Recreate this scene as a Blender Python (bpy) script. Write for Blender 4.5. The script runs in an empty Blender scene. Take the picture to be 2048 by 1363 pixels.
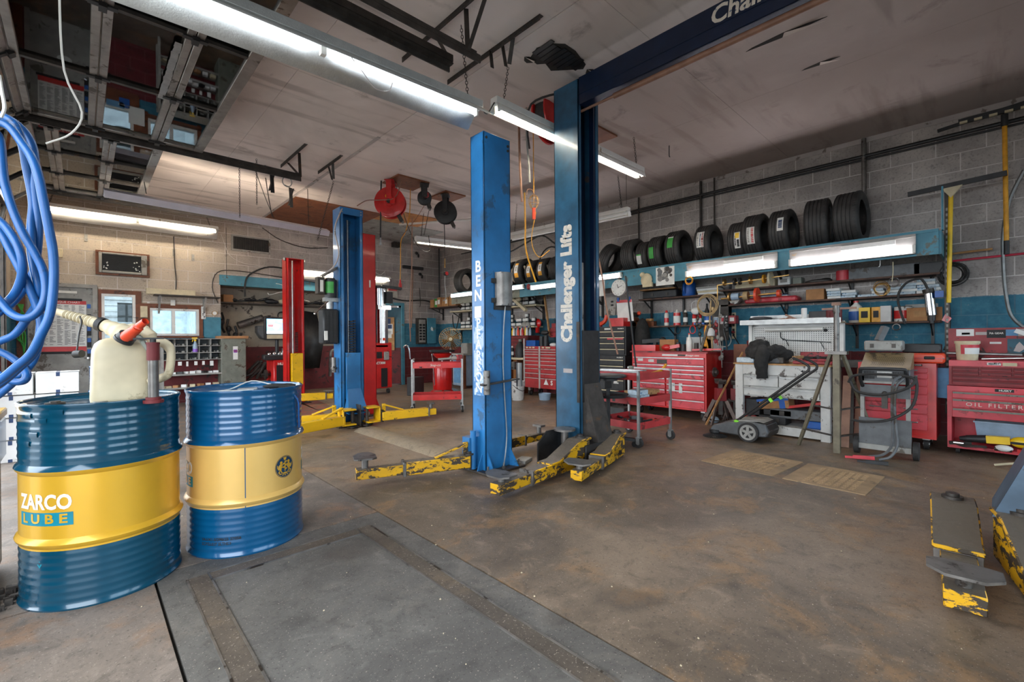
import bpy, bmesh, math, random
from mathutils import Matrix, Vector
random.seed(7)
EXPOSURE, SKY, TUBE = 1.95, 2.1, 13.0
D = bpy.data
SC = bpy.context.scene
COL = SC.collection
PI = math.pi
def R(a): return math.radians(a)
# ---------------------------------------------------------------- camera (level tripod shot, eye 1.14 m)
F_PX, YAW, TILT, ROLL, EYE = 913.63, .7555, -.0034, -.0077, 1.141
_f = Vector((math.sin(YAW), math.cos(YAW), 0)); _r = Vector((math.cos(YAW), -math.sin(YAW), 0)); _u = Vector((0, 0, 1))
F2 = _f*math.cos(TILT)+_u*math.sin(TILT); _u2 = -_f*math.sin(TILT)+_u*math.cos(TILT)
R3 = _r*math.cos(ROLL)+_u2*math.sin(ROLL); U3 = -_r*math.sin(ROLL)+_u2*math.cos(ROLL)
cam = D.objects.new('camera', D.cameras.new('camera')); COL.objects.link(cam)
cam.matrix_world = Matrix(((R3.x, U3.x, -F2.x, 0), (R3.y, U3.y, -F2.y, 0), (R3.z, U3.z, -F2.z, EYE), (0, 0, 0, 1)))
cam.data.sensor_width = 36; cam.data.lens = F_PX*36/2048; cam.data.clip_start = .05
SC.camera = cam
# survey helpers: a sight line from the tripod meets a wall, shelf or floor plane
def _ray(x, y): return F2+R3*((x-1024)/F_PX)-U3*((y-681.5)/F_PX)
def atX(x, y, X=7.2): d = _ray(x, y); t = X/d.x; return (d.y*t, EYE+d.z*t)      # -> (Y, z)
def atY(x, y, Y=10.5): d = _ray(x, y); t = Y/d.y; return (d.x*t, EYE+d.z*t)     # -> (X, z)
def atZ(x, y, z=0): d = _ray(x, y); t = (z-EYE)/d.z; return (d.x*t, d.y*t)      # -> (X, Y)
def atD(x, y, t): v = _ray(x, y)*t; return Vector((v.x, v.y, v.z+EYE))           # point at forward distance t
# ---------------------------------------------------------------- view, world, daylight
SC.view_settings.view_transform = 'Standard'; SC.view_settings.look = 'None'
SC.view_settings.exposure = EXPOSURE; SC.view_settings.gamma = 1; SC.view_settings.use_curve_mapping = False
W = D.worlds.new('overcast_sky'); SC.world = W; W.use_nodes = True
W.node_tree.nodes['Background'].inputs[0].default_value = (.86, .93, 1, 1)
W.node_tree.nodes['Background'].inputs[1].default_value = SKY
SC.cycles.max_bounces = 8; SC.cycles.diffuse_bounces = 4; SC.cycles.glossy_bounces = 4; SC.cycles.transmission_bounces = 6
SC.cycles.sample_clamp_indirect = 4; SC.cycles.caustics_reflective = False; SC.cycles.caustics_refractive = False
def portal(loc, rot, sx, sy):
    l = D.lights.new('door_daylight', 'AREA'); l.shape = 'RECTANGLE'; l.size = sx; l.size_y = sy; l.cycles.is_portal = True
    o = D.objects.new('door_daylight', l); COL.objects.link(o); o.location = loc; o.rotation_euler = rot
for y0, y1 in ((-1.0, 2.2), (2.85, 5.95), (6.1, 9.1)):
    portal((-.9, (y0+y1)/2, 1.42), (0, R(-90), 0), 2.85, y1-y0)
for x in (1.8, 5.2): portal((x, -3.02, 1.4), (R(90), 0, 0), 3.0, 2.75)
# ---------------------------------------------------------------- materials
def srgb(r, g, b):
    f = lambda v: (v/255/12.92 if v/255 <= .04045 else ((v/255+.055)/1.055)**2.4)
    return (f(r), f(g), f(b))
class NT:
    def __init__(s, name):
        s.m = D.materials.new(name); s.m.use_nodes = True; s.t = s.m.node_tree
        s.b = s.t.nodes['Principled BSDF']; s.out = s.t.nodes['Material Output']
    def n(s, typ, **k):
        nd = s.t.nodes.new(typ)
        for a, v in k.items(): setattr(nd, a, v)
        return nd
    def l(s, a, b): s.t.links.new(a, b)
    def coord(s, kind='Object', scale=(1, 1, 1)):
        tc = s.n('ShaderNodeTexCoord'); mp = s.n('ShaderNodeMapping'); mp.inputs['Scale'].default_value = scale
        if kind == 'World':
            g = s.n('ShaderNodeNewGeometry'); s.l(g.outputs['Position'], mp.inputs[0])
        else: s.l(tc.outputs[kind], mp.inputs[0])
        return mp.outputs[0]
    def noise(s, co, scale, detail=4, rough=.6, dist=0):
        nd = s.n('ShaderNodeTexNoise'); s.l(co, nd.inputs['Vector'])
        nd.inputs['Scale'].default_value = scale; nd.inputs['Detail'].default_value = detail
        nd.inputs['Roughness'].default_value = rough; nd.inputs['Distortion'].default_value = dist
        return nd.outputs[0]
    def ramp(s, fac, a, b):
        nd = s.n('ShaderNodeMapRange'); nd.interpolation_type = 'SMOOTHSTEP'; s.l(fac, nd.inputs[0])
        nd.inputs[1].default_value = a; nd.inputs[2].default_value = b; return nd.outputs[0]
    def mix(s, fac, a, b):
        nd = s.n('ShaderNodeMix', data_type='RGBA')
        for i, v in ((0, fac), (6, a), (7, b)):
            if hasattr(v, 'is_linked'): s.l(v, nd.inputs[i])
            elif isinstance(v, (int, float)): nd.inputs[i].default_value = v
            else: nd.inputs[i].default_value = (*v[:3], 1)
        return nd.outputs[2]
    def math(s, op, a, b=0):
        nd = s.n('ShaderNodeMath', operation=op)
        for i, v in ((0, a), (1, b)):
            if hasattr(v, 'is_linked'): s.l(v, nd.inputs[i])
            else: nd.inputs[i].default_value = v
        return nd.outputs[0]
    def bump(s, h, strength=.2, dist=.01):
        nd = s.n('ShaderNodeBump'); s.l(h, nd.inputs['Height']); nd.inputs['Strength'].default_value = strength
        nd.inputs['Distance'].default_value = dist; s.l(nd.outputs[0], s.b.inputs['Normal'])
    def col(s, v):
        if hasattr(v, 'is_linked'): s.l(v, s.b.inputs['Base Color'])
        else: s.b.inputs['Base Color'].default_value = (*v[:3], 1)
    def set(s, **k):
        for a, v in k.items():
            i = s.b.inputs[a.replace('_', ' ')]
            if hasattr(v, 'is_linked'): s.l(v, i)
            else: i.default_value = v
        return s
def mk(name, rgb, rough=.5, metal=0, var=.18, scale=7, dirt=None, damt=.35, dscale=5, bump=0, bscale=60, coat=0, drough=None):
    """paint, plastic, metal: colour with slight unevenness and optional patches of dirt or bare metal"""
    t = NT(name); c = srgb(*rgb); co = t.coord()
    n = t.noise(co, scale)
    col = t.mix(t.ramp(n, .3, .7), [x*(1-var) for x in c], [min(1, x*(1+var)) for x in c])
    if dirt:
        n2 = t.noise(co, dscale, 8, .68, .3); th = .68-.36*damt
        f = t.ramp(n2, th, th+.05); col = t.mix(f, col, srgb(*dirt))
        if drough is not None: t.set(Roughness=t.math('ADD', t.math('MULTIPLY', f, drough-rough), rough))
        else: t.set(Roughness=rough)
    else: t.set(Roughness=rough)
    t.col(col); t.set(Metallic=metal)
    if coat: t.set(Coat_Weight=coat, Coat_Roughness=.08)
    if bump: t.bump(t.noise(co, bscale, 3), bump, .004)
    return t.m
def worn(name, rgb, metal_rgb, top_rgb, amt):
    """paint scraped through in streaks, trodden nearly bare on its upper faces"""
    t = NT(name); co = t.coord('Object', (1, 1, 2.2)); n = t.noise(co, 11, 10, .72, .5); n2 = t.noise(co, 2.5, 4); n3 = t.noise(co, 60, 3)
    g = t.n('ShaderNodeNewGeometry'); sp = t.n('ShaderNodeSeparateXYZ'); t.l(g.outputs['Normal'], sp.inputs[0]); up = t.ramp(sp.outputs[2], .75, .98)
    c = t.mix(t.ramp(n2, .3, .7), [x*.82 for x in srgb(*rgb)], srgb(*rgb)); v = t.math('ADD', n, t.math('MULTIPLY', t.math('SUBTRACT', n2, .5), .25))
    f = t.ramp(v, .66-.2*amt, .68-.2*amt); ft = t.math('MULTIPLY', up, t.ramp(v, .6-.42*amt, .66-.42*amt)); c = t.mix(f, c, srgb(*metal_rgb)); c = t.mix(ft, c, srgb(*top_rgb))
    t.col(c); t.set(Roughness=t.math('ADD', .4, t.math('MULTIPLY', f, .2))); t.bump(t.math('SUBTRACT', t.math('MULTIPLY', n3, .4), f), .25, .003); return t.m
def glow(name, rgb, strength):
    t = NT(name); t.col((.8, .8, .8)); t.set(Emission_Color=(*srgb(*rgb), 1), Emission_Strength=strength); return t.m
def glassy(name, rgb=(240, 245, 243), rough=.02, ior=1.9):
    t = NT(name); tr = t.n('ShaderNodeBsdfTransparent'); tr.inputs[0].default_value = (*srgb(*rgb), 1)
    gl = t.n('ShaderNodeBsdfGlossy'); gl.inputs['Roughness'].default_value = rough
    fr = t.n('ShaderNodeFresnel'); fr.inputs[0].default_value = ior
    mx = t.n('ShaderNodeMixShader'); t.l(fr.outputs[0], mx.inputs[0]); t.l(tr.outputs[0], mx.inputs[1]); t.l(gl.outputs[0], mx.inputs[2])
    t.l(mx.outputs[0], t.out.inputs[0]); return t.m
M = {}
M['steel'] = mk('bare_steel', (120, 116, 112), .42, .7, .25, 9, (58, 50, 44), .35)
M['dark_steel'] = mk('dark_steel', (68, 63, 59), .5, .5, .3, 9, (92, 70, 52), .18)
M['black_steel'] = mk('black_steel', (44, 43, 43), .45, .3, .3, 9)
M['chrome'] = mk('chrome', (205, 205, 205), .18, 1, .1, 9, (90, 84, 78), .15)
M['galv'] = mk('galvanised', (165, 165, 163), .38, .8, .15, 14)
M['alu'] = mk('aluminium', (150, 144, 138), .4, .75, .2, 6, (90, 82, 74), .3)
M['blue_paint'] = mk('blue_lift_paint', (34, 108, 164), .36, 0, .3, 2.0, (44, 88, 124), .34, 3.5, coat=.25)
M['navy_paint'] = mk('navy_lift_paint', (40, 88, 118), .38, .1, .35, 3, (98, 88, 82), .14, 3.2, coat=.25)
M['dnavy_paint'] = mk('dark_navy_paint', (17, 34, 62), .33, .1, .2, 4, coat=.3)
M['yellow_worn'] = worn('worn_yellow_paint', (224, 168, 20), (58, 48, 38), (98, 88, 76), .78)
M['yellow_clean'] = worn('yellow_paint', (238, 186, 22), (92, 74, 40), (180, 152, 70), .2)
M['red_paint'] = mk('red_paint', (200, 36, 34), .35, 0, .2, 4, (90, 30, 26), .15, 6, coat=.3)
M['red_lift'] = mk('red_lift_paint', (205, 26, 24), .3, 0, .15, 3, (110, 30, 26), .12, 6, coat=.4)
M['dred_paint'] = mk('faded_red_paint', (150, 48, 52), .5, 0, .25, 5, (52, 34, 32), .3, 7)
M['pink_red'] = mk('faded_pink_red_paint', (205, 62, 72), .4, 0, .2, 4, (150, 40, 46), .3, 6)
M['maroon'] = mk('maroon_paint', (104, 32, 34), .6, 0, .3, 4, (48, 30, 28), .3, 5)
M['black'] = mk('black_plastic', (38, 38, 39), .5, 0, .3, 12)
M['rubber'] = mk('black_rubber', (44, 42, 41), .7, 0, .25, 18, bump=.1)
M['tire'] = mk('tire_rubber', (56, 54, 53), .6, 0, .25, 12, (76, 72, 68), .2)
M['grey_plastic'] = mk('grey_plastic', (92, 94, 96), .5, 0, .2, 9, (70, 62, 54), .3)
M['lgrey'] = mk('light_grey_paint', (150, 148, 142), .5, 0, .18, 6, (96, 88, 78), .3)
M['green_grey'] = mk('grey_green_cabinet_paint', (118, 122, 110), .5, 0, .2, 5, (84, 76, 62), .35)
M['white'] = mk('white_paint', (222, 220, 214), .45, 0, .08, 6, (150, 140, 128), .18)
M['worn_white'] = mk('worn_white_paint', (205, 204, 200), .45, 0, .1, 6, (92, 84, 78), .32, 8)
M['white_plastic'] = mk('white_plastic', (225, 222, 214), .4, 0, .08, 8)
M['paper'] = mk('paper', (228, 228, 224), .8, 0, .06, 8)
M['cream'] = mk('cream_paper', (205, 192, 160), .8, 0, .12, 10)
M['card'] = mk('cardboard', (172, 124, 82), .85, 0, .15, 8, (120, 86, 58), .2)
M['white_card'] = mk('white_carton', (224, 224, 222), .6, 0, .05, 6, (190, 186, 180), .2)
M['wood'] = mk('raw_wood', (176, 132, 84), .65, 0, .2, 12, (120, 84, 52), .25)
M['brown_wood'] = mk('brown_stained_wood', (112, 62, 34), .5, 0, .25, 7, (66, 40, 26), .3)
M['shelf_wood'] = mk('dark_shelf_board', (86, 58, 44), .65, 0, .3, 9, (48, 36, 30), .4)
M['plywood'] = mk('brown_plywood', (126, 74, 44), .6, 0, .25, 5, (90, 54, 34), .3)
M['orange_ply'] = mk('orange_plywood', (188, 128, 76), .65, 0, .2, 6)
M['teal'] = mk('teal_blue_paint', (70, 132, 152), .5, 0, .18, 5, (96, 104, 98), .25)
M['orange'] = mk('orange_plastic', (226, 76, 44), .4, 0, .1, 8)
M['hose_blue'] = mk('blue_hose', (14, 80, 142), .4, 0, .12, 14, (14, 52, 92), .3, 5)
M['hose_yellow'] = mk('yellow_hose', (226, 160, 40), .45, 0, .15, 14)
M['tan_hose'] = mk('tan_rope', (176, 150, 110), .7, 0, .2, 14)
M['red_hose'] = mk('red_hose', (190, 30, 62), .45, 0, .1, 9)
M['copper'] = mk('copper_brown_hose', (142, 104, 84), .5, 0, .2, 9)
M['jug'] = mk('yellowed_polythene', (206, 192, 160), .42, 0, .22, 2.6, (188, 170, 134), .3, 5)
M['yellow'] = mk('yellow_plastic', (240, 196, 24), .4, 0, .08, 8)
M['green'] = mk('green_plastic', (66, 160, 70), .45, 0, .15, 8)
M['lime'] = mk('lime_plastic', (140, 230, 60), .4, 0, .08, 8)
M['blue'] = mk('blue_plastic', (30, 90, 170), .4, 0, .15, 8)
M['lblue'] = mk('light_blue_card', (96, 150, 192), .6, 0, .15, 8)
M['purple'] = mk('purple_liquid', (140, 90, 190), .3, 0, .1, 8)
M['pale_blue'] = mk('pale_blue_plastic', (150, 172, 192), .35, 0, .12, 8)
M['brass'] = mk('brass', (190, 150, 90), .35, .8, .2, 9)
M['cloth_black'] = mk('black_cloth', (36, 35, 34), .9, 0, .35, 16, bump=.5, bscale=40)
M['gold'] = mk('gold_drum_paint', (222, 172, 48), .32, .25, .06, 3, coat=.35)
M['drum_blue'] = mk('blue_drum_paint', (3, 68, 92), .2, .1, .08, 3, (16, 60, 92), .06, 8, coat=.6)
M['drum_blue2'] = mk('bright_blue_drum_paint', (6, 80, 124), .2, .1, .08, 3, (16, 70, 112), .06, 8, coat=.6)
M['gold2'] = mk('pale_gold_drum_paint', (226, 184, 104), .34, .25, .06, 3, coat=.3)
M['ink'] = mk('black_ink', (22, 22, 24), .6)
M['letter_white'] = mk('white_lettering', (236, 234, 226), .5, 0, .05)
M['letter_worn'] = mk('worn_white_lettering', (224, 214, 200), .5, 0, .1, 20, (90, 110, 130), .25, 30)
M['sticker_teal'] = mk('teal_ink', (0, 122, 142), .4)
M['glass'] = glassy('door_glass', (226, 226, 218))
M['window_glass'] = glassy('window_glass', (226, 234, 238), .02, 1.35)
M['tube'] = glow('lit_tube', (250, 248, 255), TUBE)
M['tube_warm'] = glow('warm_lit_tube', (255, 240, 214), TUBE)
M['tube_cool'] = glow('cool_lit_tube', (236, 246, 255), TUBE)
M['screen'] = glow('screen_blue', (70, 150, 205), 1.6)
M['screen_white'] = glow('screen_white', (225, 238, 245), 1.6)
M['screen_red'] = glow('screen_red', (190, 40, 50), 1.2)
M['screen_green'] = glow('screen_green', (130, 190, 90), 1.4)
M['fixture_white'] = mk('white_enamel_reflector', (226, 224, 220), .35, 0, .06, 6, (150, 130, 104), .12)
M['rack_panel'] = mk('grey_white_reflector', (132, 128, 124), .4, 0, .12, 6, (150, 118, 80), .1)
M['prism'] = mk('ribbed_reflector', (196, 198, 196), .3, .3, .08, 10, bump=.5, bscale=90)
M['lilac'] = mk('white_metal_strip', (214, 208, 216), .45, 0, .05, 6)
# ---------------------------------------------------------------- mesh builder
def norm(v): v = Vector(v); return v.normalized()
class B:
    def __init__(s): s.v = []; s.f = []; s.mi = []; s.T = None; s.k = 0; s.pr = []
    def add(s, vs, fs):
        o = len(s.v); s.pr.append((o, len(s.f)))
        s.v += [tuple(s.T @ Vector(p)) for p in vs] if s.T else [tuple(p) for p in vs]
        s.f += [tuple(i+o for i in f) for f in fs]; s.mi += [s.k]*len(fs); return s
    def box(s, x0, x1, y0, y1, z0, z1):
        return s.add([(x, y, z) for z in (z0, z1) for y in (y0, y1) for x in (x0, x1)],
                     [(0, 2, 3, 1), (4, 5, 7, 6), (0, 1, 5, 4), (1, 3, 7, 5), (3, 2, 6, 7), (2, 0, 4, 6)])
    def bar(s, a, b, w, h, up=(0, 0, 1)):
        a, b = Vector(a), Vector(b); d = (b-a).normalized(); up = Vector(up)
        if abs(d.dot(up)) > .98: up = Vector((0, 1, 0)) if abs(d.y) < .9 else Vector((1, 0, 0))
        x = d.cross(up).normalized()*(w/2); y = x.cross(d).normalized()*(h/2)
        vs = [p+x*i+y*j for p in (a, b) for j in (-1, 1) for i in (-1, 1)]
        return s.add(vs, [(0, 1, 3, 2), (4, 6, 7, 5), (0, 4, 5, 1), (1, 5, 7, 3), (3, 7, 6, 2), (2, 6, 4, 0)])
    def cyl(s, a, b, r, r2=None, n=14, caps=True):
        a, b = Vector(a), Vector(b); r2 = r if r2 is None else r2; d = (b-a).normalized()
        x = d.orthogonal().normalized(); y = d.cross(x)
        vs = [p+(x*math.cos(t)+y*math.sin(t))*q for p, q in ((a, r), (b, r2)) for t in [2*PI*i/n for i in range(n)]]
        fs = [(i, (i+1) % n, n+(i+1) % n, n+i) for i in range(n)]
        if caps: fs += [tuple(range(n-1, -1, -1)), tuple(range(n, 2*n))]
        return s.add(vs, fs)
    def lathe(s, prof, c=(0, 0, 0), n=24, ax='z', a0=0, a1=2*PI):
        full = abs(a1-a0-2*PI) < 1e-6; m = n if full else n+1; vs = []
        for i in range(m):
            t = a0+(a1-a0)*i/n; cs, sn = math.cos(t), math.sin(t)
            for r, z in prof:
                p = (r*cs, r*sn, z) if ax == 'z' else ((r*cs, z, r*sn) if ax == 'y' else (z, r*cs, r*sn))
                vs.append((c[0]+p[0], c[1]+p[1], c[2]+p[2]))
        k = len(prof); fs = []
        for i in range(n):
            j = (i+1) % m
            for q in range(k-1):
                f = (i*k+q, j*k+q, j*k+q+1, i*k+q+1)
                fs.append(f if ax != 'y' else f[::-1])
        return s.add(vs, fs)
    def tube(s, pts, r, n=6, closed=False, smooth=4):
        P = [Vector(p) for p in pts]
        if smooth and len(P) > 2: P = spline(P, smooth, closed)
        m = len(P); vs = []; x = None
        for i, p in enumerate(P):
            d = (P[(i+1) % m]-P[i-1]) if closed else (P[min(i+1, m-1)]-P[max(i-1, 0)])
            d.normalize()
            if x is None: x = d.orthogonal().normalized()
            else: x = (x-d*x.dot(d)).normalized()
            y = d.cross(x); q = r[i*len(r)//m] if isinstance(r, (list, tuple)) else r
            vs += [p+(x*math.cos(2*PI*j/n)+y*math.sin(2*PI*j/n))*q for j in range(n)]
        fs = [(i*n+j, i*n+(j+1) % n, ((i+1) % m)*n+(j+1) % n, ((i+1) % m)*n+j) for i in range(m if closed else m-1) for j in range(n)]
        if not closed: fs += [tuple(range(n-1, -1, -1)), tuple(range((m-1)*n, m*n))]
        return s.add(vs, fs)
    def prism(s, poly, lo, hi, ax='z'):
        n = len(poly); vs = []
        for h in (lo, hi):
            for a, b in poly: vs.append((a, b, h) if ax == 'z' else ((a, h, b) if ax == 'y' else (h, a, b)))
        return s.add(vs, [tuple(range(n-1, -1, -1)), tuple(range(n, 2*n))]+[(i, (i+1) % n, n+(i+1) % n, n+i) for i in range(n)])
    def ball(s, c, r, n=10, m=6):
        rx, ry, rz = (r, r, r) if isinstance(r, (int, float)) else r
        vs = [(c[0], c[1], c[2]-rz)]+[(c[0]+rx*math.cos(2*PI*i/n)*math.sin(PI*j/m), c[1]+ry*math.sin(2*PI*i/n)*math.sin(PI*j/m), c[2]-rz*math.cos(PI*j/m)) for j in range(1, m) for i in range(n)]+[(c[0], c[1], c[2]+rz)]
        fs = [(0, 1+(i+1) % n, 1+i) for i in range(n)]
        for j in range(m-2): fs += [(1+j*n+i, 1+j*n+(i+1) % n, 1+(j+1)*n+(i+1) % n, 1+(j+1)*n+i) for i in range(n)]
        e = len(vs)-1; fs += [(e, 1+(m-2)*n+i, 1+(m-2)*n+(i+1) % n) for i in range(n)]
        return s.add(vs, fs)
    def quad(s, *p): return s.add(p, [(0, 1, 2, 3)])
    def mesh(s, name, mats, smooth=True, fix=True):
        me = D.meshes.new(name); me.from_pydata(s.v, [], s.f)
        for m in (mats if isinstance(mats, (list, tuple)) else [mats]): me.materials.append(M[m] if isinstance(m, str) else m)
        if max(s.mi, default=0): me.polygons.foreach_set('material_index', s.mi)
        if fix:
            bm = bmesh.new(); bm.from_mesh(me); bmesh.ops.recalc_face_normals(bm, faces=bm.faces); bm.to_mesh(me); bm.free()
        if smooth:
            me.shade_smooth(); me.set_sharp_from_angle(angle=R(38))
        me.update(); return me
def spline(P, k, closed=False):
    out = []; n = len(P)
    for i in range(n if closed else n-1):
        a = P[(i-1) % n] if closed or i else P[0]*2-P[1]; b = P[i]; c = P[(i+1) % n]
        d = P[(i+2) % n] if closed or i+2 < n else P[-1]*2-P[-2]
        for j in range(k):
            t = j/k; out.append(.5*((2*b)+(c-a)*t+(2*a-5*b+4*c-d)*t*t+(3*b-a-3*c+d)*t**3))
    if not closed: out.append(P[-1])
    return out
def link(name, data, parent=None, loc=None, rot=None):
    o = D.objects.new(name, data); COL.objects.link(o)
    if parent: o.parent = parent
    if loc is not None: o.location = loc
    if rot is not None: o.rotation_euler = rot
    return o
def bev(o, w, seg=1):
    m = o.modifiers.new('bevel', 'BEVEL'); m.width = w; m.segments = seg; m.limit_method = 'ANGLE'; m.angle_limit = R(40); return o
def P(name, b, mat, parent, bevel=0, loc=None, rot=None, label=None):       # a part or sub-part
    o = link(name, b if isinstance(b, bpy.types.Mesh) else b.mesh(name, mat), parent, loc, rot)
    if bevel: bev(o, bevel)
    if label: o['label'] = label
    return o
def E(name, b, mat, parent, bevel=0, per=1):                                 # like P, but every piece in b is a part of its own
    out = []
    if RELROOT is not None: b = rel(RELROOT, b)
    pr = b.pr[::per]+[(len(b.v), len(b.f))]
    for (v0, f0), (v1, f1) in zip(pr, pr[1:]):
        c = B(); c.w = True; c.v = b.v[v0:v1]; c.f = [tuple(i-v0 for i in f) for f in b.f[f0:f1]]; c.mi = b.mi[f0:f1]; out.append(P(name, c, mat, parent, bevel))
    return out[0]
RELROOT = None
def rel(o, b): v = o.location; b.v = [(p[0]-v.x, p[1]-v.y, p[2]-v.z) for p in b.v]; return b
ORD = ('first', 'second', 'third', 'fourth', 'fifth', 'sixth', 'seventh', 'eighth', 'ninth', 'tenth', 'eleventh', 'twelfth', 'thirteenth', 'fourteenth', 'fifteenth', 'sixteenth', 'seventeenth', 'eighteenth', 'nineteenth', 'twentieth', 'twenty-first', 'twenty-second', 'twenty-third', 'twenty-fourth', 'twenty-fifth', 'twenty-sixth')
def T(name, label, cat, loc=(0, 0, 0), rz=0, group=None):                   # a thing that is an Empty with parts
    o = link(name, None, None, loc, (0, 0, rz)); o.empty_display_size = .05
    o['label'] = label; o['category'] = cat
    if group: o['group'] = group
    return o
def S(name, b, mat, label, cat, loc=(0, 0, 0), rz=0, group=None, bevel=0):  # a thing that is one mesh
    o = link(name, b if isinstance(b, bpy.types.Mesh) else b.mesh(name, mat), None, loc, (0, 0, rz) if not isinstance(rz, tuple) else rz)
    o['label'] = label; o['category'] = cat
    if group: o['group'] = group
    if bevel: bev(o, bevel)
    return o
def X(name, b, mat, parent=None, bevel=0):                                  # setting
    o = link(name, b.mesh(name, mat), parent)
    if not parent: o['kind'] = 'structure'
    if bevel: bev(o, bevel)
    return o
def dup(root, loc=None, rz=None, label=None, group=None):
    r = root.copy(); COL.objects.link(r)
    if loc is not None: r.location = loc
    if rz is not None: r.rotation_euler = rz if isinstance(rz, tuple) else (0, 0, rz)
    if label: r['label'] = label
    if group: r['group'] = group
    for ch in list(root.children):
        c = ch.copy(); COL.objects.link(c); c.parent = r
        for g in list(ch.children):
            d = g.copy(); COL.objects.link(d); d.parent = c
    return r
# lettering: built-in font turned into flat meshes
def text(s, size=1, weight=0, shear=0, extrude=.001, space=1, align='CENTER', width=0, height=0):
    cu = D.curves.new('lettering', 'FONT'); cu.body = s; cu.size = size; cu.offset = weight*size; cu.shear = shear; cu.extrude = extrude
    cu.align_x = align; cu.align_y = 'CENTER'; cu.space_character = space; cu.resolution_u = 3
    o = D.objects.new('lettering', cu); TXV.objects.link(o); TXVL.update()
    me = D.meshes.new_from_object(o.evaluated_get(TXVL.depsgraph)); D.objects.remove(o); D.curves.remove(cu)
    xs = [v.co.x for v in me.vertices]; ys = [v.co.y for v in me.vertices]
    kx = width/(max(xs)-min(xs)) if width else 1; ky = height/(max(ys)-min(ys)) if height else 1
    for v in me.vertices: v.co.x *= kx; v.co.y *= ky
    return me
TXS = D.scenes.new('lettering_desk'); TXV = TXS.collection; TXVL = TXS.view_layers[0]
def lettering(name, s, mat, parent, size, loc, rot, **k):
    me = text(s, size, **k); me.materials.clear(); me.materials.append(M[mat])
    return link(name, me, parent, loc, rot)
RW = -PI/2          # things on the right wall face -X: local x runs to -Y, local y into the wall
FACE = (R(90), 0, 0)  # lettering upright on a front (local -y) face
# ================================================================ SETTING
XR, YB, XL, YF, HC = 7.2, 10.5, -.8, -2.9, 3.64
def wall_mat(name, mortar=False):
    t = NT(name); co = t.coord('World'); g = t.n('ShaderNodeNewGeometry'); sp = t.n('ShaderNodeSeparateXYZ'); t.l(g.outputs['Position'], sp.inputs[0])
    n1 = t.noise(co, 1.1, 6, .65); n2 = t.noise(co, 9, 5, .7); n3 = t.noise(co, 46, 3)
    top = t.mix(t.ramp(n1, .35, .68), srgb(152, 144, 140), srgb(198, 189, 182))
    # yellowish lamp light on the grey office wall blocks, painted in as beige
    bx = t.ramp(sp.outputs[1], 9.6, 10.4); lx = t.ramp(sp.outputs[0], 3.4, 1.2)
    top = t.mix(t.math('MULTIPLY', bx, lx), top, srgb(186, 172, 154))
    top = t.mix(t.math('MULTIPLY', t.ramp(n2, .56, .74), .55), top, srgb(84, 76, 72))
    top = t.mix(t.math('MULTIPLY', t.ramp(n3, .5, .72), .45), top, srgb(92, 84, 80))
    if mortar: top = t.mix(.85, top, srgb(226, 220, 216))
    blue = t.mix(t.ramp(n2, .35, .7), srgb(44, 104, 128), srgb(66, 128, 148)); blue = t.mix(t.ramp(n2, .66, .7), blue, srgb(150, 146, 138))
    red = t.mix(t.ramp(n2, .35, .7), srgb(112, 38, 42), srgb(90, 34, 36)); red = t.mix(t.ramp(n2, .64, .7), red, srgb(48, 34, 32))
    jit = t.math('ADD', sp.outputs[2], t.math('MULTIPLY', t.math('SUBTRACT', n2, .5), .035))
    c = t.mix(t.ramp(jit, 1.575, 1.58), blue, top); c = t.mix(t.ramp(jit, .955, .96), red, c)
    if mortar: c = t.mix(.1, c, srgb(206, 200, 196))
    t.col(c); t.set(Roughness=.75); t.bump(n3, .35, .003); return t.m
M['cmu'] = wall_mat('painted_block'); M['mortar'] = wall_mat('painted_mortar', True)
def floor_mat(name, a, b, c, rust, wet):
    t = NT(name); co = t.coord('World'); n1 = t.noise(co, .55, 7, .62, .6); n2 = t.noise(co, 2.6, 8, .68, .4); n3 = t.noise(co, 34, 4, .7); n4 = t.noise(co, 110, 2)
    k = t.mix(t.ramp(n1, .36, .62), srgb(*a), srgb(*b)); k = t.mix(t.math('MULTIPLY', t.ramp(n2, .5, .66), rust), k, srgb(*c))
    k = t.mix(t.math('MULTIPLY', t.ramp(n3, .54, .7), .45), k, [x*.55 for x in srgb(*a)])
    n5 = t.noise(co, 7.5, 9, .72, .6); k = t.mix(t.math('MULTIPLY', t.ramp(n5, .5, .68), .55), k, [x*.5 for x in srgb(*a)]); k = t.mix(t.math('MULTIPLY', t.ramp(n5, .46, .34), .4), k, [min(1, x*1.45) for x in srgb(*b)])
    k = t.mix(t.math('MULTIPLY', t.ramp(n4, .64, .69), .6), k, srgb(178, 166, 154)); k = t.mix(t.math('MULTIPLY', t.ramp(t.noise(co, 75, 3, .6), .62, .67), .6), k, srgb(44, 38, 34))
    sc = t.noise(t.coord('World', (1, 5, 1)), 3.2, 9, .75, 1.2); k = t.mix(t.math('MULTIPLY', t.ramp(sc, .66, .72), .35), k, srgb(176, 164, 150))
    k = t.mix(t.math('MULTIPLY', t.ramp(t.noise(co, 1.3, 3, .5), .6, .68), .5), k, srgb(58, 52, 48))
    t.col(k); r = t.n('ShaderNodeMapRange'); t.l(n2, r.inputs[0]); r.inputs[3].default_value = wet-.12; r.inputs[4].default_value = wet+.16
    t.set(Roughness=r.outputs[0]); t.bump(t.math('ADD', n3, t.math('MULTIPLY', n2, .8)), .22, .006); return t.m
M['floor'] = floor_mat('stained_concrete', (92, 80, 68), (134, 116, 98), (152, 116, 78), .6, .46)
M['floor2'] = floor_mat('stained_concrete_by_door', (92, 84, 78), (128, 116, 106), (146, 110, 80), .6, .5)
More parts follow.
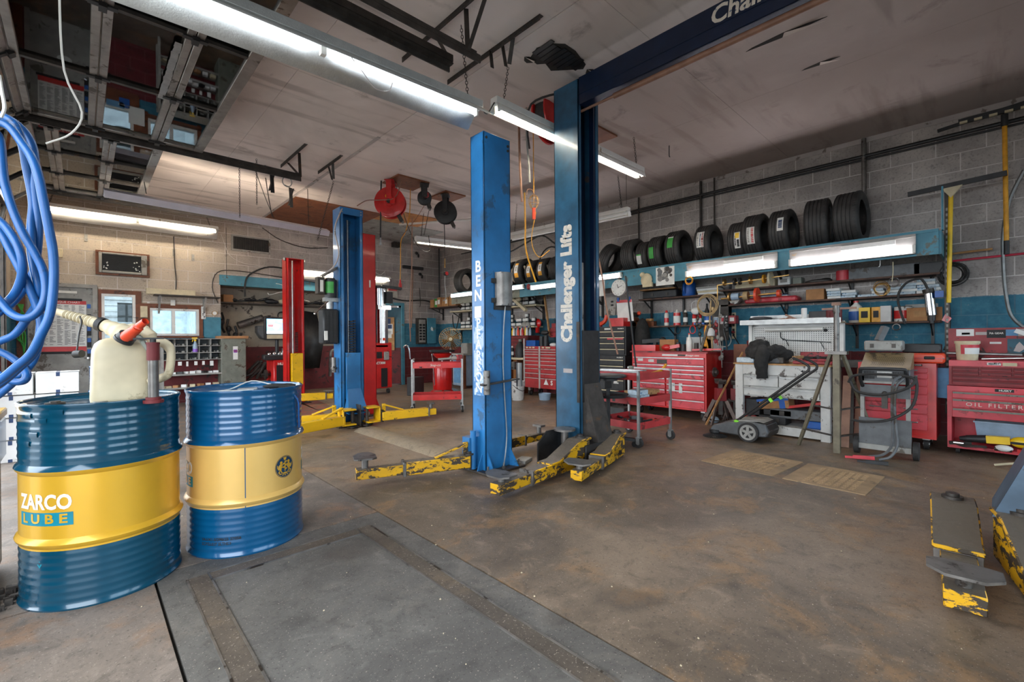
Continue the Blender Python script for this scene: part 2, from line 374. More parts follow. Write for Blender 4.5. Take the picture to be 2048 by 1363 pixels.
M['patch'] = floor_mat('dark_patch_concrete', (80, 77, 74), (104, 101, 96), (126, 118, 108), .4, .55)
def ceil_mat(name):
    t = NT(name); co = t.coord('World'); n1 = t.noise(co, .5, 5, .6, .4); n2 = t.noise(co, 2.2, 7, .66, .3)
    sx = t.coord('World', (.35, 2.6, .35)); st = t.noise(sx, 1.5, 4, .55)
    c = t.mix(t.ramp(n1, .35, .65), srgb(206, 194, 187), srgb(234, 222, 215))
    c = t.mix(t.math('MULTIPLY', t.ramp(st, .52, .66), .45), c, srgb(134, 120, 112))
    c = t.mix(t.math('MULTIPLY', t.ramp(n2, .58, .72), .5), c, srgb(110, 97, 90))
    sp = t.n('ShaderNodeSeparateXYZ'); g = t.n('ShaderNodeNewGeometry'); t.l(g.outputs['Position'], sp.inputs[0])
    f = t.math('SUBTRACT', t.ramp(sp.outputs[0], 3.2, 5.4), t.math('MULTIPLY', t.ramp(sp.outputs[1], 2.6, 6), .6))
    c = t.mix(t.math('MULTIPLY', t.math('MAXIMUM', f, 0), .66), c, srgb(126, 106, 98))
    t.col(c); t.set(Roughness=.8); t.bump(t.noise(co, 30, 3), .15, .003); return t.m
M['ceil'] = ceil_mat('smoke_stained_ceiling')
M['joint'] = mk('dark_joint', (48, 44, 40), .9); M['outside'] = mk('asphalt_outside', (128, 126, 122), .85)
M['siding'] = mk('white_siding', (225, 224, 222), .6); M['office'] = mk('office_wall', (206, 216, 218), .7)
M['trimw'] = mk('pale_trim', (178, 168, 164), .6, 0, .1, 4, (120, 108, 100), .3)
M['red_stripe'] = mk('worn_red_floor_paint', (132, 66, 58), .6, 0, .2, 4, (98, 84, 74), .5, 6); M['pit_steel'] = floor_mat('dirty_pit_frame', (72, 64, 56), (94, 84, 74), (112, 96, 78), .6, .5); M['hump'] = floor_mat('scuffed_cable_cover', (108, 98, 86), (142, 128, 108), (150, 130, 100), .6, .5)
# floor: cast in slabs with open joints, the dark patch over the old pit in front
fl = X('floor', B().box(XL-.3, XR+.3, YF-.3, YB+.9, -.12, -.02), 'joint')
def slab(x0, x1, y0, y1, m): X('floor_slab', B().box(x0, x1, y0, y1, -.03, 0), m, fl)
slab(1.437, XR, YF, YB+.8, 'floor'); slab(XL-.2, 1.425, 2.837, YB+.8, 'floor2'); slab(XL-.2, .24, YF, 2.825, 'floor2')
slab(.252, 1.425, YF, 2.825, 'patch')
for a in ((1.20, 1.28, YF, 2.66), (.36, .44, YF, 2.66), (.44, 1.20, 2.58, 2.66)):
    X('pit_frame', B().box(*a[:2], *a[2:], -.002, .004), 'pit_steel', fl)
    b = B(); w = .008
    for x in (a[0]-w, a[1]): b.box(x, x+w, a[2], a[3], -.001, .007) if a[0] != .44 else b.box(a[0], a[1], a[2]-w if x < a[0] else a[3], a[2] if x < a[0] else a[3]+w, -.001, .007)
    X('pit_frame_lip', b, 'steel', fl)
# pale worn stretch of the frame and crumbs of dirt on the floor
X('outside_ground', B().box(-40, XL-.2, -25, 35, -.12, -.03).box(XL-.2, 40, -25, YF-.3, -.12, -.03), 'outside')
ce = X('ceiling', B().box(XL-.2, XR+.2, YF-.2, YB+.2, HC+.012, HC+.12), 'joint')
xs = [XL-.2, .25, 1.47, 2.69, 3.91, 5.13, 6.35, XR+.2]; ys = [YF-.2, -.46, 1.98, 4.42, 6.86, 9.3, YB+.2]
for i in range(7):
    for j in range(6):
        X('ceiling_panel', B().box(xs[i]+(.006 if i == 3 else .0015), xs[i+1]-.0015, ys[j]+.0015, ys[j+1]-.0015, HC, HC+.013), 'ceil', ce)
# ---- concrete block walls, cut round doors and windows
def blocks(parent, u0, u1, zt, uo, holes, place, keep, see):
    """courses of 16 x 8 inch block; place(u, z, du, dz) -> box; pieces past the limit join in one part"""
    L, Hh, g = .4064, .2032, .0052; rest = B(); out = []
    k = 0
    while zt-Hh*k > .01:
        z1 = zt-Hh*k; z0 = max(0, z1-Hh); off = uo+(L/2 if k % 2 else 0); u = off-math.ceil((off-u0)/L)*L
        while u < u1:
            rs = [(max(u, u0)+g, min(u+L, u1)-g, z0+g, z1-g)]
            for h in holes:
                nx = []
                for r in rs:
                    if h[0] >= r[1] or h[1] <= r[0] or h[2] >= r[3] or h[3] <= r[2]: nx.append(r); continue
                    if h[0]-r[0] > .03: nx.append((r[0], h[0], r[2], r[3]))
                    if r[1]-h[1] > .03: nx.append((h[1], r[1], r[2], r[3]))
                    a, c = max(r[0], h[0]), min(r[1], h[1])
                    if h[2]-r[2] > .03: nx.append((a, c, r[2], h[2]))
                    if r[3]-h[3] > .03: nx.append((a, c, h[3], r[3]))
                rs = nx
            out += [r for r in rs if r[1]-r[0] > .02]
            u += L
        k += 1
    out.sort(key=see)
    cache = {}
    for i, r in enumerate(out):
        if i < keep:
            dx, dz = round(r[1]-r[0], 3), round(r[3]-r[2], 3)
            if (dx, dz) not in cache: cache[dx, dz] = place(0, 0, dx, dz, B()).mesh('block', 'cmu', False)
            o = link('block', cache[dx, dz], parent); o.location = place(r[0], r[2], 0, 0, None)
        else: place(r[0], r[2], r[1]-r[0], r[3]-r[2], rest, True)
    if rest.v: o = P('block_courses', rest, 'cmu', parent); o['kind'] = 'stuff'
def place_r(u, z, du, dz, b, world=False):
    if b is None: return (XR, u, z)
    return b.box(XR, XR+.05, u, u+du, z, z+dz) if world else b.box(0, .05, 0, du, 0, dz)
def place_b(u, z, du, dz, b, world=False):
    if b is None: return (u, YB, z)
    return b.box(u, u+du, YB, YB+.05, z, z+dz) if world else b.box(0, du, 0, .05, 0, dz)
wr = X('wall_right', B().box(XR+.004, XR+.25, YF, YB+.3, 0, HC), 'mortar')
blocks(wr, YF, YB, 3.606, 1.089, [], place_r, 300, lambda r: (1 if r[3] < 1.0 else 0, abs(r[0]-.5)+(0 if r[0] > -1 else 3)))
HB = [(-.62, .20, 0, 2.12), (.25, .70, 1.18, 1.98), (.90, 1.64, 1.26, 1.76), (.22, .86, 2.32, 2.69), (2.0, 5.0, 0, 2.28), (5.2, 5.98, 0, 2.03)]
b = B(); us = sorted({XL-.2, XR+.25, *[h[0] for h in HB], *[h[1] for h in HB]})
for a, c in zip(us, us[1:]):
    z = 0
    for h in sorted([h for h in HB if h[0] <= a and h[1] >= c], key=lambda h: h[2]):
        if h[2] > z: b.box(a, c, YB+.004, YB+.2, z, h[2])
        z = h[3]
    b.box(a, c, YB+.004, YB+.2, z, HC)
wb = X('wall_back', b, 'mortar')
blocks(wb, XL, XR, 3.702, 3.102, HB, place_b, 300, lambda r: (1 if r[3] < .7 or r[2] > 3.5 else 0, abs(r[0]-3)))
b = B()   # left wall with three bay openings
z = 2.85
for y0, y1 in ((YF, -1.0), (2.2, 2.85), (5.95, 6.1), (9.1, YB+.2)): b.box(XL-.2, XL, y0, y1, 0, HC)
for y0, y1 in ((-1.0, 2.2), (2.85, 5.95), (6.1, 9.1)): b.box(XL-.2, XL, y0, y1, z, HC)
X('wall_left', b, 'cmu')
b = B().box(XL-.2, .3, YF-.2, YF, 0, HC).box(3.3, 3.7, YF-.2, YF, 0, HC).box(6.7, XR+.2, YF-.2, YF, 0, HC).box(.3, 3.3, YF-.2, YF, 2.75, HC).box(3.7, 6.7, YF-.2, YF, 2.75, HC)
X('wall_front', b, 'cmu')
# glazed street-front doors behind the tripod; unseen opening widened to let in more daylight
for n_, x0 in ((4, .3), (5, 3.7)):
    b = B()
    for x in (0, .99, 1.98, 2.93): b.box(x0+x, x0+x+.07, YF-.1, YF-.05, 0, 2.75)
    for i in range(6): b.box(x0, x0+3, YF-.1, YF-.05, i*.535, i*.535+.08)
    d4 = X('door_%d' % n_, b, 'alu')
    X('pane', B().box(x0+.01, x0+2.99, YF-.08, YF-.075, .02, 2.7), 'window_glass', d4)
# sill plate along the top of the right wall, trim boards
X('trim_1', B().box(XR-.012, XR+.02, YF, YB, 3.58, HC), 'trimw')
X('trim_2', B().box(XL, XR, YB-.012, YB+.02, 3.6, HC), 'trimw')
# ceiling repairs: plywood sheets, torn plaster, lath showing
X('plywood_patch', B().box(2.70, 4.35, 8.3, 10.48, HC-.016, HC-.002), 'plywood', ce)
X('plywood_patch', B().box(4.36, 5.4, 7.9, 8.75, HC-.012, HC-.002), 'orange_ply', ce)
X('board_patch', B().box(4.36, 6.1, 8.76, 10.4, HC-.014, HC-.002), 'lgrey', ce)
X('seam_batten', B().box(2.66, 2.70, 5.2, 10.4, HC-.01, HC), 'trimw', ce)
X('hole_backing', B().prism([(2.86, 2.70), (2.92, 2.84), (3.03, 2.86), (3.08, 2.8), (3.2, 2.84), (3.4, 2.62), (3.36, 2.56), (3.14, 2.5), (3.0, 2.5), (2.9, 2.58)], HC-.004, HC-.001), 'joint', ce)
for i in range(9):
    b = B(); x = 2.88+i*.055; y0 = 2.56+random.uniform(-.03, .03)-abs(i-4)*.004; y1 = 2.80+random.uniform(-.05, .03)-(max(0, i-5)*.05)
    b.bar((x, y0, HC-.012), (x+.012, y1, HC-.010), .044, .008); X('lath_strip', b, 'black_steel', ce)
M['plaster'] = mk('torn_plaster', (206, 196, 186), .9)
def torn(x, y, dx, dy):
    a = [(x-dx, y), (x-dx*.4, y+dy*.8), (x+dx*.3, y+dy), (x+dx, y+dy*.1), (x+dx*.4, y-dy), (x-dx*.5, y-dy*.6)]
    X('torn_hole', B().prism(a, HC-.003, HC-.001), 'joint', ce)
    X('torn_flap', B().add([(x-dx, y, HC-.002), (x+dx, y+dy*.1, HC-.002), (x+dx*.4, y-dy, HC-.03), (x-dx*.5, y-dy*.6, HC-.022)], [(0, 1, 2, 3)]), 'plaster', ce)
torn(4.24, 1.2, .03, .3); torn(4.93, 1.1, .025, .15); torn(2.93, 2.86, .06, .05); torn(3.5, 2.6, .07, .06)
# alcove behind the back wall and the store room behind the blue doorway
M['alcove'] = mk('alcove_wall', (176, 164, 146), .8, 0, .12, 3, (96, 88, 78), .3)
al = X('wall_alcove', B().box(1.9, 5.1, 11.2, 11.25, 0, 2.6).box(1.9, 2.0, YB+.2, 11.2, 0, 2.6).box(5.0, 5.1, YB+.2, 11.2, 0, 2.6).box(1.9, 5.1, YB+.2, 11.25, 2.28, 2.6), 'alcove')
X('maroon_panel', B().box(2.0, 5.0, 11.17, 11.198, 0, 1.02), 'maroon', al)
X('header_board', B().box(1.98, 5.05, YB-.03, YB+.16, 2.26, 2.46), 'teal', al)
for n_, c_ in ((0, 'red_stripe'), (1, 'red_stripe')): X('painted_stripe', B().prism([atZ(*q, 0) for q in (((560, 790), (600, 784), (662, 812), (640, 822)), ((575, 818), (606, 806), (650, 826), (610, 840)))[n_]], .0, .002), c_, fl)
X('wall_store', B().box(5.1, 7.4, 12.3, 12.35, 0, 2.6).box(7.3, 7.4, YB+.2, 12.3, 0, 2.6).box(5.1, 7.4, YB+.2, 12.35, 2.5, 2.6), 'cmu')
# lit office behind the windows
X('wall_office', B().box(XL-.2, 1.9, 13.4, 13.5, 0, 2.7).box(XL-.3, XL-.2, YB+.2, 13.4, 0, 2.7).box(1.85, 1.9, YB+.2, 13.4, 0, 2.7).box(XL-.3, 1.9, YB+.2, 13.5, 2.7, 2.8), 'office')
l = D.lights.new('office_lamp', 'AREA'); l.size = 1.2; l.energy = 6; l.color = (.9, .96, 1)
o = D.objects.new('office_lamp', l); COL.objects.link(o); o.location = (.5, 12, 2.66)
# ---- office door with its torque chart
d1 = X('door_1', B().box(-.56, .14, YB+.03, YB+.075, .01, 2.06), 'lgrey')
fr = B().box(-.62, -.56, YB-.02, YB+.12, 0, 2.12).box(.14, .2, YB-.02, YB+.12, 0, 2.12).box(-.56, .14, YB-.02, YB+.12, 2.06, 2.12)
X('door_frame', fr, 'lgrey', d1)
X('door_knob', B().lathe([(0, -.075), (.022, -.07), (.03, -.05), (.022, -.03), (.011, -.025), (.011, 0), (.03, 0), (.03, .005)], (.085, YB+.025, .88), 14, 'y'), 'chrome', d1)
for z in (.3, 1.0, 1.75): X('hinge', B().cyl((-.57, YB+.02, z-.05), (-.57, YB+.02, z+.05), .012), 'dark_steel', d1)
X('door_closer', B().box(-.35, -.05, YB-.0, YB+.03, 1.96, 2.0), 'white_plastic', d1)
s = S('oval_sticker', B().lathe([(0, 0), (.075, 0), (.078, .003)], (0, 0, 0), 24, 'y'), 'paper', 'oval white sticker below the chart on the office door', 'sticker', (-.17, YB+.026, .63)); s.scale = (1.15, 1, .8)
ch = T('torque_chart', 'large torque chart poster with red header taped to the grey office door', 'poster', (-.21, YB+.028, 1.42))
P('sheet', B().box(-.27, .27, -.004, 0, -.42, .42), 'paper', ch)
P('header_band', B().box(-.27, .27, -.006, -.003, .36, .42), 'red_paint', ch); P('footer_band', B().box(-.27, .27, -.006, -.003, -.42, -.34), 'red_paint', ch)
b = B()
for z in (.435, -.44): b.box(-.29, .22, -.006, 0, z-.02, z+.02)
for i in range(4): b.box(.275, .33, -.006, 0, .1-.2*i-.06, .1-.2*i+.1)
E('tape', b, 'ink', ch); b = B()
for i in range(5): b.box(.28, .325, -.0065, 0, .34-.19*i-.04, .34-.19*i+.03)
E('blue_tape', b, 'blue', ch)
lettering('title', 'TORQUE CHART', 'paper', ch, .046, (.02, -.007, .39), FACE)
b = B()
for cx in range(6):
    for r in range(46):
        if random.random() < .85: b.box(-.255+cx*.087, -.255+cx*.087+random.uniform(.03, .075), -.0052, -.0035, .335-r*.0143, .341-r*.0143)
P('columns_of_figures', b, 'grey_plastic', ch)['kind'] = 'stuff'
# ---- window 1 with brown surround, window 2 (slider)
w1 = X('window_1', B().box(.25, .29, YB-.02, YB+.1, 1.18, 1.98).box(.66, .70, YB-.02, YB+.1, 1.18, 1.98).box(.29, .66, YB-.02, YB+.1, 1.18, 1.22).box(.29, .66, YB-.02, YB+.1, 1.94, 1.98), 'white')
X('pane', B().box(.29, .66, YB+.04, YB+.045, 1.22, 1.94), 'window_glass', w1)
b = B().box(.21, .25, YB-.025, YB, .9, 2.05).box(.70, .78, YB-.025, YB, .9, 2.05).box(.25, .70, YB-.025, YB, 1.98, 2.05).box(.25, .70, YB-.025, YB, .9, 1.18).box(.78, 1.7, YB-.025, YB, 1.76, 1.84).box(1.64, 1.7, YB-.025, YB, 1.15, 1.76).box(.78, .9, YB-.025, YB, 1.15, 1.76)
X('trim_3', b, 'brown_wood')
X('siding_view', B().box(.2, .9, 12.4, 12.42, 1.0, 2.2), 'siding', w1)
b = B()
for i in range(9): b.box(.2, .9, 12.385, 12.4, 1.05+i*.12, 1.06+i*.12)
X('siding_laps', b, 'lgrey', w1)
S('grey_board', B().box(-.1, .1, 0, .01, 0, .34), 'lgrey', 'grey board standing inside the small square office window', 'board', (.56, YB+.06, 1.5))
b = B()
for a in ((.9, .94, 1.26, 1.76), (1.60, 1.64, 1.26, 1.76), (.94, 1.60, 1.26, 1.30), (.94, 1.60, 1.72, 1.76), (1.22, 1.27, 1.30, 1.72)): b.box(a[0], a[1], YB-.02, YB+.1, a[2], a[3])
w2 = X('window_2', b, 'white')
for a in ((.94, 1.22), (1.27, 1.60)): X('pane', B().box(*a, YB+.04, YB+.045, 1.30, 1.72), 'window_glass', w2)
X('window_sill', B().box(.86, 1.7, YB-.12, YB, 1.22, 1.25), 'brown_wood', w2)
# ---- blue store doorway with its open door
b = B().box(5.13, 5.2, YB-.03, YB+.12, 0, 2.1).box(5.98, 6.06, YB-.03, YB+.12, 0, 2.1).box(5.2, 5.98, YB-.03, YB+.12, 2.03, 2.1)
X('trim_4', b, 'teal')
M['teal_dark'] = mk('dark_teal_door', (44, 88, 104), .55, 0, .2, 5, (70, 66, 60), .3)
d2 = X('door_2', B().prism([(5.98, YB), (5.985, YB+.04), (5.45, YB+.57), (5.42, YB+.54)], .02, 1.98), 'teal_dark')
X('kick_panel', B().prism([(5.96, YB+.005), (5.965, YB+.01), (5.435, YB+.525), (5.425, YB+.52)], .03, .95), 'maroon', d2)
# ================================================================ OVERHEAD: doors, tracks, lamps, reels
def chain(b, a, c, link_len=.034, w=.009):
    a, c = Vector(a), Vector(c); n = max(2, int((c-a).length/(link_len*.72))); d = (c-a).normalized(); o = d.orthogonal().normalized()
    for i in range(n):
        p = a+(c-a)*((i+.5)/n); x = o if i % 2 else d.cross(o); hl = link_len/2
        b.tube([p-d*hl, p-d*hl*.5+x*w, p+d*hl*.5+x*w, p+d*hl, p+d*hl*.5-x*w, p-d*hl*.5-x*w], .0028, 4, True, 0)
def sectional_door(label, y0, y1, z, xs, mun, nt):
    t = T('overhead_door', label, 'garage door', (xs[0], (y0+y1)/2, z))
    O = Vector((xs[0], (y0+y1)/2, z)); path = [(x, z) for x in xs]+[(xs[-1]-.29, z-.26), (xs[-1]-.37, z-.68)]
    for k in range(len(path)-1):
        a, c = path[k], path[k+1]; A = Vector((a[0], 0, a[1])); C = Vector((c[0], 0, c[1])); d = (C-A).normalized(); L = (C-A).length; n = Vector((-d.z, 0, d.x))
        if n.z < 0: n = -n
        def q(u, w, y): v = A+d*u+n*w; return (v.x-O.x, y-O.y, v.z-O.z)
        def bx(b, u0, u1, w0, w1, ya, yc): b.add([q(u, w, y) for w in (w0, w1) for y in (ya, yc) for u in (u0, u1)], [(0, 2, 3, 1), (4, 5, 7, 6), (0, 1, 5, 4), (1, 3, 7, 5), (3, 2, 6, 7), (2, 0, 4, 6)])
        b = B(); e = .085 if k == 0 else .052
        bx(b, .003, e, 0, .045, y0, y1); bx(b, L-.052, L-.003, 0, .045, y0, y1)
        for ya, yc in ((y0, y0+.06), (y1-.06, y1)): bx(b, e, L-.052, 0, .045, ya, yc)
        fr = P('door_section', b, 'alu', t, .004)
        b = B()
        for m in mun: bx(b, e, L-.052, -.004, .04, m-.018, m+.018)
        P('muntin', b, 'dark_steel', fr)
        ys = [y0+.06]+list(mun)+[y1-.06]
        for i in range(len(ys)-1):
            b = B(); bx(b, e, L-.052, .02, .024, ys[i]+.018, ys[i+1]-.018); P('pane', b, 'glass', fr)
        if k:
            b = B()
            for m in list(mun)+[y0+.03, y1-.03]:
                bx(b, -.07, .07, -.012, -.002, m-.02, m+.02); bx(b, -.02, .02, -.03, -.002, m-.035, m+.035)
            P('hinge', b, 'black_steel', fr)
    if nt:   # silver tape along one joint
        b = B(); x0 = xs[1]-O.x
        for i in range(14):
            y = 3.85+i*.07; b.add([(x0-.10+random.uniform(-.006, .006), y-O.y, -.004), (x0-.055+random.uniform(-.006, .006), y-O.y, -.005), (x0-.055, y+.072-O.y, -.005), (x0-.10, y+.072-O.y, -.004)], [(0, 1, 2, 3)])
        P('silver_tape', b, 'galv', t)
    return t
sectional_door('glazed aluminium overhead door rolled up nearest, with silver tape on a joint', 2.85, 5.95, 3.2, [.98, .58, .11, -.36], (3.73, 4.78), True)
sectional_door('glazed aluminium overhead door rolled up farther, lit from below by the back wall lamp', 6.14, 8.72, 3.2, [.66, .23, -.2, -.38], (6.95, 7.8), False)
def track(label, y, x1, z=3.2, s=1):
    t = T('door_track', label, 'door track', (x1, y, z), 0, 'overhead door tracks'); pts = [(x1, z)]
    pts += [(-.36, z), (-.52, z-.04), (-.64, z-.13), (-.71, z-.27), (-.73, z-.45), (-.73, 0)]
    for dz, w, h, nm in ((0, .05, .02, 'rail'), (.035, .012, .05, 'rail_web'), (-.03, .012, .035, 'rail_lip')):
        b = B()
        for a, c in zip(pts, pts[1:]): b.bar((a[0]-x1, 0 if nm == 'rail' else (.025*s if nm == 'rail_web' else -.02*s), a[1]-z+dz), (c[0]-x1, 0 if nm == 'rail' else (.025*s if nm == 'rail_web' else -.02*s), c[1]-z+dz), w, h)
        P(nm, b, 'dark_steel', t)
    return t
tk = track('dark steel door track crossing under the nearest door panel', 6.03, 2.03)
b = B(); b.tube([(-.16+.055*math.cos(a), 0, -.085+.06*math.sin(a)) for a in [2*PI*i/16 for i in range(16)]], .006, 6, True, 1)
P('cable_ring', b, 'galv', tk)
track('dark steel door track above the long ribbed lamp', 2.80, 2.03, 3.2, -1)
track('dark steel door track beside the top edge of the picture, above the ribbed lamp', 2.62, 2.15, 3.22)
track('dark steel door track of the farther door, above the lilac lamp', 8.78, 2.3)
def strut(label, x, y0, y1, drops=()):
    t = T('ceiling_strut', label, 'bracket', (x, y0, HC))
    b = B().box(-.02, .02, 0, y1-y0, -.006, 0).box(-.02, -.014, 0, y1-y0, -.045, 0); P('angle_iron', b, 'dark_steel', t)
    b = B()
    for i in range(int((y1-y0)/.06)): b.box(-.0225, -.0135, .02+i*.06, .045+i*.06, -.03, -.018)
    P('slot_holes', b, 'black', t)['kind'] = 'stuff'
    for a, c in drops:
        b = B().bar(Vector(a)-Vector((x, y0, HC)), Vector(c)-Vector((x, y0, HC)), .035, .006); P('brace', b, 'dark_steel', t)
    return t
strut('perforated angle on the ceiling holding the near door track ends', 2.1, 2.2, 3.6, [((2.1, 2.7, 3.6), (2.05, 2.62, 3.24)), ((2.1, 3.1, 3.6), (2.05, 2.82, 3.23)), ((2.1, 2.45, 3.6), (2.05, 2.62, 3.22))])
strut('perforated angle on the ceiling with two stub brackets and a lamp chain', 2.6, 2.4, 3.62, [((2.6, 2.85, 3.62), (2.62, 2.83, 3.44)), ((2.6, 2.72, 3.62), (2.63, 2.8, 3.45)), ((2.58, 2.98, 3.62), (2.58, 2.96, 3.47))])
strut('perforated angle bracing the far end of the middle door track', 2.09, 6.0, 6.95, [((2.09, 6.7, 3.6), (2.02, 6.05, 3.24)), ((2.09, 6.25, 3.6), (2.03, 6.04, 3.22))])
strut('short perforated angle with chains near the plywood patch', 2.57, 6.05, 6.85, [((2.57, 6.5, 3.62), (2.6, 6.45, 3.42)), ((2.57, 6.35, 3.62), (2.6, 6.4, 3.42))])
# loose chains and cables hanging from the ceiling
for lab, a, c in (('dangling chain by the far end of the middle door track', (1.75, 6.9, 3.62), (1.75, 6.9, 3.0)), ('dangling chain left of the one by the track end', (1.6, 7.15, 3.62), (1.6, 7.15, 2.85)),
                  ('long loop of chain beside the left blue lift post', (2.62, 6.45, 3.4), (2.5, 6.75, 2.6))):
    b = B(); o = Vector(a); chain(b, (0, 0, 0), Vector(c)-o); S('hanging_chain', b, 'dark_steel', lab, 'chain', a)
# ---- strip lamps: built along local x, tubes facing local -z
def lamp(label, loc, L, rz, w=.12, tubes=1, tm='tube', rm='fixture_white', drop=0, tilt=0, group='fluorescent lamps', broken=False, vee=.05, twin=0, gap=.0):
    t = T('strip_lamp', label, 'lamp', loc, 0, group); t.rotation_euler = (tilt, 0, rz)
    P('housing', B().box(-L/2, L/2, -.045, .045, .035, .095), rm, t, .004)
    b = B().add([(x, y, z) for x in (-L/2, L/2) for y, z in ((-w/2, -vee+.02), (-.045, .034), (.045, .034), (w/2, -vee+.02))], [(0, 4, 5, 1), (1, 5, 6, 2), (2, 6, 7, 3)])
    o = P('reflector', b, rm, t); m = o.modifiers.new('solid', 'SOLIDIFY'); m.thickness = .004
    ends = B()
    n = 2 if twin else 1; seg = (L-.06)/n
    for k in range(n):
        for j in range(tubes):
            y = 0 if tubes == 1 else (-.035 if j == 0 else .035); a = -L/2+.03+k*seg
            P('tube', B().cyl((a+.02+(gap if k else 0), y, -.006), (a+seg-.02-(0 if k or n == 1 else gap), y, -.006), .016, n=10), tm, t)
            for xx in (a+.008, a+seg-.008): ends.box(xx-.008, xx+.008, y-.018, y+.018, -.028, .034)
    E('lampholder', ends, 'white_plastic', t)
    if drop:
        for k in (-1, 1):
            b = B(); chain(b, (k*(L/2-.12), 0, .095), (k*(L/2-.18), 0, drop)); P('chain', b, 'dark_steel', t)
    return t
lamp('long ribbed-reflector lamp hanging in front of the rolled-up door', (1.13, 2.93, 2.98), 2.5, R(-2), .34, 1, 'tube_cool', 'prism', .64, 0, vee=.09, twin=1, gap=.05)
lamp('narrow twin-tube lamp crossing behind the tall navy lift post', (3.93, 3.07, 3.2), 2.5, R(.5), .12, 2, 'tube_warm', drop=.43, twin=0)
lamp('lilac-edged lamp hung edge-on between the rolled-up doors and the left blue lift post', (1.62, 7.62, 2.98), 2.85, R(6), .09, 1, 'tube_warm', 'lilac', 0, R(116), twin=0)
lamp('wide white lamp on the back wall above the air conditioner', (.72, 10.2, 3.24), 2.4, R(.5), .34, 1, 'tube_warm', 'fixture_white', .38, R(-24), vee=.08, twin=1, gap=.04)
lamp('warm lamp hanging left of the blue post with lettering, below the black reel', (5.75, 7.55, 3.06), 2.1, R(-9), .14, 1, 'tube_warm', drop=.56)
l = lamp('unlit white lamp hanging along the right wall above the tires', (5.85, 4.95, 3.0), 2.42, R(94), .14, 2, 'white_plastic', 'fixture_white', .6)
lamp('white lamp above the alcove behind the red lift', (4.35, 10.28, 2.62), 2.45, 0, .3, 1, 'tube_warm', 'fixture_white', 0, R(-35), vee=.07, twin=1)
# lamps fixed along the front of the tire rack (local x runs to -Y)
def rack_lamp(label, p0, p1, w, vee, housing, tm='tube'):
    ya, za = atX(*p0, 6.44); yb, zb = atX(*p1, 6.44); L = abs(yb-ya)
    t = T('strip_lamp', label, 'lamp', (6.44, (ya+yb)/2, (za+zb)/2), RW, 'fluorescent lamps')
    hh = .17 if w > .2 else .05; P('reflector', B().box(-L/2, L/2, -.012, -.006, -.035, hh).box(-L/2, L/2, -.03, -.006, hh-.03, hh).box(-L/2, L/2, -.05, -.006, -.042, -.035), 'rack_panel' if w > .2 else 'fixture_white', t)
    P('tube', B().cyl((-L/2+.03, -.04, 0), (L/2-.03, -.04, 0), .015, n=10), tm, t)
    E('lampholder', B().box(-L/2, -L/2+.025, -.06, -.006, -.03, .05).box(L/2-.025, L/2, -.06, -.006, -.03, .05), 'white_plastic', t)
    if w > .2: P('ballast_cover', B().box(-L*.05, L*.36, -.04, -.012, hh-.085, hh-.035), 'white', t)
    return t
rack_lamp('long lamp on the tire rack front, left of the rusty-ended one', (1374, 548), (1556, 532), .27, .07, 'fixture_white')
rack_lamp('rightmost long lamp on the tire rack front with a rusty end', (1580, 528), (1832, 500), .27, .07, 'fixture_white')
rack_lamp('short bright lamp on the tire rack just right of the navy post', (1180, 558), (1246, 551), .1, .04, 'teal')
rack_lamp('short lamp on the tire rack between blue and navy posts, right of a red rag', (1064, 575), (1128, 570), .1, .04, 'teal')
rack_lamp('short bright lamp on the tire rack beside the blue lettered post', (1000, 579), (1050, 574), .1, .04, 'teal')
rack_lamp('farthest short lamp on the tire rack, left of the blue lettered post', (905, 592), (955, 586), .1, .04, 'teal')
# ---- hose and cord reels under the ceiling
def reel(label, loc, r, w, m, rz, plate=True, drum=None, hub='red_paint'):
    t = T('hose_reel', label, 'reel', loc, rz)
    P('guide_disc', B().lathe([(0, -w/2-.02), (r*.3, -w/2-.02), (r*.34, -w/2-.002), (r*.8, -w/2), (r, -w/2+.015), (r, -w/2+.03), (r*.6, -w/2+.03)], n=28, ax='y'), m, t)
    P('guide_disc', B().lathe([(0, w/2+.01), (r*.8, w/2), (r, w/2-.015), (r*.97, w/2-.03), (r*.6, w/2-.03)], n=28, ax='y'), m, t)
    P('wound_hose', B().lathe([(r*.55, -w/2+.03), (r*.86, -w/2+.035), (r*.9, 0), (r*.86, w/2-.035), (r*.55, w/2-.03)], n=28, ax='y'), drum or 'rubber', t)
    P('hub', B().cyl((0, -w/2-.05, 0), (0, w/2+.03, 0), r*.14), 'dark_steel', t)
    P('bracket', B().bar((0, w/2+.03, 0), (0, w/2+.03, r+.1), .1, .012).box(-.07, .07, -w/2-.02, w/2+.05, r+.09, r+.105).bar((0, -w/2-.03, 0), (0, -w/2-.03, r+.1), .08, .01), m, t)
    tz = HC-.02-loc[2]
    if tz > r+.12: P('hanger', B().box(-.025, .025, w/2+.02, w/2+.045, r+.09, tz), 'dark_steel', t)
    P('roller_arm', B().bar((r*.5, 0, -r*.75), (r*.75, 0, -r-.05), .05, .06).cyl((r*.75, -.05, -r-.05), (r*.75, .05, -r-.05), .02), 'dark_steel', t)
    return t
def hangcord(name, label, pts, rad, mat, cat='cord', n=6):
    o = Vector(pts[0]); b = B().tube([Vector(p)-o for p in pts], rad, n); return S(name, b, mat, label, cat, pts[0])
ra = reel('red hose reel with yellow sticker under a plywood plate', tuple(atD(781, 406, 7.1)), .235, .16, 'red_paint', R(-42))
P('warning_sticker', B().lathe([(0, 0), (.034, 0), (.034, .004)], (-.02, -.106, .08), 18, 'y'), 'yellow', ra); P('swivel', B().box(.03, .1, -.16, -.1, -.05, .04), 'red_lift', ra)
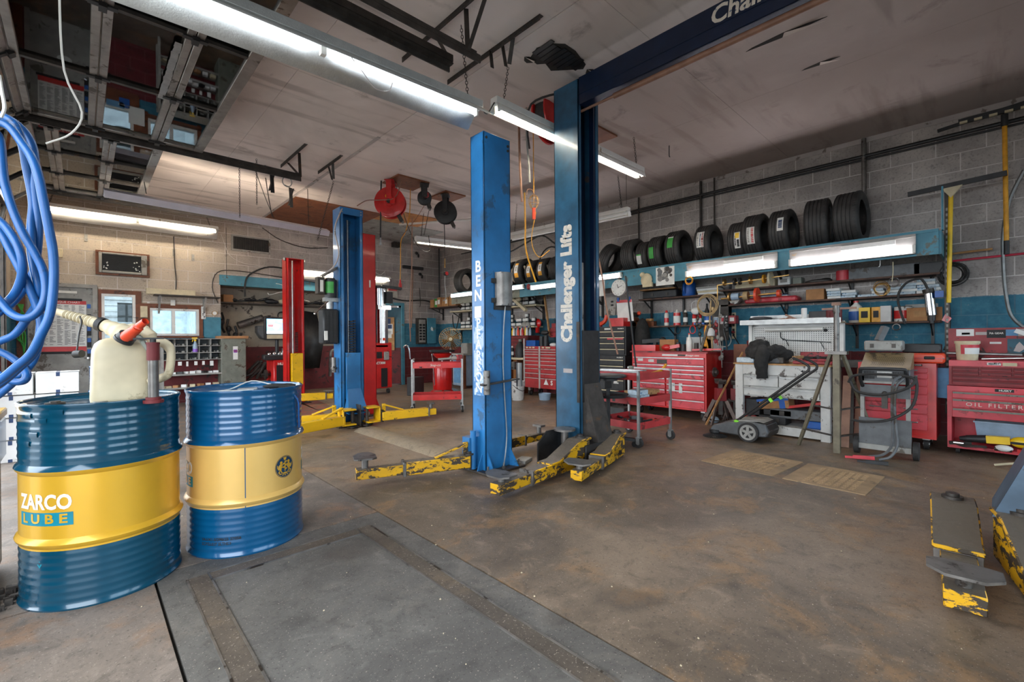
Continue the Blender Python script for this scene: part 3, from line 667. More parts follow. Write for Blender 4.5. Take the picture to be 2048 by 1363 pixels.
reel('small dark cord reel with a red label between the red and the black reel', tuple(atD(849, 396, 7.2)), .11, .1, 'black', R(-30), drum='rubber')
P('label_face', B().lathe([(0, 0), (.05, 0), (.05, .004)], (0.02, -.078, .03), 18, 'y'), 'dred_paint', D.objects['hose_reel.001'])
reel('black hose reel hanging right of the small cord reel', tuple(atD(891, 425, 7.7)), .19, .14, 'black', R(-42))
rb = reel('dark red hose reel half hidden by the tall navy post', tuple(atD(1104, 234, 5.0)), .27, .2, 'red_paint', R(8))
for lab, x, y, sx, sy in (('plywood plate on the ceiling above the red hose reel', 3.75, 6.4, .55, .5), ('plywood plate on the ceiling above the black reel', 4.65, 6.55, .42, .5), ('brown board on the ceiling behind the tall navy post', 4.45, 3.5, .72, .62)):
    S('ceiling_plate', B().box(-sx/2, sx/2, -sy/2, sy/2, -.022, -.001), 'plywood', lab, 'board', (x, y, HC))
hangcord('hose', 'dark hose dropping from the red reel to a coupling above the workshop cart', [(3.77, 6.25, 3.05), (3.79, 6.3, 2.7), (3.78, 6.3, 2.2), (3.74, 6.3, 1.6), (3.78, 6.35, 1.12)], .009, 'copper', 'hose')
hangcord('hose', 'black hose pipe left of the red hose reel ending in a silver coupling', [(3.38, 6.5, 3.6), (3.37, 6.5, 3.3), (3.36, 6.5, 2.72)], .012, 'rubber', 'hose')
S('coupling', B().cyl((0, 0, 0), (0, 0, .08), .014).cyl((0, 0, -.03), (0, 0, 0), .02), 'galv', 'silver hose coupling hanging left of the red hose reel', 'coupling', (3.36, 6.5, 2.64))
hangcord('cord', 'thin cord looping from the red reel to the left blue lift post', [(3.62, 6.3, 3.6), (3.5, 6.3, 3.32), (3.2, 6.2, 3.2), (2.95, 6.1, 3.12), (2.75, 5.98, 2.98)], .007, 'copper')
hangcord('cord', 'tan cord with a red plug hanging in front of the back wall', [(3.95, 6.6, 3.62), (3.93, 6.6, 3.2), (3.85, 6.6, 2.9), (3.78, 6.62, 2.75), (3.77, 6.62, 2.4), (3.76, 6.62, 2.1)], .007, 'hose_yellow')
S('plug', B().cyl((0, 0, -.09), (0, 0, 0), .018, .012).box(-.02, .02, -.015, .015, -.13, -.06), 'red_paint', 'red plug on the end of the tan cord', 'plug', (3.76, 6.62, 2.12))
ag = T('air_gauge', 'air inflator with round red gauge on a hose from the black reel', 'gauge', (4.62, 6.6, 2.3))
P('hose', B().tube([(-.05, -.05, 1.0), (0, 0, .75), (0, 0, .4), (.005, 0, .25)], .007), 'rubber', ag); P('grip', B().cyl((0, 0, .1), (.005, 0, .27), .014, .006), 'brass', ag)
P('gauge_body', B().cyl((.02, -.03, 0), (.02, .02, 0), .04, n=18), 'black', ag); P('dial', B().cyl((.02, -.034, 0), (.02, -.029, 0), .032, n=18), 'red_paint', ag)
P('tail_hose', B().tube([(.0, 0, -.04), (.0, 0, -.2), (.02, 0, -.42), (-.04, 0, -.48)], .009), 'lgrey', ag)
hangcord('cord', 'yellow air hose curving down behind the navy post', [(4.1, 4.1, 3.0), (4.16, 4.15, 2.6), (4.22, 4.2, 2.3), (4.4, 4.2, 1.9)], .012, 'hose_yellow', 'hose')
hangcord('cord', 'thin orange cord beside the yellow air hose', [(4.2, 4.0, 2.75), (4.22, 4.1, 2.4), (4.3, 4.05, 2.2), (4.45, 4.0, 2.3)], .006, 'hose_yellow')
hangcord('hose', 'two-tone brown pipe hanging left of the dark red reel', [(3.42, 3.5, 3.6), (3.43, 3.5, 3.1), (3.45, 3.5, 2.75), (3.46, 3.5, 2.62)], .014, 'copper', 'hose')
hangcord('hose', 'short grey hose end hanging beside the brown pipe', [(3.5, 3.46, 3.63), (3.5, 3.46, 3.3), (3.52, 3.45, 3.0), (3.53, 3.45, 2.83)], .012, 'lgrey', 'hose')
hangcord('hose', 'dark cable curling from the ceiling hole to the dark red reel', [(3.6, 2.8, 3.56), (3.4, 2.95, 3.54), (3.25, 3.15, 3.46), (3.35, 3.3, 3.3), (3.5, 3.42, 3.18)], .011, 'rubber', 'cable')
wl = T('work_light', 'caged work light hung on a cord beside the navy post', 'lamp', (3.8, 3.65, 2.72))
b = B()
for i in range(8):
    a = 2*PI*i/8; b.tube([(0, 0, .09), (.05*math.cos(a), .05*math.sin(a), .05), (.055*math.cos(a), .055*math.sin(a), -.02), (.03*math.cos(a), .03*math.sin(a), -.07)], .003, 4)
for z, r in ((.05, .05), (-.02, .055)): b.tube([(r*math.cos(2*PI*i/12), r*math.sin(2*PI*i/12), z) for i in range(12)], .003, 4, True, 1)
P('cage', b, 'brass', wl); P('grip', B().cyl((0, 0, -.2), (0, 0, -.07), .02), 'orange', wl); P('cord', B().tube([(0, 0, .09), (.02, .02, .4), (.0, .0, .91)], .006), 'hose_yellow', wl); P('hook', B().tube([(0, 0, .09), (-.03, 0, .13), (-.1, 0, .12), (-.12, 0, .05)], .006), 'copper', wl)
hangcord('hose', 'grey air hose hanging from the ceiling past the white wall clock', [(4.6, 3.55, 3.35), (4.62, 3.5, 2.7), (4.66, 3.42, 2.3), (4.70, 3.35, 1.9), (4.72, 3.3, 1.5), (4.8, 3.2, .95)], .011, 'copper', 'hose')
hangcord('wire', 'thin hook wire hanging from the ceiling over the right wall tires', [(5.8, 3.7, 3.63), (5.8, 3.7, 3.1)], .003, 'dark_steel', 'wire')
hangcord('hook', 'small black hook stub on the ceiling near the right wall', [(5.55, 2.9, 3.63), (5.55, 2.9, 3.5), (5.57, 2.9, 3.49)], .006, 'black', 'hook')
S('white_pipe', B().cyl((0, 0, 0), (-1.05, 1.45, -.02), .022), 'white', 'slanting white pipe on the ceiling behind the black hose reel', 'pipe', (5.9, 7.1, HC-.06))
for lab, pts in (('white wire dangling from the lamp on the back wall to the vent', [(1.95, 10.15, 3.2), (2.05, 10.35, 3.05), (2.15, 10.42, 2.85), (2.4, 10.44, 2.72), (2.9, 10.45, 2.7)]),):
    hangcord('wire', lab, pts, .0045, 'white_plastic', 'wire')
hangcord('wire', 'pinkish wire with an inline switch under the ribbed lamp', [(1.25, 2.78, 2.92), (1.3, 2.74, 2.84), (1.36, 2.72, 2.76), (1.42, 2.72, 2.75), (1.5, 2.76, 2.8), (1.55, 2.8, 2.9)], .0035, 'trimw', 'wire')
hangcord('wire', 'white wire coming down over the rolled-up doors at the left', [(-.05, 2.75, 3.16), (-.09, 2.76, 3.05), (-.05, 2.8, 2.9), (-.06, 2.85, 2.7), (-.05, 3.0, 2.42), (.01, 3.1, 2.28), (-.03, 3.15, 2.18), (-.12, 3.2, 2.12)], .0045, 'white_plastic', 'wire')

q = random.Random(21)
for lab, pts, r, m in (('thin grey cable running between the red reel and the cord reel', [(3.5, 6.3, 3.55), (3.9, 6.6, 3.0), (4.3, 6.9, 2.75), (4.7, 7.2, 2.8), (4.75, 7.3, 3.1)], .006, 'dark_steel'),
    ('thin cable dropping from the cord reel to the warm lamp', [tuple(atD(849, 410, 7.2)), tuple(atD(830, 440, 7.3)), tuple(atD(805, 470, 7.4))], .005, 'copper'),
    ('thin cable from the black reel to the ceiling lamp chain', [tuple(atD(862, 400, 7.4)), tuple(atD(854, 440, 7.4)), tuple(atD(848, 470, 7.4))], .005, 'dark_steel'),
    ('black cable swagged between the blue and navy posts near the wall', [(6.0, 7.2, 2.9), (6.2, 6.8, 2.85), (6.3, 6.3, 3.0), (6.35, 5.9, 3.1), (6.4, 5.6, 2.9)], .016, 'rubber'),
    ('black cable loop hanging over the orange stickered tires', [(6.9, 6.5, 2.2), (6.85, 6.45, 2.7), (6.8, 6.2, 2.95), (6.8, 5.9, 2.9), (6.85, 5.7, 2.4)], .014, 'rubber'),
    ('thin wire slanting from the middle track end down to the lilac lamp', [(1.55, 6.2, 3.25), (1.9, 7.0, 3.1), (2.15, 7.55, 3.02)], .005, 'dark_steel'),
    ('wire tied round the lilac lamp hanger', [(2.05, 7.6, 3.62), (2.1, 7.62, 3.3), (2.15, 7.64, 3.05)], .006, 'dark_steel'),
    ('wire hanger at the far end of the lilac lamp', [(2.7, 7.7, 3.62), (2.72, 7.72, 3.05)], .005, 'dark_steel'),
    ('wire hanger at the near end of the lilac lamp', [(.6, 7.5, 3.2), (.62, 7.5, 3.05)], .005, 'dark_steel'),
    ('pale cord drooping under the lilac lamp', [(1.9, 7.6, 2.98), (1.98, 7.6, 2.9), (2.1, 7.62, 2.89), (2.25, 7.65, 2.98)], .006, 'trimw'),
    ('black power cord joining the ribbed lamp to the twin tube lamp', [(2.36, 2.94, 3.05), (2.45, 2.97, 3.1), (2.55, 3.0, 3.08), (2.68, 3.05, 3.24)], .006, 'rubber')): hangcord('cable', lab, pts, r, m, 'cable')
for lab, x, y, z0 in (('clutch of dark clamps on a ceiling bracket above the lilac lamp', 2.02, 7.2, 3.42), ('second clutch of dark clamps on the ceiling near the vent', 2.5, 7.9, 3.45)): S('clamp_cluster', B().bar((-.12, -.1, .2), (.1, .1, .2), .03, .02).bar((0, 0, .2), (.02, .02, -.12), .05, .012).bar((.05, .02, .2), (-.03, .0, -.1), .04, .012), 'black_steel', lab, 'bracket', (x, y, z0))
# ================================================================ CAR LIFTS
def column(parent, x0, x1, yb, yf, h, m, name='column', lip=.045, t=.012):
    """C-section: back plate at yb, open side at yf"""
    s = 1 if yf > yb else -1; b = B()
    def bx(xa, xb, ya, yc, z0=0.02, z1=h): b.box(xa, xb, min(ya, yc), max(ya, yc), z0, z1)
    bx(x0, x1, yb, yb+s*t); bx(x0, x0+t, yb, yf); bx(x1-t, x1, yb, yf); bx(x0, x0+lip, yf-s*t, yf); bx(x1-lip, x1, yf-s*t, yf); bx(x0, x1, yb, yf, h-.008, h)
    return P(name, b, m, parent, .003)
def bolt(b, x, y, z=.02): b.cyl((x, y, z), (x, y, z+.02), .016, n=6).cyl((x, y, z+.02), (x, y, z+.05), .009, n=8)
def arm(parent, a, c, w=.11, z0=.05, h=.1, frac=.62, m='yellow_worn', padz=.08, neck=.0, pad='plate', brace=True, block=None):
    """swing arm: outer tube from the pivot a, telescoping inner tube to the tip c, lifting pad on a screw"""
    a, c = Vector((*a, 0)), Vector((*c, 0)); d = (c-a).normalized(); L = (c-a).length; n = Vector((-d.y, d.x, 0))
    o = link('arm', None, parent, (0, 0, 0)) if False else None
    b = B(); e = a+d*L*frac; up = Vector((0, 0, 1)); mid = up*(z0+h/2)
    b.bar(a+mid, e+mid, w, h)
    if neck: # goose-neck: the arm drops from the carriage pivot to the floor
        k = a+d*.1; q = a+d*min(.42, L*.4); w2 = w/2
        vs = []
        for p, zz in ((a-d*.08, neck), (k, neck), (q, z0+h+.012), (q+d*.12, z0+h+.012)):
            for sgn in (-1, 1): vs += [tuple(p+n*sgn*(w2+.012)+up*zz), tuple(p+n*sgn*(w2+.012)+up*(zz-.022))]
        fs = []
        for i in range(3):
            j = i*4; fs += [(j, j+4, j+6, j+2), (j+1, j+3, j+7, j+5), (j, j+1, j+5, j+4), (j+2, j+6, j+7, j+3)]
        fs += [(0, 2, 3, 1), (12, 13, 15, 14)]; b.add(vs, fs)
        for sgn in (-1, 1): b.add([tuple(a-d*.06+n*sgn*w2+up*z0), tuple(q+n*sgn*w2+up*z0), tuple(q+n*sgn*w2+up*(z0+h)), tuple(k+n*sgn*w2+up*(neck-.02)), tuple(a-d*.06+n*sgn*w2+up*(neck-.02))], [(0, 1, 2, 3, 4)])
    ar = P('arm', b, m, parent, .006)
    inn = B().bar(e-d*.05+up*(z0+h/2-.004), c+up*(z0+h/2-.004), w*.8, h*.76); P('extension', inn, m, ar, .004)
    bd = B(); bd.bar(e-d*.012+mid, e+d*.012+mid, w+.014, h+.012); P('end_band', bd, 'steel', ar, .003)
    p = c-d*.07+up*(z0+h*.86); pb = B().cyl(p, p+up*padz*.55, .026)
    if pad == 'plate':
        q = []
        for i, (u, v, zz) in enumerate(((-.115, -.045, .012), (-.06, -.085, .004), (.06, -.085, .004), (.115, -.045, .012), (.115, .045, .012), (.06, .085, .004), (-.06, .085, .004), (-.115, .045, .012))): q.append(p+n*u+d*v+up*(padz*.55+zz))
        pb.add(q+[v+up*.012 for v in q], [tuple(range(8))[::-1], tuple(range(8, 16))]+[(i, (i+1) % 8, 8+(i+1) % 8, 8+i) for i in range(8)])
        pb.k = 1
        for sgn in (-.02, .03): pb.cyl(p+n*sgn+d*.02+up*(padz*.55+.014), p+n*sgn+d*.02+up*(padz*.55+.0165), .008)
    elif pad == 'round': pb.cyl(p+up*padz*.55, p+up*(padz*.55+.018), .075, n=22)
    else: pb.bar(p+up*padz*.6-n*.06, p+up*padz*.6+n*.06, .07, .02)
    P('lift_pad', pb, ['steel', 'ink'], ar)
    pv = B().cyl(a+up*(z0-.02), a+up*(z0+max(h, neck-z0)+.03), .028).cyl(a+up*(z0+max(h, neck-z0)), a+up*(z0+max(h, neck-z0)+.015), .045); P('pivot_pin', pv, 'dark_steel', ar)
    if brace: P('gusset', B().bar(a+up*(z0+h+.10)+d*.02, a+d*.3+up*(z0+h+.005), .045, .02).bar(a+up*(z0+h)+d*.03, a+up*(z0+h+.11)+d*.03, .05, .02), m, ar, .003)
    return ar
def foot(parent, x0, x1, y0, y1, m='dark_steel', z=.02):
    o = P('base_plate', B().box(x0, x1, y0, y1, 0, z), m, parent, .004); b = B()
    for x in (x0+.045, (x0+x1)/2, x1-.045):
        for y in (y0+.045, y1-.045): bolt(b, x, y, z)
    E('anchor_bolt', b, 'steel', o, 0, 2); return o
def tri(b, p0, du, h, th, nrm):  # triangular stiffener
    p0 = Vector(p0); du = Vector(du); nrm = Vector(nrm)*th/2; b.add([p0-nrm, p0+du-nrm, p0+Vector((0, 0, h))-nrm, p0+nrm, p0+du+nrm, p0+Vector((0, 0, h))+nrm], [(0, 1, 2), (3, 5, 4), (0, 3, 4, 1), (1, 4, 5, 2), (2, 5, 3, 0)])
# --- blue lift, near post with the stacked lettering
A0, A1, AY, AF, AH = 2.5, 2.81, 2.99, 3.17, 2.92
pa = T('lift_post', 'bright blue lift post with stacked white letters BEN and a cable down its back', 'car lift', ((A0+A1)/2, (AY+AF)/2, 0), 0, 'car lift posts')
_P = P
def P(name, b, mat, parent, bevel=0, loc=None, rot=None, label=None):
    if isinstance(b, B) and getattr(b, 'w', False) is False and RELROOT is not None:
        b = rel(RELROOT, b); b.w = True
    return _P(name, b, mat, parent, bevel, loc, rot, label)
RELROOT = pa
column(pa, A0, A1, AY, AF, AH, 'blue_paint'); foot(pa, A0-.06, A1+.08, AY-.09, AF+.12)
b = B(); tri(b, (A0+.02, AY, .02), (0, -.085, 0), .16, .01, (1, 0, 0)); tri(b, (A0+.0, AY+.05, .02), (-.055, 0, 0), .14, .01, (0, 1, 0)); tri(b, (A1-.03, AY+.0, .02), (.03, -.08, 0), .16, .01, (1, 0, 0)); tri(b, (A1, AY+.1, .02), (.08, 0, 0), .2, .01, (0, 1, 0)); E('gusset', b, 'blue_paint', pa)
b = B()
for z in (AH-.06, AH-.1): bolt(b, 0, 0, 0) if False else b.cyl((A1-.03, AY-.008, z), (A1-.03, AY, z), .012, n=8)
b.cyl((A0+.03, AY-.008, AH-.05), (A0+.03, AY, AH-.05), .012, n=8); E('bolt_head', b, 'dark_steel', pa)
cv = B().lathe([(.088, -.14), (.088, .14)], (2.70, AY-.005, 1.58), 14, 'z', PI, 2*PI).prism([(2.612, AY-.005), (2.788, AY-.005), (2.77, AY-.07), (2.70, AY-.093), (2.63, AY-.07)], 1.715, 1.725).prism([(2.612, AY-.005), (2.788, AY-.005), (2.77, AY-.07), (2.70, AY-.093), (2.63, AY-.07)], 1.435, 1.445)
P('cable_cover', cv, 'steel', pa); E('cover_clip', B().box(2.575, 2.615, AY-.02, AY, 1.63, 1.67).box(2.575, 2.615, AY-.02, AY, 1.46, 1.5).box(2.6, 2.8, AY-.012, AY-.002, 1.40, 1.46), 'dark_steel', pa)
P('release_cable', B().tube([(2.71, AY-.03, 1.44), (2.70, AY-.015, 1.2), (2.695, AY-.012, .9), (2.72, AY-.012, .5), (2.73, AY-.014, .3), (2.70, AY-.03, .15), (2.64, AY-.07, .05)], .0055), 'galv', pa)
b = B().bar((2.42, AY-.05, .76), (2.86, AY-.05, .79), .045, .012).box(2.44, 2.5, AY-.05, AY+.0, .755, .77).box(2.79, 2.84, AY-.05, AY, .78, .79); P('adapter_rack', b, 'dark_steel', pa)
P('height_adapter', B().cyl((2.475, AY-.05, .68), (2.475, AY-.05, .88), .028, n=16), 'steel', pa); P('height_adapter', B().cyl((2.855, AY-.05, .72), (2.855, AY-.05, .93), .028, n=16), 'steel', pa)
for i, chs in enumerate('BEN'): lettering('letter', chs, 'letter_white', pa, .135, (A0-.001-pa.location.x, AY+.085-pa.location.y, 1.77-i*.125), (R(90), 0, R(-90)), weight=.03)
P('peeled_label', B().box(A0-.002, A0, AY+.045, AY+.135, 1.33, 1.43), 'letter_white', pa)
M['scraped'] = mk('scraped_paint', (176, 194, 212), .5, 0, .2, 9, (70, 124, 176), .55, 9)
P('scraped_patch', B().box(A0-.0006, A0+.002, AY+.02, AY+.15, .66, 1.33), 'scraped', pa)
M['faded'] = mk('scraped_lettering', (214, 216, 218), .5, 0, .15, 20, (120, 150, 180), .35, 22)
for i, chs in enumerate('PEARSON'): lettering('scraped_letter', chs, 'faded', pa, .115, (A0-.001-pa.location.x, AY+.085-pa.location.y, 1.28-i*.093), (R(90), 0, R(-90)), weight=.03)
arm(pa, (2.42, 3.12), (1.55, 3.44), .10, .05, .105, .6, 'yellow_worn', .13)
arm(pa, (2.78, 3.36), (3.62, 3.36), .10, .06, .095, .62, 'yellow_worn', .13, brace=False, pad='block')
P('pivot_block', B().box(2.41, 2.5, 3.1, 3.2, .04, .3).cyl((2.45, 3.1, .03), (2.45, 3.1, .36), .025), 'blue_paint', pa)
# --- blue lift, far post seen from its open side
Bx0, Bx1, By, Bf, BH = 2.5, 2.82, 6.2, 5.96, 2.92
pb_ = T('lift_post', 'blue lift post turned open side forward, carrying the black hydraulic tank', 'car lift', ((Bx0+Bx1)/2, 6.08, 0), 0, 'car lift posts'); RELROOT = pb_
column(pb_, Bx0, Bx1, By, Bf, BH, 'blue_paint'); foot(pb_, Bx0-.08, Bx1+.08, Bf-.1, By+.08)
P('top_plate', B().box(Bx0, Bx1, Bf-.004, Bf+.004, BH-.09, BH), 'blue_paint', pb_); b = B()
for x in (Bx0+.03, Bx1-.03):
    for z in (BH-.03, BH-.065): b.cyl((x, Bf-.01, z), (x, Bf, z), .01, n=8)
E('bolt_head', b, 'galv', pb_)
P('carriage', B().box(Bx0+.06, Bx1-.06, Bf-.03, By-.03, .36, .98).prism([(Bx0+.05, Bf-.02), (Bx1-.05, Bf-.02), (Bx1-.03, Bf-.16), (Bx0+.03, Bf-.16)], .17, .19), 'blue_paint', pb_, .004)
b = B().add([(Bx0+.07, Bf-.04, .5), (Bx1-.07, Bf-.04, .5), (Bx1-.03, Bf-.15, .22), (Bx0+.03, Bf-.15, .22), (Bx0+.03, Bf-.02, .22), (Bx1-.03, Bf-.02, .22)], [(0, 1, 2, 3), (0, 3, 4), (1, 5, 2), (3, 2, 5, 4)]); P('carriage_foot', b, 'blue_paint', pb_)
b = B(); z = .98
while z < 1.42: b.box(2.62, 2.66, Bf-.02, Bf+.03, z, z+.02); b.box(2.67, 2.69, Bf-.03, Bf+.02, z+.008, z+.028); z += .034
P('lift_chain', b, 'black_steel', pb_); P('screw_shaft', B().cyl((2.68, By-.06, .3), (2.68, By-.06, 2.8), .012), 'galv', pb_)
for s in (-1, 1): P('pivot_bracket', B().box(2.66+s*.17-.09, 2.66+s*.17+.09, 5.68, 5.86, .24, .26).box(2.66+s*.17-.09, 2.66+s*.17+.09, 5.68, 5.86, .05, .07).box(2.66+s*.25-.008, 2.66+s*.25+.008, 5.68, 5.86, .05, .26), 'yellow_clean', pb_, .003)
P('pivot_plate', B().cyl((2.56, 5.76, .0), (2.56, 5.76, .26), .022).cyl((2.76, 5.76, .0), (2.76, 5.76, .26), .022).box(2.645, 2.66, 5.72, 5.98, .02, .3).cyl((2.56, 5.76, .02), (2.56, 5.76, .03), .07, n=18).cyl((2.76, 5.76, .02), (2.76, 5.76, .03), .07, n=18), 'dark_steel', pb_)
arm(pb_, (2.43, 5.74), (1.4, 5.5), .1, .06, .12, .7, 'yellow_clean', .06); arm(pb_, (2.95, 5.72), (3.72, 5.58), .1, .06, .115, .85, 'yellow_clean', .13, pad='block')
arm(pb_, (2.45, 6.0), (1.5, 6.3), .1, .06, .12, .7, 'yellow_clean', .05)
RELROOT = None
ht = T('hydraulic_tank', 'black ribbed hydraulic pump tank hanging on the far blue lift post', 'pump', (2.38, 6.07, 1.33)); b = B().box(-.1, .1, -.09, .09, -.23, .23)
P('tank', b, 'black', ht, .018); b = B()
for x in (-.07, -.02, .03, .08): b.box(x-.006, x+.006, -.098, -.088, -.22, .2)
P('rib', b, 'black_steel', ht); P('label_plate', B().box(-.09, -.05, -.1, -.088, -.18, -.06), 'white_plastic', ht); P('neck', B().cyl((.02, 0, .23), (.02, 0, .33), .045).box(-.06, .12, -.04, .04, .33, .38), 'galv', ht)
P('motor', B().cyl((.03, 0, .38), (.03, 0, .62), .078, n=20).cyl((.03, 0, .62), (.03, 0, .64), .06, n=20), 'black', ht); P('motor_label', B().lathe([(.079, -.09), (.079, .06)], (.03, 0, .53), 12, 'z', R(200), R(280)), 'green', ht)
P('switch_box', B().box(-.16, -.07, -.07, .03, .42, .64), 'dark_steel', ht, .006); P('switch_label', B().box(-.13, -.09, -.073, -.069, .45, .6), 'white_plastic', ht); P('lever', B().tube([(-.02, -.05, .33), (-.1, -.06, .26), (-.2, -.07, .16)], .009).ball((-.2, -.07, .16), .016), 'chrome', ht)
P('cap_arm', B().bar((-.08, -.02, .66), (.14, 0, .8), .05, .03), 'steel', ht)
hangcord('hose', 'pale hose dropping from the far blue post top to the pump switch', [(2.52, 5.95, 2.88), (2.42, 5.93, 2.6), (2.47, 5.93, 2.3), (2.4, 5.95, 2.1), (2.25, 6.0, 1.98)], .009, 'trimw', 'hose')
S('height_adapter', B().cyl((0, 0, -.1), (0, 0, .1), .03, n=16).cyl((0, 0, -.06), (0, 0, -.03), .04, n=16), 'steel', 'steel pad adapter clipped to the far blue post below the pump', 'adapter', (2.44, 6.05, .82))
cvr = S('cable_hump', B().prism([(-.16, 0), (-.09, .035), (.09, .035), (.16, 0)], 0, 1, 'y'), 'hump', 'grey cable hump on the floor linking the two blue lift posts', 'cover', (2.64, 3.4, 0)); cvr.scale = (1, 2.15, 1)
# --- red lift
def red_post(label, x0, x1, yb, yf, h, group='car lift posts'):
    global RELROOT
    t = T('lift_post', label, 'car lift', ((x0+x1)/2, (yb+yf)/2, 0), 0, group); RELROOT = t
    column(t, x0, x1, yb, yf, h, 'red_lift'); foot(t, x0-.08, x1+.08, min(yb, yf)-.1, max(yb, yf)+.1)
    return t
ya = 8.45
rx0, rx1, rh = atY(573, 650, 8.78)[0], atY(609, 650, 8.78)[0], atY(591, 517, 8.78)[1]
pc = red_post('red lift post with a yellow carriage, left of the blue posts', rx0, rx1, 9.0, 8.78, rh)
P('carriage', B().box(rx0+.07, rx1-.05, 8.72, 8.95, .35, .92), 'yellow_clean', pc, .004); P('lift_cable', B().cyl((rx0+.1, 8.76, .9), (rx0+.1, 8.76, rh-.05), .012), 'galv', pc)
b = B(); z = .95
while z < 1.3: b.box(rx0+.15, rx0+.19, 8.76, 8.8, z, z+.02); z += .03
P('lift_chain', b, 'black_steel', pc); E('top_bolt', B().cyl((rx0-.02, 8.8, rh-.05), (rx0-.02, 8.8, rh), .02).cyl((rx1+.02, 8.8, rh-.05), (rx1+.02, 8.8, rh), .02), 'galv', pc)
arm(pc, (rx0+.12, 8.66), (rx1+.4, 8.5), .1, .06, .13, .8, 'yellow_clean', .05, brace=False)
pd = red_post('plain red lift post behind the far blue post', 3.0, 3.3, 6.55, 6.78, 2.76)
b = B(); tri(b, (3.3, 6.6, .02), (.1, 0, 0), .28, .012, (0, 1, 0)); E('gusset', b, 'red_lift', pd); P('decal', B().box(3.19, 3.215, 6.547, 6.55, 1.95, 2.06), 'letter_worn', pd)
b = B(); P('power_unit', B().cyl((3.44, 6.62, 1.1), (3.44, 6.62, 1.62), .085, n=20).cyl((3.40, 6.62, 1.68), (3.40, 6.62, 1.95), .09, n=20).box(3.33, 3.55, 6.54, 6.68, 1.62, 1.69), 'chrome', pd)
P('motor_fan', B().cyl((3.40, 6.62, 1.95), (3.40, 6.62, 1.985), .1, n=20).bar((3.42, 6.6, 1.99), (3.72, 6.52, 1.96), .1, .035).box(3.46, 3.56, 6.5, 6.56, 1.72, 1.9), 'black_steel', pd); P('red_button', B().cyl((3.42, 6.52, 1.16), (3.42, 6.54, 1.16), .022), 'orange', pd)
# --- navy lift joined overhead by a beam, second post just out at the right
Cx0, Cx1, Cy, Cf, CH = 3.36, 3.67, 2.95, 2.65, 3.55
lc = T('two_post_lift', 'tall navy two-post lift with white lettering and a beam overhead', 'car lift', ((Cx0+Cx1)/2, 2.8, 0), 0); RELROOT = lc
column(lc, Cx0, Cx1, Cy, Cf, CH, 'navy_paint', 'post', .04); foot(lc, Cx0-.1, Cx1+.1, Cf-.16, Cy+.12, 'black_steel')
P('inner_channel', B().box(Cx0+.012, Cx1-.012, Cf+.16, Cf+.165, .02, 3.5), 'dnavy_paint', lc); P('cylinder', B().cyl((3.45, Cf+.06, 1.0), (3.45, Cf+.06, 1.86), .032, n=16), 'steel', lc); P('guide_rail', B().box(3.6, 3.64, Cf+.01, Cf+.06, .3, 3.45), 'dnavy_paint', lc)
P('carriage', B().box(Cx0+.03, Cx1-.03, Cf-.015, Cf+.16, .55, 1.22), 'black_steel', lc, .004)
b = B().prism([(Cf+.02, .18), (Cf+.02, .72), (Cf-.02, .72), (Cf-.17, .2)], 3.40, 3.415, 'x').prism([(Cf+.02, .18), (Cf+.02, .72), (Cf-.02, .72), (Cf-.17, .2)], 3.62, 3.635, 'x').add([(3.40, Cf-.021, .72), (3.635, Cf-.021, .72), (3.635, Cf-.172, .2), (3.40, Cf-.172, .2)], [(0, 1, 2, 3)])
P('carriage_foot', b, 'dark_steel', lc); P('pivot_box', B().box(3.22, 3.82, Cf-.17, Cf-.02, .05, .2), 'black_steel', lc, .005)
E('edge_guard', B().box(Cx0-.012, Cx0+.0, Cf+.0, Cf+.03, .55, 1.3).box(Cx1+.005, Cx1+.02, Cf+.02, Cf+.05, .3, 3.3), 'dark_steel', lc)
ly = (Cf+Cy)/2-2.8
for s_, z, wd in (('Challenger', 1.49, .77), ('Lifts', 2.075, .29)):
    lettering('lettering', s_, 'letter_worn', lc, .18, (Cx0-.0015-lc.location.x, ly, z), (0, R(-90), 0), weight=.05, width=wd)
P('rating_label', B().box(Cx0-.002, Cx0, 2.74, 2.85, .82, .86), 'trimw', lc)
P('overhead_beam', B().box(3.37, 3.385, -.5, Cf, 3.31, 3.56).box(3.385, 3.47, -.5, Cf, 3.31, 3.325).box(3.385, 3.47, -.5, Cf, 3.545, 3.56).box(3.362, 3.372, -.5, Cf, 3.40, 3.406), 'dnavy_paint', lc)
lettering('lettering', 'Challenger Lifts', 'letter_worn', lc, .17, (3.3685-lc.location.x, .9-2.8, 3.475), (R(90), 0, R(-90)), weight=.024, width=1.06, shear=.12)
P('shutoff_bar', B().cyl((3.42, -.5, 3.27), (3.42, 2.3, 3.27), .024, n=12).cyl((3.42, 2.3, 3.27), (3.42, Cf+.05, 3.27), .012, n=10), 'copper', lc)
a1 = arm(lc, (3.24, 2.56), (2.12, 2.44), .12, .035, .1, .68, 'yellow_worn', .07, neck=.26, brace=False)
a2 = arm(lc, (3.72, 2.50), (2.78, 2.24), .12, .035, .1, .55, 'yellow_worn', .07, neck=.24, brace=False)
P('spare_pad', B().cyl((3.24, 2.74, .17), (3.24, 2.74, .3), .035).cyl((3.24, 2.74, .3), (3.24, 2.74, .318), .1, n=22), ['steel'], lc)
b = B().prism([(2.98, .02), (2.98, .2), (3.1, .3), (3.3, .3), (3.3, .02)], 2.83, 2.845, 'y'); P('side_plate', b, 'black_steel', lc)
M['slate'] = mk('slate_blue_paint', (72, 92, 110), .4, .1, .25, 5, (60, 58, 56), .25, 6)
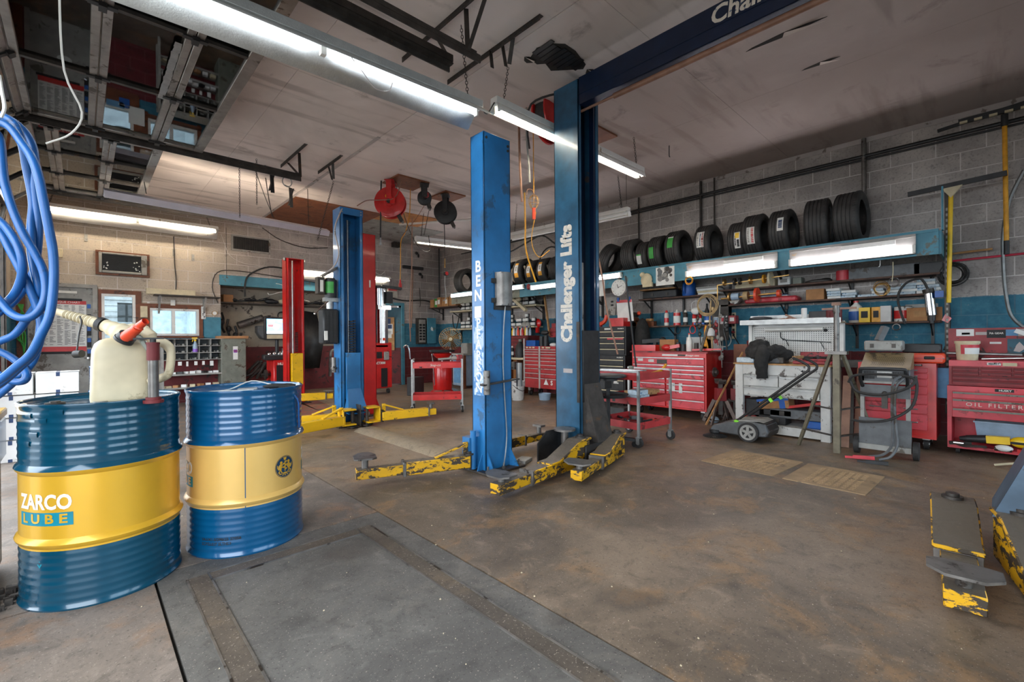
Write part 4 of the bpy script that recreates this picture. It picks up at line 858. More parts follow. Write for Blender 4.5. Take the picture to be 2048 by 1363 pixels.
# second post: column, carriage foot and two arms
Qf = -.34
column(lc, 3.36, 3.67, -.62, Qf, CH, 'navy_paint', 'post', .04); foot(lc, 3.26, 3.77, -.72, Qf+.14, 'black_steel')
P('carriage', B().box(3.39, 3.64, Qf-.16, Qf+.015, .5, 1.2), 'black_steel', lc)
b = B()
for xx in (3.30, 3.645): b.prism([(Qf-.05, .24), (Qf-.05, 1.1), (Qf+.03, 1.1), (Qf+.36, .24)], xx, xx+.02, 'x')
b.add([(3.30, Qf+.031, 1.1), (3.665, Qf+.031, 1.1), (3.665, Qf+.361, .24), (3.30, Qf+.361, .24)], [(0, 1, 2, 3)]); P('carriage_foot', b, 'slate', lc)
P('pivot_box', B().box(3.2, 3.84, Qf+.02, Qf+.24, .05, .22), 'black_steel', lc, .005)
arm(lc, (3.48, .17), (2.56, .09), .16, .03, .1, .5, 'yellow_worn', .09, neck=.25, brace=False)
arm(lc, (3.32, -.08), (2.1, -.34), .17, .03, .1, .6, 'yellow_worn', .09, neck=.27, brace=False)
RELROOT = None
S('wood_block', B().box(-.08, .08, -.055, .055, 0, .035), 'lgrey', 'grey wooden block on the floor between the blue and navy posts', 'block', (2.98, 3.02, 0), R(20), bevel=.004)
# ================================================================ FOREGROUND LEFT: drums, jug, hose, cartons
def drum(label, loc, r, m_blue, m_gold, turn=0):
    t = T('oil_drum', label, 'drum', (*loc, 0)); e = .006
    def wall(z0, z1, ribs):
        p = [(r, z0)]; n = ribs
        for i in range(n):
            z = z0+(z1-z0)*(i+.5)/n; h = (z1-z0)/n*.32; p += [(r, z-h), (r+.0016, z-h*.3), (r+.0016, z+h*.3), (r, z+h)]
        return p+[(r, z1)]
    hoop = lambda z: [(r, z-.022), (r+.01, z-.01), (r+.014, z), (r+.01, z+.01), (r, z+.022)]
    P('lower_shell', B().lathe([(0, .02), (r-.01, .02), (r-.004, 0), (r+.005, 0), (r+.007, .008), (r+.003, .016)]+wall(.03, .255, 7), n=72), m_blue, t)
    P('middle_band', B().lathe([(r, .255)]+hoop(.285)+[(r, .32), (r, .57)]+hoop(.595)[:3], n=72), m_gold, t)
    P('upper_shell', B().lathe(hoop(.595)[2:]+wall(.63, .85, 7)+[(r+.003, .862), (r+.007, .87), (r+.006, .878), (r, .88), (r-.006, .876), (r-.008, .862)], n=72), m_blue, t)
    P('lid', B().lathe([(r-.007, .868), (r-.02, .858), (r-.05, .856), (0, .858)], n=48), m_blue, t)
    return t
def wrap(name, me, mat, parent, r, a0, z0):
    for v in me.vertices:
        a = a0+v.co.x/r; q = r+.0012+v.co.z; v.co = (q*math.cos(a), q*math.sin(a), z0+v.co.y)
    me.materials.clear(); me.materials.append(M[mat]); return link(name, me, parent)
def patch(w, h, n=16):
    b = B()
    for i in range(n):
        x0, x1 = -w/2+w*i/n, -w/2+w*(i+1)/n; b.add([(x0, -h/2, 0), (x1, -h/2, 0), (x1, h/2, 0), (x0, h/2, 0)], [(0, 1, 2, 3)])
    return b.mesh('patch', 'ink', False, False)
def poly(*pl):
    b = B()
    for p in pl:
        c = (sum(q[0] for q in p)/len(p), sum(q[1] for q in p)/len(p)); vs = [(*c, 0)]+[(*q, 0) for q in p]
        b.add(vs, [(0, i+1, (i+1) % len(p)+1) for i in range(len(p))])
    return b.mesh('poly', 'ink', False, False)
def circ(cx, cy, r, n=28, ry=None): return [(cx+r*math.cos(2*PI*i/n), cy+(ry or r)*math.sin(2*PI*i/n)) for i in range(n)]
def brand(t, r, a, z=0):
    wrap('brand_lettering', text('ZARCO', .085, weight=.03, extrude=.0003, width=.236, height=.066), 'letter_white', t, r, a, .462+z)
    wrap('brand_bar', patch(.24, .056), 'sticker_teal', t, r-.0004, a, .392+z)
    wrap('brand_lettering', text('LUBE', .05, weight=.03, extrude=.0003, space=1.6, width=.2, height=.04), 'gold', t, r+.0004, a, .392+z)
def crest(t, r, a, z):
    wrap('crest_disc', poly(circ(0, 0, .062)), 'sticker_navy', t, r, a, z)
    ring = B(); o, i_ = circ(0, 0, .0595, 40), circ(0, 0, .0575, 40); ring.add([(*p, 0) for p in o+i_], [(k, (k+1) % 40, 40+(k+1) % 40, 40+k) for k in range(40)]); wrap('crest_ring', ring.mesh('ring', 'ink', False, False), 'gold', t, r+.0003, a, z)
    pl = [circ(0, .004, .004, 8, .034), circ(0, .042, .009, 10, .005), [(-.009, .045), (-.011, .054), (-.004, .049), (0, .056), (.004, .049), (.011, .054), (.009, .045)], circ(0, -.036, .016, 12, .005)]
    for k in range(5): pl += [circ(-.008*(1 if k % 2 else -1), -.012+k*.01, .008, 8, .004)]
    for s in (-1, 1):   # a rampant beast each side of the tree
        f = lambda L: [(s*x, y) for x, y in L]
        pl += [circ(s*.025, .026, .0085, 10, .008), f([(.02, .02), (.032, .018), (.036, 0), (.033, -.018), (.024, -.018), (.022, 0)]), f([(.022, .012), (.012, .018), (.009, .014), (.02, .006)]), f([(.022, .002), (.011, .004), (.01, 0), (.022, -.004)]),
               f([(.026, -.016), (.018, -.03), (.013, -.034), (.02, -.036), (.03, -.022)]), f([(.03, -.016), (.036, -.03), (.031, -.038), (.039, -.036), (.04, -.02)]), f([(.035, -.01), (.046, -.004), (.044, .012), (.049, .016), (.05, 0), (.042, -.014)])]
    for k in range(7): an = R(215+k*18.5); pl.append(circ(.047*math.cos(an), .047*math.sin(an), .0055, 8, .0035))
    wrap('crest_figures', poly(*pl), 'gold', t, r+.0005, a, z)
M['sticker_navy'] = mk('navy_ink', (14, 58, 88), .4)
r1 = .2925
g1 = drum('left blue and gold oil drum lettered ZARCO LUBE with the jug on top', (.08, 2.985), r1, 'drum_blue', 'gold')
brand(g1, r1, R(-136))
wrap('drop_mark', poly([(0, .016), (.011, 0), (0, -.016), (-.011, 0)]), 'sticker_teal', g1, r1, R(-138), .20); wrap('drop_mark_centre', poly([(0, .007), (.005, 0), (0, -.007), (-.005, 0)]), 'drum_blue', g1, r1+.0005, R(-138), .202)
P('bung', B().cyl((-.17, -.06, .856), (-.17, -.06, .872), .035, n=18).cyl((-.17, -.06, .872), (-.17, -.06, .878), .02, n=6), 'dark_steel', g1); P('bung', B().cyl((-.02, -.16, .856), (-.02, -.16, .872), .026, n=16), 'galv', g1)
b = B()
for a, zz, L in ((-150, .82, .03), (-140, .80, .05), (-146, .74, .04), (-152, .70, .03), (-128, .835, .05)): b.lathe([(r1+.0045, zz), (r1+.006, zz+.012), (r1+.0045, zz+.022)], n=4, a0=R(a), a1=R(a)+L/r1)
E('dent_crease', b, 'drum_blue', g1)
c2 = (.705, 3.035)
g2 = drum('right blue and pale gold oil drum with the round crest', c2, r1, 'drum_blue2', 'gold2')
crest(g2, r1, R(-64), .432); brand(g2, r1, R(-6)); brand(g2, r1, R(-186))
P('seam', B().box(-.002, .002, -.001, .001, .03, .86), 'drum_blue2', g2, 0, (r1*math.cos(R(-105)), r1*math.sin(R(-105)), 0), (0, 0, R(-15)))
for i, s_ in enumerate(('1A1/X1.5/290/25 27058', 'SGP/BL007 BLTH09')): wrap('print', text(s_, .02, weight=.03, extrude=.0003, width=.2 if i == 0 else .155, height=.0165), 'ink', g2, r1, R(-129) if i == 0 else R(-133.5), .10-i*.024)
# things lying on the right drum lid
for nm, bb, m, lab, cat, lo in (('paper', B().box(-.09, .09, -.04, .04, 0, .003), 'paper', 'white paper lying on the right drum lid', 'paper', (.63, 2.96, .859)), ('gloves', B().ball((0, 0, .015), (.07, .03, .016)).ball((.06, .02, .014), (.05, .025, .015)).bar((.02, -.02, .012), (.1, -.05, .01), .02, .015), 'cloth_black', 'dark gloves lying at the right of the right drum lid', 'gloves', (.84, 2.95, .859)),
    ('torn_foil', B().box(-.05, .05, -.03, .03, 0, .004), 'galv', 'small foil scrap on the right drum lid', 'foil', (.72, 3.07, .859))): S(nm, bb, m, lab, cat, lo, R(-20))
hangcord('wire', 'white wire curled over the right drum lid', [(.5, 2.98, .864), (.62, 3.05, .864), (.75, 3.12, .90), (.85, 3.1, .875), (.9, 3.02, .864)], .004, 'white_plastic', 'wire')
hangcord('wire', 'blue wire running down the right side of the right drum', [(.86, 2.84, .868), (.92, 2.82, .8), (.93, 2.83, .7), (.935, 2.84, .63)], .005, 'hose_blue', 'wire')
# ---- fluid jug with ribbed spout and red funnel
RELROOT = jg = T('fluid_jug', 'yellowed translucent fluid jug with long ribbed spout and red funnel, standing on the left drum', 'jug', (.14, 2.9, .86))
hx, hy = .112, .085; b = B(); ca, sa = math.cos(R(-5)), math.sin(R(-5))
prof = [(.0, .96), (.004, 1), (.02, 1.02), (.1, 1.0), (.2, .97), (.245, .95), (.275, .86), (.292, .7), (.30, .5), (.305, .25)]
vs = []; n = 28
for z, k in prof:
    for i in range(n):
        a = 2*PI*i/n; c_, s_ = math.cos(a), math.sin(a); e = .45
        x = hx*k*math.copysign(abs(c_)**e, c_); y = hy*k*math.copysign(abs(s_)**e, s_); vs.append((.14+x*ca-y*sa, 2.9+x*sa+y*ca, .86+z))
fs = [(j*n+i, j*n+(i+1) % n, (j+1)*n+(i+1) % n, (j+1)*n+i) for j in range(len(prof)-1) for i in range(n)]+[tuple(range(n-1, -1, -1)), tuple(range((len(prof)-1)*n, len(prof)*n))]
P('body', b.add(vs, fs), 'jug', jg)
t0 = 2.19
pts = [atD(*q, t0) for q in ((262, 676), (248, 668), (228, 658), (210, 650))]; P('neck', B().tube([*pts], [.05, .046, .036, .03], 16), 'jug', jg)
P('shoulder_bulge', B().tube([atD(*q, t0+.06) for q in ((250, 668), (275, 664), (298, 670), (306, 684))], [.045, .04, .03, .022], 14), 'jug', jg)
P('collar', B().cyl(atD(208, 650, t0), atD(199, 647, t0), .034, n=18), 'black', jg)
a, c = atD(201, 648, t0), atD(112, 622, t0-.02); pp = []; rr = []
for i in range(60):
    k = i/59; pp.append(a.lerp(c, k)); rr.append((.026-.011*k)+(.004*math.sin(i*1.25) if .18 < k < .8 else 0))
P('ribbed_spout', B().tube(pp, rr, 12, smooth=0), 'jug', jg)
P('cap_strap', B().tube([atD(x, y, t0-.03) for x, y in ((160, 632), (163, 645), (158, 668), (154, 700), (152, 710))], .0035), 'black', jg); P('spout_cap', B().cyl(atD(150, 708, t0-.03), atD(164, 707, t0-.03), .018, n=14), 'black', jg)
P('funnel_collar', B().cyl(atD(248, 678, t0-.05), atD(256, 671, t0-.05), .037, n=22).cyl(atD(246, 681, t0-.05), atD(249, 677, t0-.05), .04, n=22), 'black', jg)
a, c = atD(252, 674, t0-.06), atD(276, 655, t0-.08); d = atD(278, 652, t0-.08); e = atD(291, 642, t0-.09)
P('funnel', B().tube([a+(c-a)*(i/12) for i in range(13)], [.027-.0006*i+(.0015 if i % 2 else 0) for i in range(13)], 18, smooth=0).cyl(c, d, .022, .018, n=18).cyl(d, e, .0175, .0155, n=18, caps=False), 'orange', jg)
P('funnel_bore', B().cyl(d.lerp(e, .5), d.lerp(e, .52), .0155, n=16), 'red_paint', jg)
P('handle', B().tube([atD(x, y, t0+.03) for x, y in ((300, 684), (322, 684), (336, 692), (342, 706), (340, 735), (334, 750), (318, 757), (300, 762))], [.02, .022, .021, .018, .018, .019, .02, .02], 12), 'jug', jg)
RELROOT = gp = T('hand_pump', 'hand pump with dark red head and steel barrel, standing beside the jug', 'pump', (*atD(307, 788, 2.14)[:2], .86))
p = atD(307, 788, 2.14); x, y = p.x, p.y; zt = lambda py: atD(307, py, 2.14).z
P('barrel', B().cyl((x, y, .87), (x, y, zt(718)), .021, n=20), 'steel', gp); P('head', B().cyl((x, y, zt(720)), (x, y, zt(688)), .025, n=20).cyl((x, y, zt(688)), (x, y, zt(684)), .027, n=20), 'dred_gloss', gp) if False else P('head', B().cyl((x, y, zt(720)), (x, y, zt(688)), .025, n=20).cyl((x, y, zt(688)), (x, y, zt(684)), .027, n=20), 'maroon', gp)
P('foot', B().cyl((x, y, .858), (x, y, .872), .04, n=22).cyl((x, y, .872), (x, y, .885), .03, n=22), 'maroon', gp); P('stem', B().cyl((x, y, zt(684)), (x, y, zt(676)), .012, n=12).bar((x-.07, y+.01, zt(677)), (x+.04, y-.01, zt(676)), .02, .008), 'black', gp)
P('outlet_hose', B().tube([atD(x_, y_, 2.13) for x_, y_ in ((302, 705), (290, 690), (283, 678), (276, 672))], .011), 'green_grey', gp)
RELROOT = None
# ---- coiled blue air hose hanging at the left
strands = [
 [(-40, 262), (-10, 246), (18, 253), (44, 286), (64, 316), (77, 352), (86, 396), (98, 457), (106, 503), (108, 549), (105, 596), (98, 633), (83, 667), (62, 707), (31, 734), (0, 759), (-40, 780)],
 [(-40, 250), (-4, 270), (4, 321), (9, 363), (25, 417), (46, 466), (68, 503), (86, 540), (92, 577), (86, 608), (68, 630), (46, 636), (22, 626), (0, 602), (-40, 560)],
 [(-40, 415), (0, 442), (25, 472), (40, 503), (45, 534), (40, 565), (25, 593), (0, 614), (-40, 640)],
 [(-40, 420), (0, 463), (22, 503), (46, 549), (62, 583), (74, 614), (82, 645), (80, 676), (68, 707), (40, 734), (0, 768), (-40, 790)],
 [(4, 231), (31, 250), (46, 294), (53, 334), (62, 378), (66, 411), (63, 448), (63, 503), (72, 553), (79, 580), (74, 608), (55, 636), (31, 667), (0, 682), (-40, 700)],
 [(-20, 225), (4, 231), (31, 246), (53, 268), (66, 294), (70, 323), (70, 374), (77, 442), (75, 497), (66, 546), (46, 580), (22, 608), (0, 623), (-40, 660)],
 [(-40, 690), (0, 703), (25, 716), (46, 734), (54, 750), (46, 762), (25, 762), (0, 750), (-40, 730)],
 [(82, 645), (76, 690), (66, 722), (40, 752), (0, 788), (-40, 815)]]
b = B(); o = atD(0, 240, 1.3)
for k, st in enumerate(strands): b.tube([atD(x, y, 1.22+.022*k+.012*math.sin(i*.9+k))-o for i, (x, y) in enumerate(st)], .0102, 10, smooth=5)
S('air_hose', b, 'hose_blue', 'coil of bright blue air hose hanging in big loops at the left', 'hose', o)
hangcord('wire', 'white wire hanging over the blue hose coil', [tuple(atD(x, y, 1.18)) for x, y in ((-2, 150), (4, 185), (9, 215), (2, 235))], .004, 'white_plastic', 'wire')
hk = S('hose_hook', B().tube([(0, 0, .25), (0, 0, 0), (-.06, 0, -.05), (-.1, 0, 0)], .008), 'dark_steel', 'dark hook carrying the blue hose coil', 'hook', tuple(atD(-14, 236, 1.3)))
# ---- stack of white cartons
k = 0
M['carton_print'] = mk('blue_print', (44, 66, 104), .6)
for row in range(4):
    for j, (x0, x1) in enumerate(((-.66, -.345), (-.335, -.02))):
        z = row*.214; t = T('carton', ['white carton at the bottom of the stack', 'white carton second up in the stack', 'white carton third up in the stack', 'topmost white carton of the stack'][row]+(' by the wall' if j == 0 else ' beside the oil drum'), 'box', ((x0+x1)/2, 6.62, z), R(random.uniform(-2, 2)), 'white cartons stacked by the door')
        P('box_body', B().box(-.155, .155, -.14, .14, 0, .205), 'white_card', t, .004); E('tape', B().box(-.014, .014, -.1415, .1415, .165, .2065), 'carton_print', t); P('lid_flap', B().add([(-.157, -.142, .206), (.16, -.145, .209), (.157, .142, .206), (-.157, .142, .206)], [(0, 1, 2, 3)]), 'white_card', t); P('box_print', B().box(-.015, .015, -.1415, -.14, .0, .03), 'carton_print', t)
g3 = drum('plain blue drum mostly hidden behind the jug and the cartons', (.34, 7.0), .28, 'drum_blue2', 'drum_blue2')
# ---- squat bin at the very left edge
wb_ = T('waste_caddy', 'blue and grey steel caddy at the left edge beside the left drum', 'bin', (-.52, 3.3, 0)); 
P('lower_tank', B().box(-.24, .215, -.18, .2, .02, .56), 'lgrey', wb_, .02); P('upper_tank', B().box(-.26, .232, -.2, .22, .56, .77), 'drum_blue', wb_, .012); P('rim', B().box(-.265, .236, -.205, .225, .77, .81), 'gold', wb_, .006)  # gold reflection along the upper edge is painted in as the rim's colour
b = B(); rr = random.Random(3)
for i in range(60): x, y = -.3+rr.uniform(-.12, .06), 3.0+rr.uniform(-.1, .12); b.box(x, x+rr.uniform(.01, .03), y, y+rr.uniform(.01, .03), 0, rr.uniform(.006, .03))
o = S('floor_dirt', b, 'dark_steel', 'swept dirt and rubble at the foot of the caddy', 'dirt'); o['kind'] = 'stuff'
b = B()
for i in range(420):
    x, y = rr.uniform(-.2, 6.4), rr.uniform(-.8, 7.5); s_ = rr.uniform(.002, .009); b.add([(x, y, .001), (x+s_, y+.3*s_, .001), (x+.8*s_, y+s_, .004), (x, y+s_, .001)], [(0, 1, 2, 3)])
o = S('floor_litter', b, 'cream', 'pale chips and crumbs scattered over the concrete floor', 'litter'); o['kind'] = 'stuff'
# ================================================================ BACK WALL AND FAR BAY
def at_b(x, y, Y=10.45): a = atY(x, y, Y); return (a[0], Y, a[1])
def at_r(x, y, X_=7.1): a = atX(x, y, X_); return (X_, a[0], a[1])
# air conditioner through the wall
t = T('air_conditioner', 'dusty through-wall air conditioner with a dark grille above the brown window', 'air conditioner', (.54, YB-.06, 2.5))
E('surround', B().box(-.36, -.32, -.0, .1, -.19, .2).box(.32, .36, 0, .1, -.19, .2).box(-.36, .36, -.02, .1, -.2, -.17).box(-.36, .36, -.01, .1, .18, .21), 'brown_wood', t)
E('bezel', B().box(-.32, -.28, -.06, .1, -.17, .18).box(.24, .32, -.06, .1, -.17, .18).box(-.28, .24, -.06, .1, -.17, -.13).box(-.28, .24, -.06, .1, .15, .18), 'lgrey', t, .008)
P('grille_back', B().box(-.28, .24, -.02, .1, -.13, .15), 'ink', t)
b = B()
for i in range(18): b.box(-.28, .24, -.045, -.02, -.125+i*.0155, -.119+i*.0155)
P('louvre', b, 'black', t); b = B()
for i in range(16): b.ball((random.choice((random.uniform(-.26, -.2), random.uniform(.1, .22))), -.047, random.uniform(-.11, .05)), random.uniform(.006, .014), 6, 4)
P('lint_spots', b, 'paper', t)['kind'] = 'stuff'
t = T('wall_vent', 'dark rectangular vent grille high on the back wall', 'vent', (2.55, YB-.01, 3.13))
E('frame', B().box(-.36, .36, -.01, .01, -.16, -.125).box(-.36, .36, -.01, .01, .125, .16).box(-.36, -.325, -.01, .01, -.125, .125).box(.325, .36, -.01, .01, -.125, .125), 'lgrey', t); P('duct', B().box(-.325, .325, .0, .01, -.125, .125), 'ink', t); b = B()
for i in range(20): b.box(-.31+i*.033, -.3+i*.033, -.012, .002, -.125, .125)
P('vane', b, 'dark_steel', t)
# shelf over window with long cream carton
t = T('bracket_shelf', 'thin wall shelf on two brackets above the slider window', 'shelf', (1.3, YB, 1.98))
P('shelf_board', B().box(-.35, .66, -.26, 0, 0, .02), 'dark_steel', t)
for x in (-.27, .42): P('bracket', B().bar((x, -.22, 0), (x, -.01, -.3), .03, .012).box(x-.015, x+.015, -.015, 0, -.32, 0), 'lgrey', t)
S('long_carton', B().box(-.36, .36, -.05, .05, 0, .1), 'cream', 'long cream carton on the shelf above the slider window', 'box', (1.2, YB-.15, 2.0), bevel=.004)
for x, y, w, h, m, lab in ((302, 672, .1, .2, 'cream', 'tan paper hung between the two office windows'), (278, 668, .22, .3, 'paper', 'white clipboard sheet below the tan paper'), (236, 682, .24, .1, 'lblue', 'blue printed card under the small square window'), (254, 688, .14, .16, 'blue', 'dark blue sign with lettering under the small square window'), (407, 625, .07, .24, 'paper', 'tall white printed notice right of the slider window'), (346, 605, .07, .1, 'white_plastic', 'small white box on the wall below the shelf')):
    X0, _, Z0 = at_b(x, y); o = S('notice', B().box(-w/2, w/2, -.008, 0, -h/2, h/2), m, lab, 'notice', (X0, YB-.03, Z0))
X0, _, Z0 = at_b(288, 623); D.objects['notice'].location = (X0, YB-.04, Z0)
b = B()
for i in range(9): b.box(-.024+random.uniform(0, .03), .0+random.uniform(0, .03), -.0095, -.0075, -.1+i*.024, -.086+i*.024)
o = link('print', b.mesh('print', 'ink'), D.objects['notice.004']); 
lettering('print', 'THANK YOU', 'paper', D.objects['notice.003'], .03, (0, -.0095, .04), FACE)
ck = T('round_gauge', 'small round thermometer dial on the back wall left of the alcove', 'gauge', at_b(429, 626, YB-.02)); P('rim', B().cyl((0, -.02, 0), (0, .02, 0), .045, n=20), 'brass', ck); P('dial', B().cyl((0, -.022, 0), (0, -.019, 0), .036, n=20), 'paper', ck)
X('trim_5', B().box(1.72, 2.0, YB-.012, YB, 1.22, 1.62), 'teal')
for x, y, lab in ((172, 475, 'left'), (348, 505, 'middle'), (386, 515, 'right')): S('anchor_plate', B().box(-.02, .02, -.012, 0, -.06, .06), 'lgrey', 'small grey anchor plate on the back wall, %s one of three' % {'left': 'above the air conditioner, leftmost', 'middle': 'right of the cable, middle', 'right': 'farthest right'}[lab], 'plate', at_b(x, y, YB))
S('junction_box', B().box(-.05, .05, -.04, 0, -.07, .07), 'cream', 'cream junction box left of the air conditioner', 'box', at_b(117, 506, YB), bevel=.005)
for lab, pts, r, m in (('dark cable running down the back wall above the shelf', [(1.26, YB-.02, 3.1), (1.27, YB-.02, 2.6), (1.29, YB-.02, 2.3), (1.28, YB-.03, 2.06)], .009, 'dark_steel'),
    ('thin drop wire left of the vent', [(2.1, YB-.03, 3.4), (2.1, YB-.03, 2.4)], .004, 'black'), ('black hose arching over the alcove to its shelf', [(2.42, YB-.04, 2.05), (2.42, YB-.05, 2.3), (2.5, YB-.05, 2.5), (2.8, YB-.05, 2.68), (3.1, YB-.05, 2.7), (3.4, YB-.05, 2.62)], .016, 'rubber'),
    ('thin cable outlining the top of the alcove', [(1.95, YB-.03, 1.9), (1.86, YB-.03, 2.2), (1.95, YB-.03, 2.5), (2.3, YB-.04, 2.56), (3.2, YB-.04, 2.5), (4.4, YB-.04, 2.4)], .009, 'dark_steel'),
    ('sagging cable below the ceiling right of the vent', [(2.75, YB-.04, 3.5), (3.1, YB-.04, 3.3), (3.6, YB-.04, 3.2), (4.1, YB-.04, 3.26)], .009, 'dark_steel'), ('black hose sagging along the back wall to the corner', [(4.9, YB-.05, 2.66), (5.4, YB-.05, 2.3), (6.0, YB-.05, 2.16), (6.6, YB-.05, 2.2), (6.9, YB-.05, 2.14), (7.1, YB-.08, 1.98)], .018, 'rubber'),
    ('white cable curling from the floodlight', [(5.0, YB-.06, 3.1), (5.1, YB-.08, 2.9), (5.35, YB-.08, 2.76), (5.5, YB-.06, 2.85)], .009, 'white_plastic')): hangcord('cable', lab, pts, r, m, 'cable')
S('conduit', B().cyl((0, 0, 0), (0, 0, 1.75), .016, n=10), 'black', 'black conduit in the far corner of the shop', 'pipe', (7.12, YB-.06, 1.9))
S('floodlight', B().box(-.09, .09, -.1, .02, -.06, .06).cyl((.1, -.05, 0), (.1, .0, .05), .05, n=14).bar((0, .0, .05), (0, .06, .12), .03, .02), 'dark_steel', 'twin floodlight on the back wall beside the red post', 'lamp', at_b(790, 490, YB-.08))
# ---- alcove contents
sh = T('alcove_shelf', 'long dark steel shelf across the alcove', 'shelf', (2.02, 10.85, 1.93)); P('shelf_board', B().box(0, 2.95, -.1, .33, 0, .02), 'dark_steel', sh)
for x in (1.6, 2.5): P('bracket', B().bar((x, .3, -.25), (x, 0, 0), .03, .01).box(x-.02, x+.02, .31, .34, -.8, 0), 'dark_steel', sh)
rn = random.Random(5)
S('carton', B().box(-.09, .09, -.08, .08, 0, .16), 'card', 'small cardboard box at the left end of the alcove shelf', 'box', (2.2, 10.95, 1.95), R(8))
def wiper(x, z, L, tl, lab):
    b = B(); b.bar((-L/2, 0, 0), (L/2, 0, tl), .03, .03).ball((-L/2+.03, -.02, .02), (.06, .04, .03), 8, 5).ball((L*.2, -.03, .04), (.08, .04, .035), 8, 5).bar((-L*.2, -.03, .03), (L*.35, -.06, .06+tl), .012, .012); S('wiper_assembly', b, 'black', lab, 'car part', (x, 10.95, z), R(rn.uniform(-12, 12)))
for i in range(6): wiper(2.5+i*.36, 1.99+.02*(i % 2), .42, rn.uniform(-.03, .06), 'black car part heaped on the alcove shelf, %s from the left' % ['first', 'second', 'third', 'fourth', 'fifth', 'sixth'][i])
for i in range(3): S('part_bag', B().ball((0, 0, .06), (.12, .07, .06), 10, 6).ball((.09, -.03, .05), (.07, .05, .04), 8, 5), 'cream' if i == 1 else 'black', 'bundled %s belt bag on the alcove shelf, %s' % (('pale', 'between the dark ones') if i == 1 else ('dark', ['left of the pale one', '', 'right of the pale one'][i])), 'bag', (3.0+i*.26, 10.86, 1.95))
hangcord('hanger_rod', 'bent white rod poking out above the alcove shelf', [(2.85, 10.5, 2.16), (2.9, 10.5, 2.12), (3.15, 10.5, 2.2), (3.3, 10.5, 2.12), (3.7, 10.5, 2.02)], .006, 'paper', 'rod')
hangcord('hanger_rod', 'white rod hook under the blue header board', [(3.0, 10.46, 2.36), (3.12, 10.45, 2.34), (3.14, 10.45, 2.26), (3.3, 10.45, 2.2)], .006, 'paper', 'rod')
S('muffler', B().cyl((-.28, 0, -.1), (.2, 0, .08), .075, n=16).cyl((.2, 0, .08), (.36, 0, .12), .025), 'steel', 'grey muffler hung on the alcove wall', 'car part', (2.7, 11.05, 1.58))
S('plastic_bin', B().prism([(-.36, .12), (.36, .12), (.34, -.03), (.28, -.16), (-.28, -.16), (-.36, -.02)], -.12, .12, 'y'), 'grey_plastic', 'grey plastic tank hung on the alcove wall above the balancer', 'bin', (3.12, 11.03, 1.36), bevel=.015)
hangcord('ring_tool', 'dark metal ring hanging at the alcove wall', [(3.3+.08*math.cos(a), 11.1, 1.72+.08*math.sin(a)) for a in [2*PI*i/12 for i in range(13)]], .014, 'black_steel', 'ring')
for i in range(4): S('hanging_part', B().tube([(0, 0, 0), (.03*(-1)**i, -.02, -.15), (0, -.03, -.3), (.05, 0, -.42)], .022).ball((0, -.03, -.2), (.05, .04, .07)), 'black_steel', 'tangled black hose hanging at the left side of the alcove, %s' % ['topmost', 'second', 'third', 'lowest'][i], 'hose', (2.12+i*.12, 11.05, 1.75-.14*i))
hd = S('car_hood', B().add([(0, 0, 0), (.6, .0, 0), (.66, -.1, .6), (.5, -.12, 1.3), (.1, -.1, 1.35), (-.04, -.05, .6)], [(0, 1, 2, 5), (5, 2, 3, 4)]), 'black_steel', 'dark curved car panel leaning at the right of the alcove', 'car part', (3.5, 11.02, .5)); m = hd.modifiers.new('solid', 'SOLIDIFY'); m.thickness = .03
S('exhaust_pipe', B().tube([(0, 0, 0), (0, -.05, .5), (.05, -.05, .62), (.3, -.05, .7), (.34, -.05, .82), (.35, 0, 1.2)], .035, 10), 'steel', 'bent exhaust pipe behind the black pump tank', 'car part', (4.3, 10.9, .3))
# grey cabinet, parts bins
t = T('steel_cabinet', 'grey green steel cabinet with a pink sticker and a cardboard lid', 'cabinet', (2.12, 10.15, 0)); P('body', B().box(-.22, .19, -.2, .2, 0, 1.2), 'green_grey', t, .008); P('top_board', B().box(-.24, .23, -.22, .22, 1.2, 1.25), 'card', t); E('sticker', B().box(-.03, .05, -.204, -.2, .8, 1.05), 'paper', t); P('sticker_print', B().box(-.02, .04, -.206, -.203, .93, .99), 'purple', t)
lettering('sticker_text', '585', 'dred_paint', t, .05, (.01, -.207, .96), FACE, weight=.02)
t = T('parts_bin_rack', 'grey steel pigeonhole rack full of small parts, with two shelves below', 'shelf', (1.02, 10.12, 0)); b = B(); W_ = .9
for i in range(6): b.box(i*W_/5-.008, i*W_/5+.008, -.14, .14, .82, 1.2)
for z in (.82, .945, 1.07, 1.195): b.box(0, W_, -.16, .14, z-.006, z+.006)
P('pigeonholes', b, 'lgrey', t); P('back_sheet', B().box(0, W_, .14, .15, .3, .82), 'maroon', t); P('bin_back', B().box(0, W_, .13, .14, .82, 1.2), 'grey_plastic', t); b = B()
for x in (0, W_): 
    for y in (-.15, .13): b.box(x-.018, x+.018, y-.018, y+.018, 0, 1.2)
P('upright', b, 'lgrey', t)
for z in (.54, .30): P('lower_shelf', B().box(0, W_, -.16, .14, z, z+.03), 'lgrey', t)
b = B()
for i in range(5):
    for z in (.826, .951, 1.076):
        for k in range(4): b.ball((i*W_/5+.04+rn.uniform(0, .1), -.1+rn.uniform(0, .08), z+.012), rn.uniform(.01, .024), 6, 4)
o = P('small_parts', b, 'lgrey', t); o['kind'] = 'stuff'
b = B()
for i in range(6): x = .1+i*.12; b.box(x, x+rn.uniform(.03, .07), -.162, -.158, .70+rn.uniform(0, .03), .79)
E('hang_tag', b, 'paper', t)
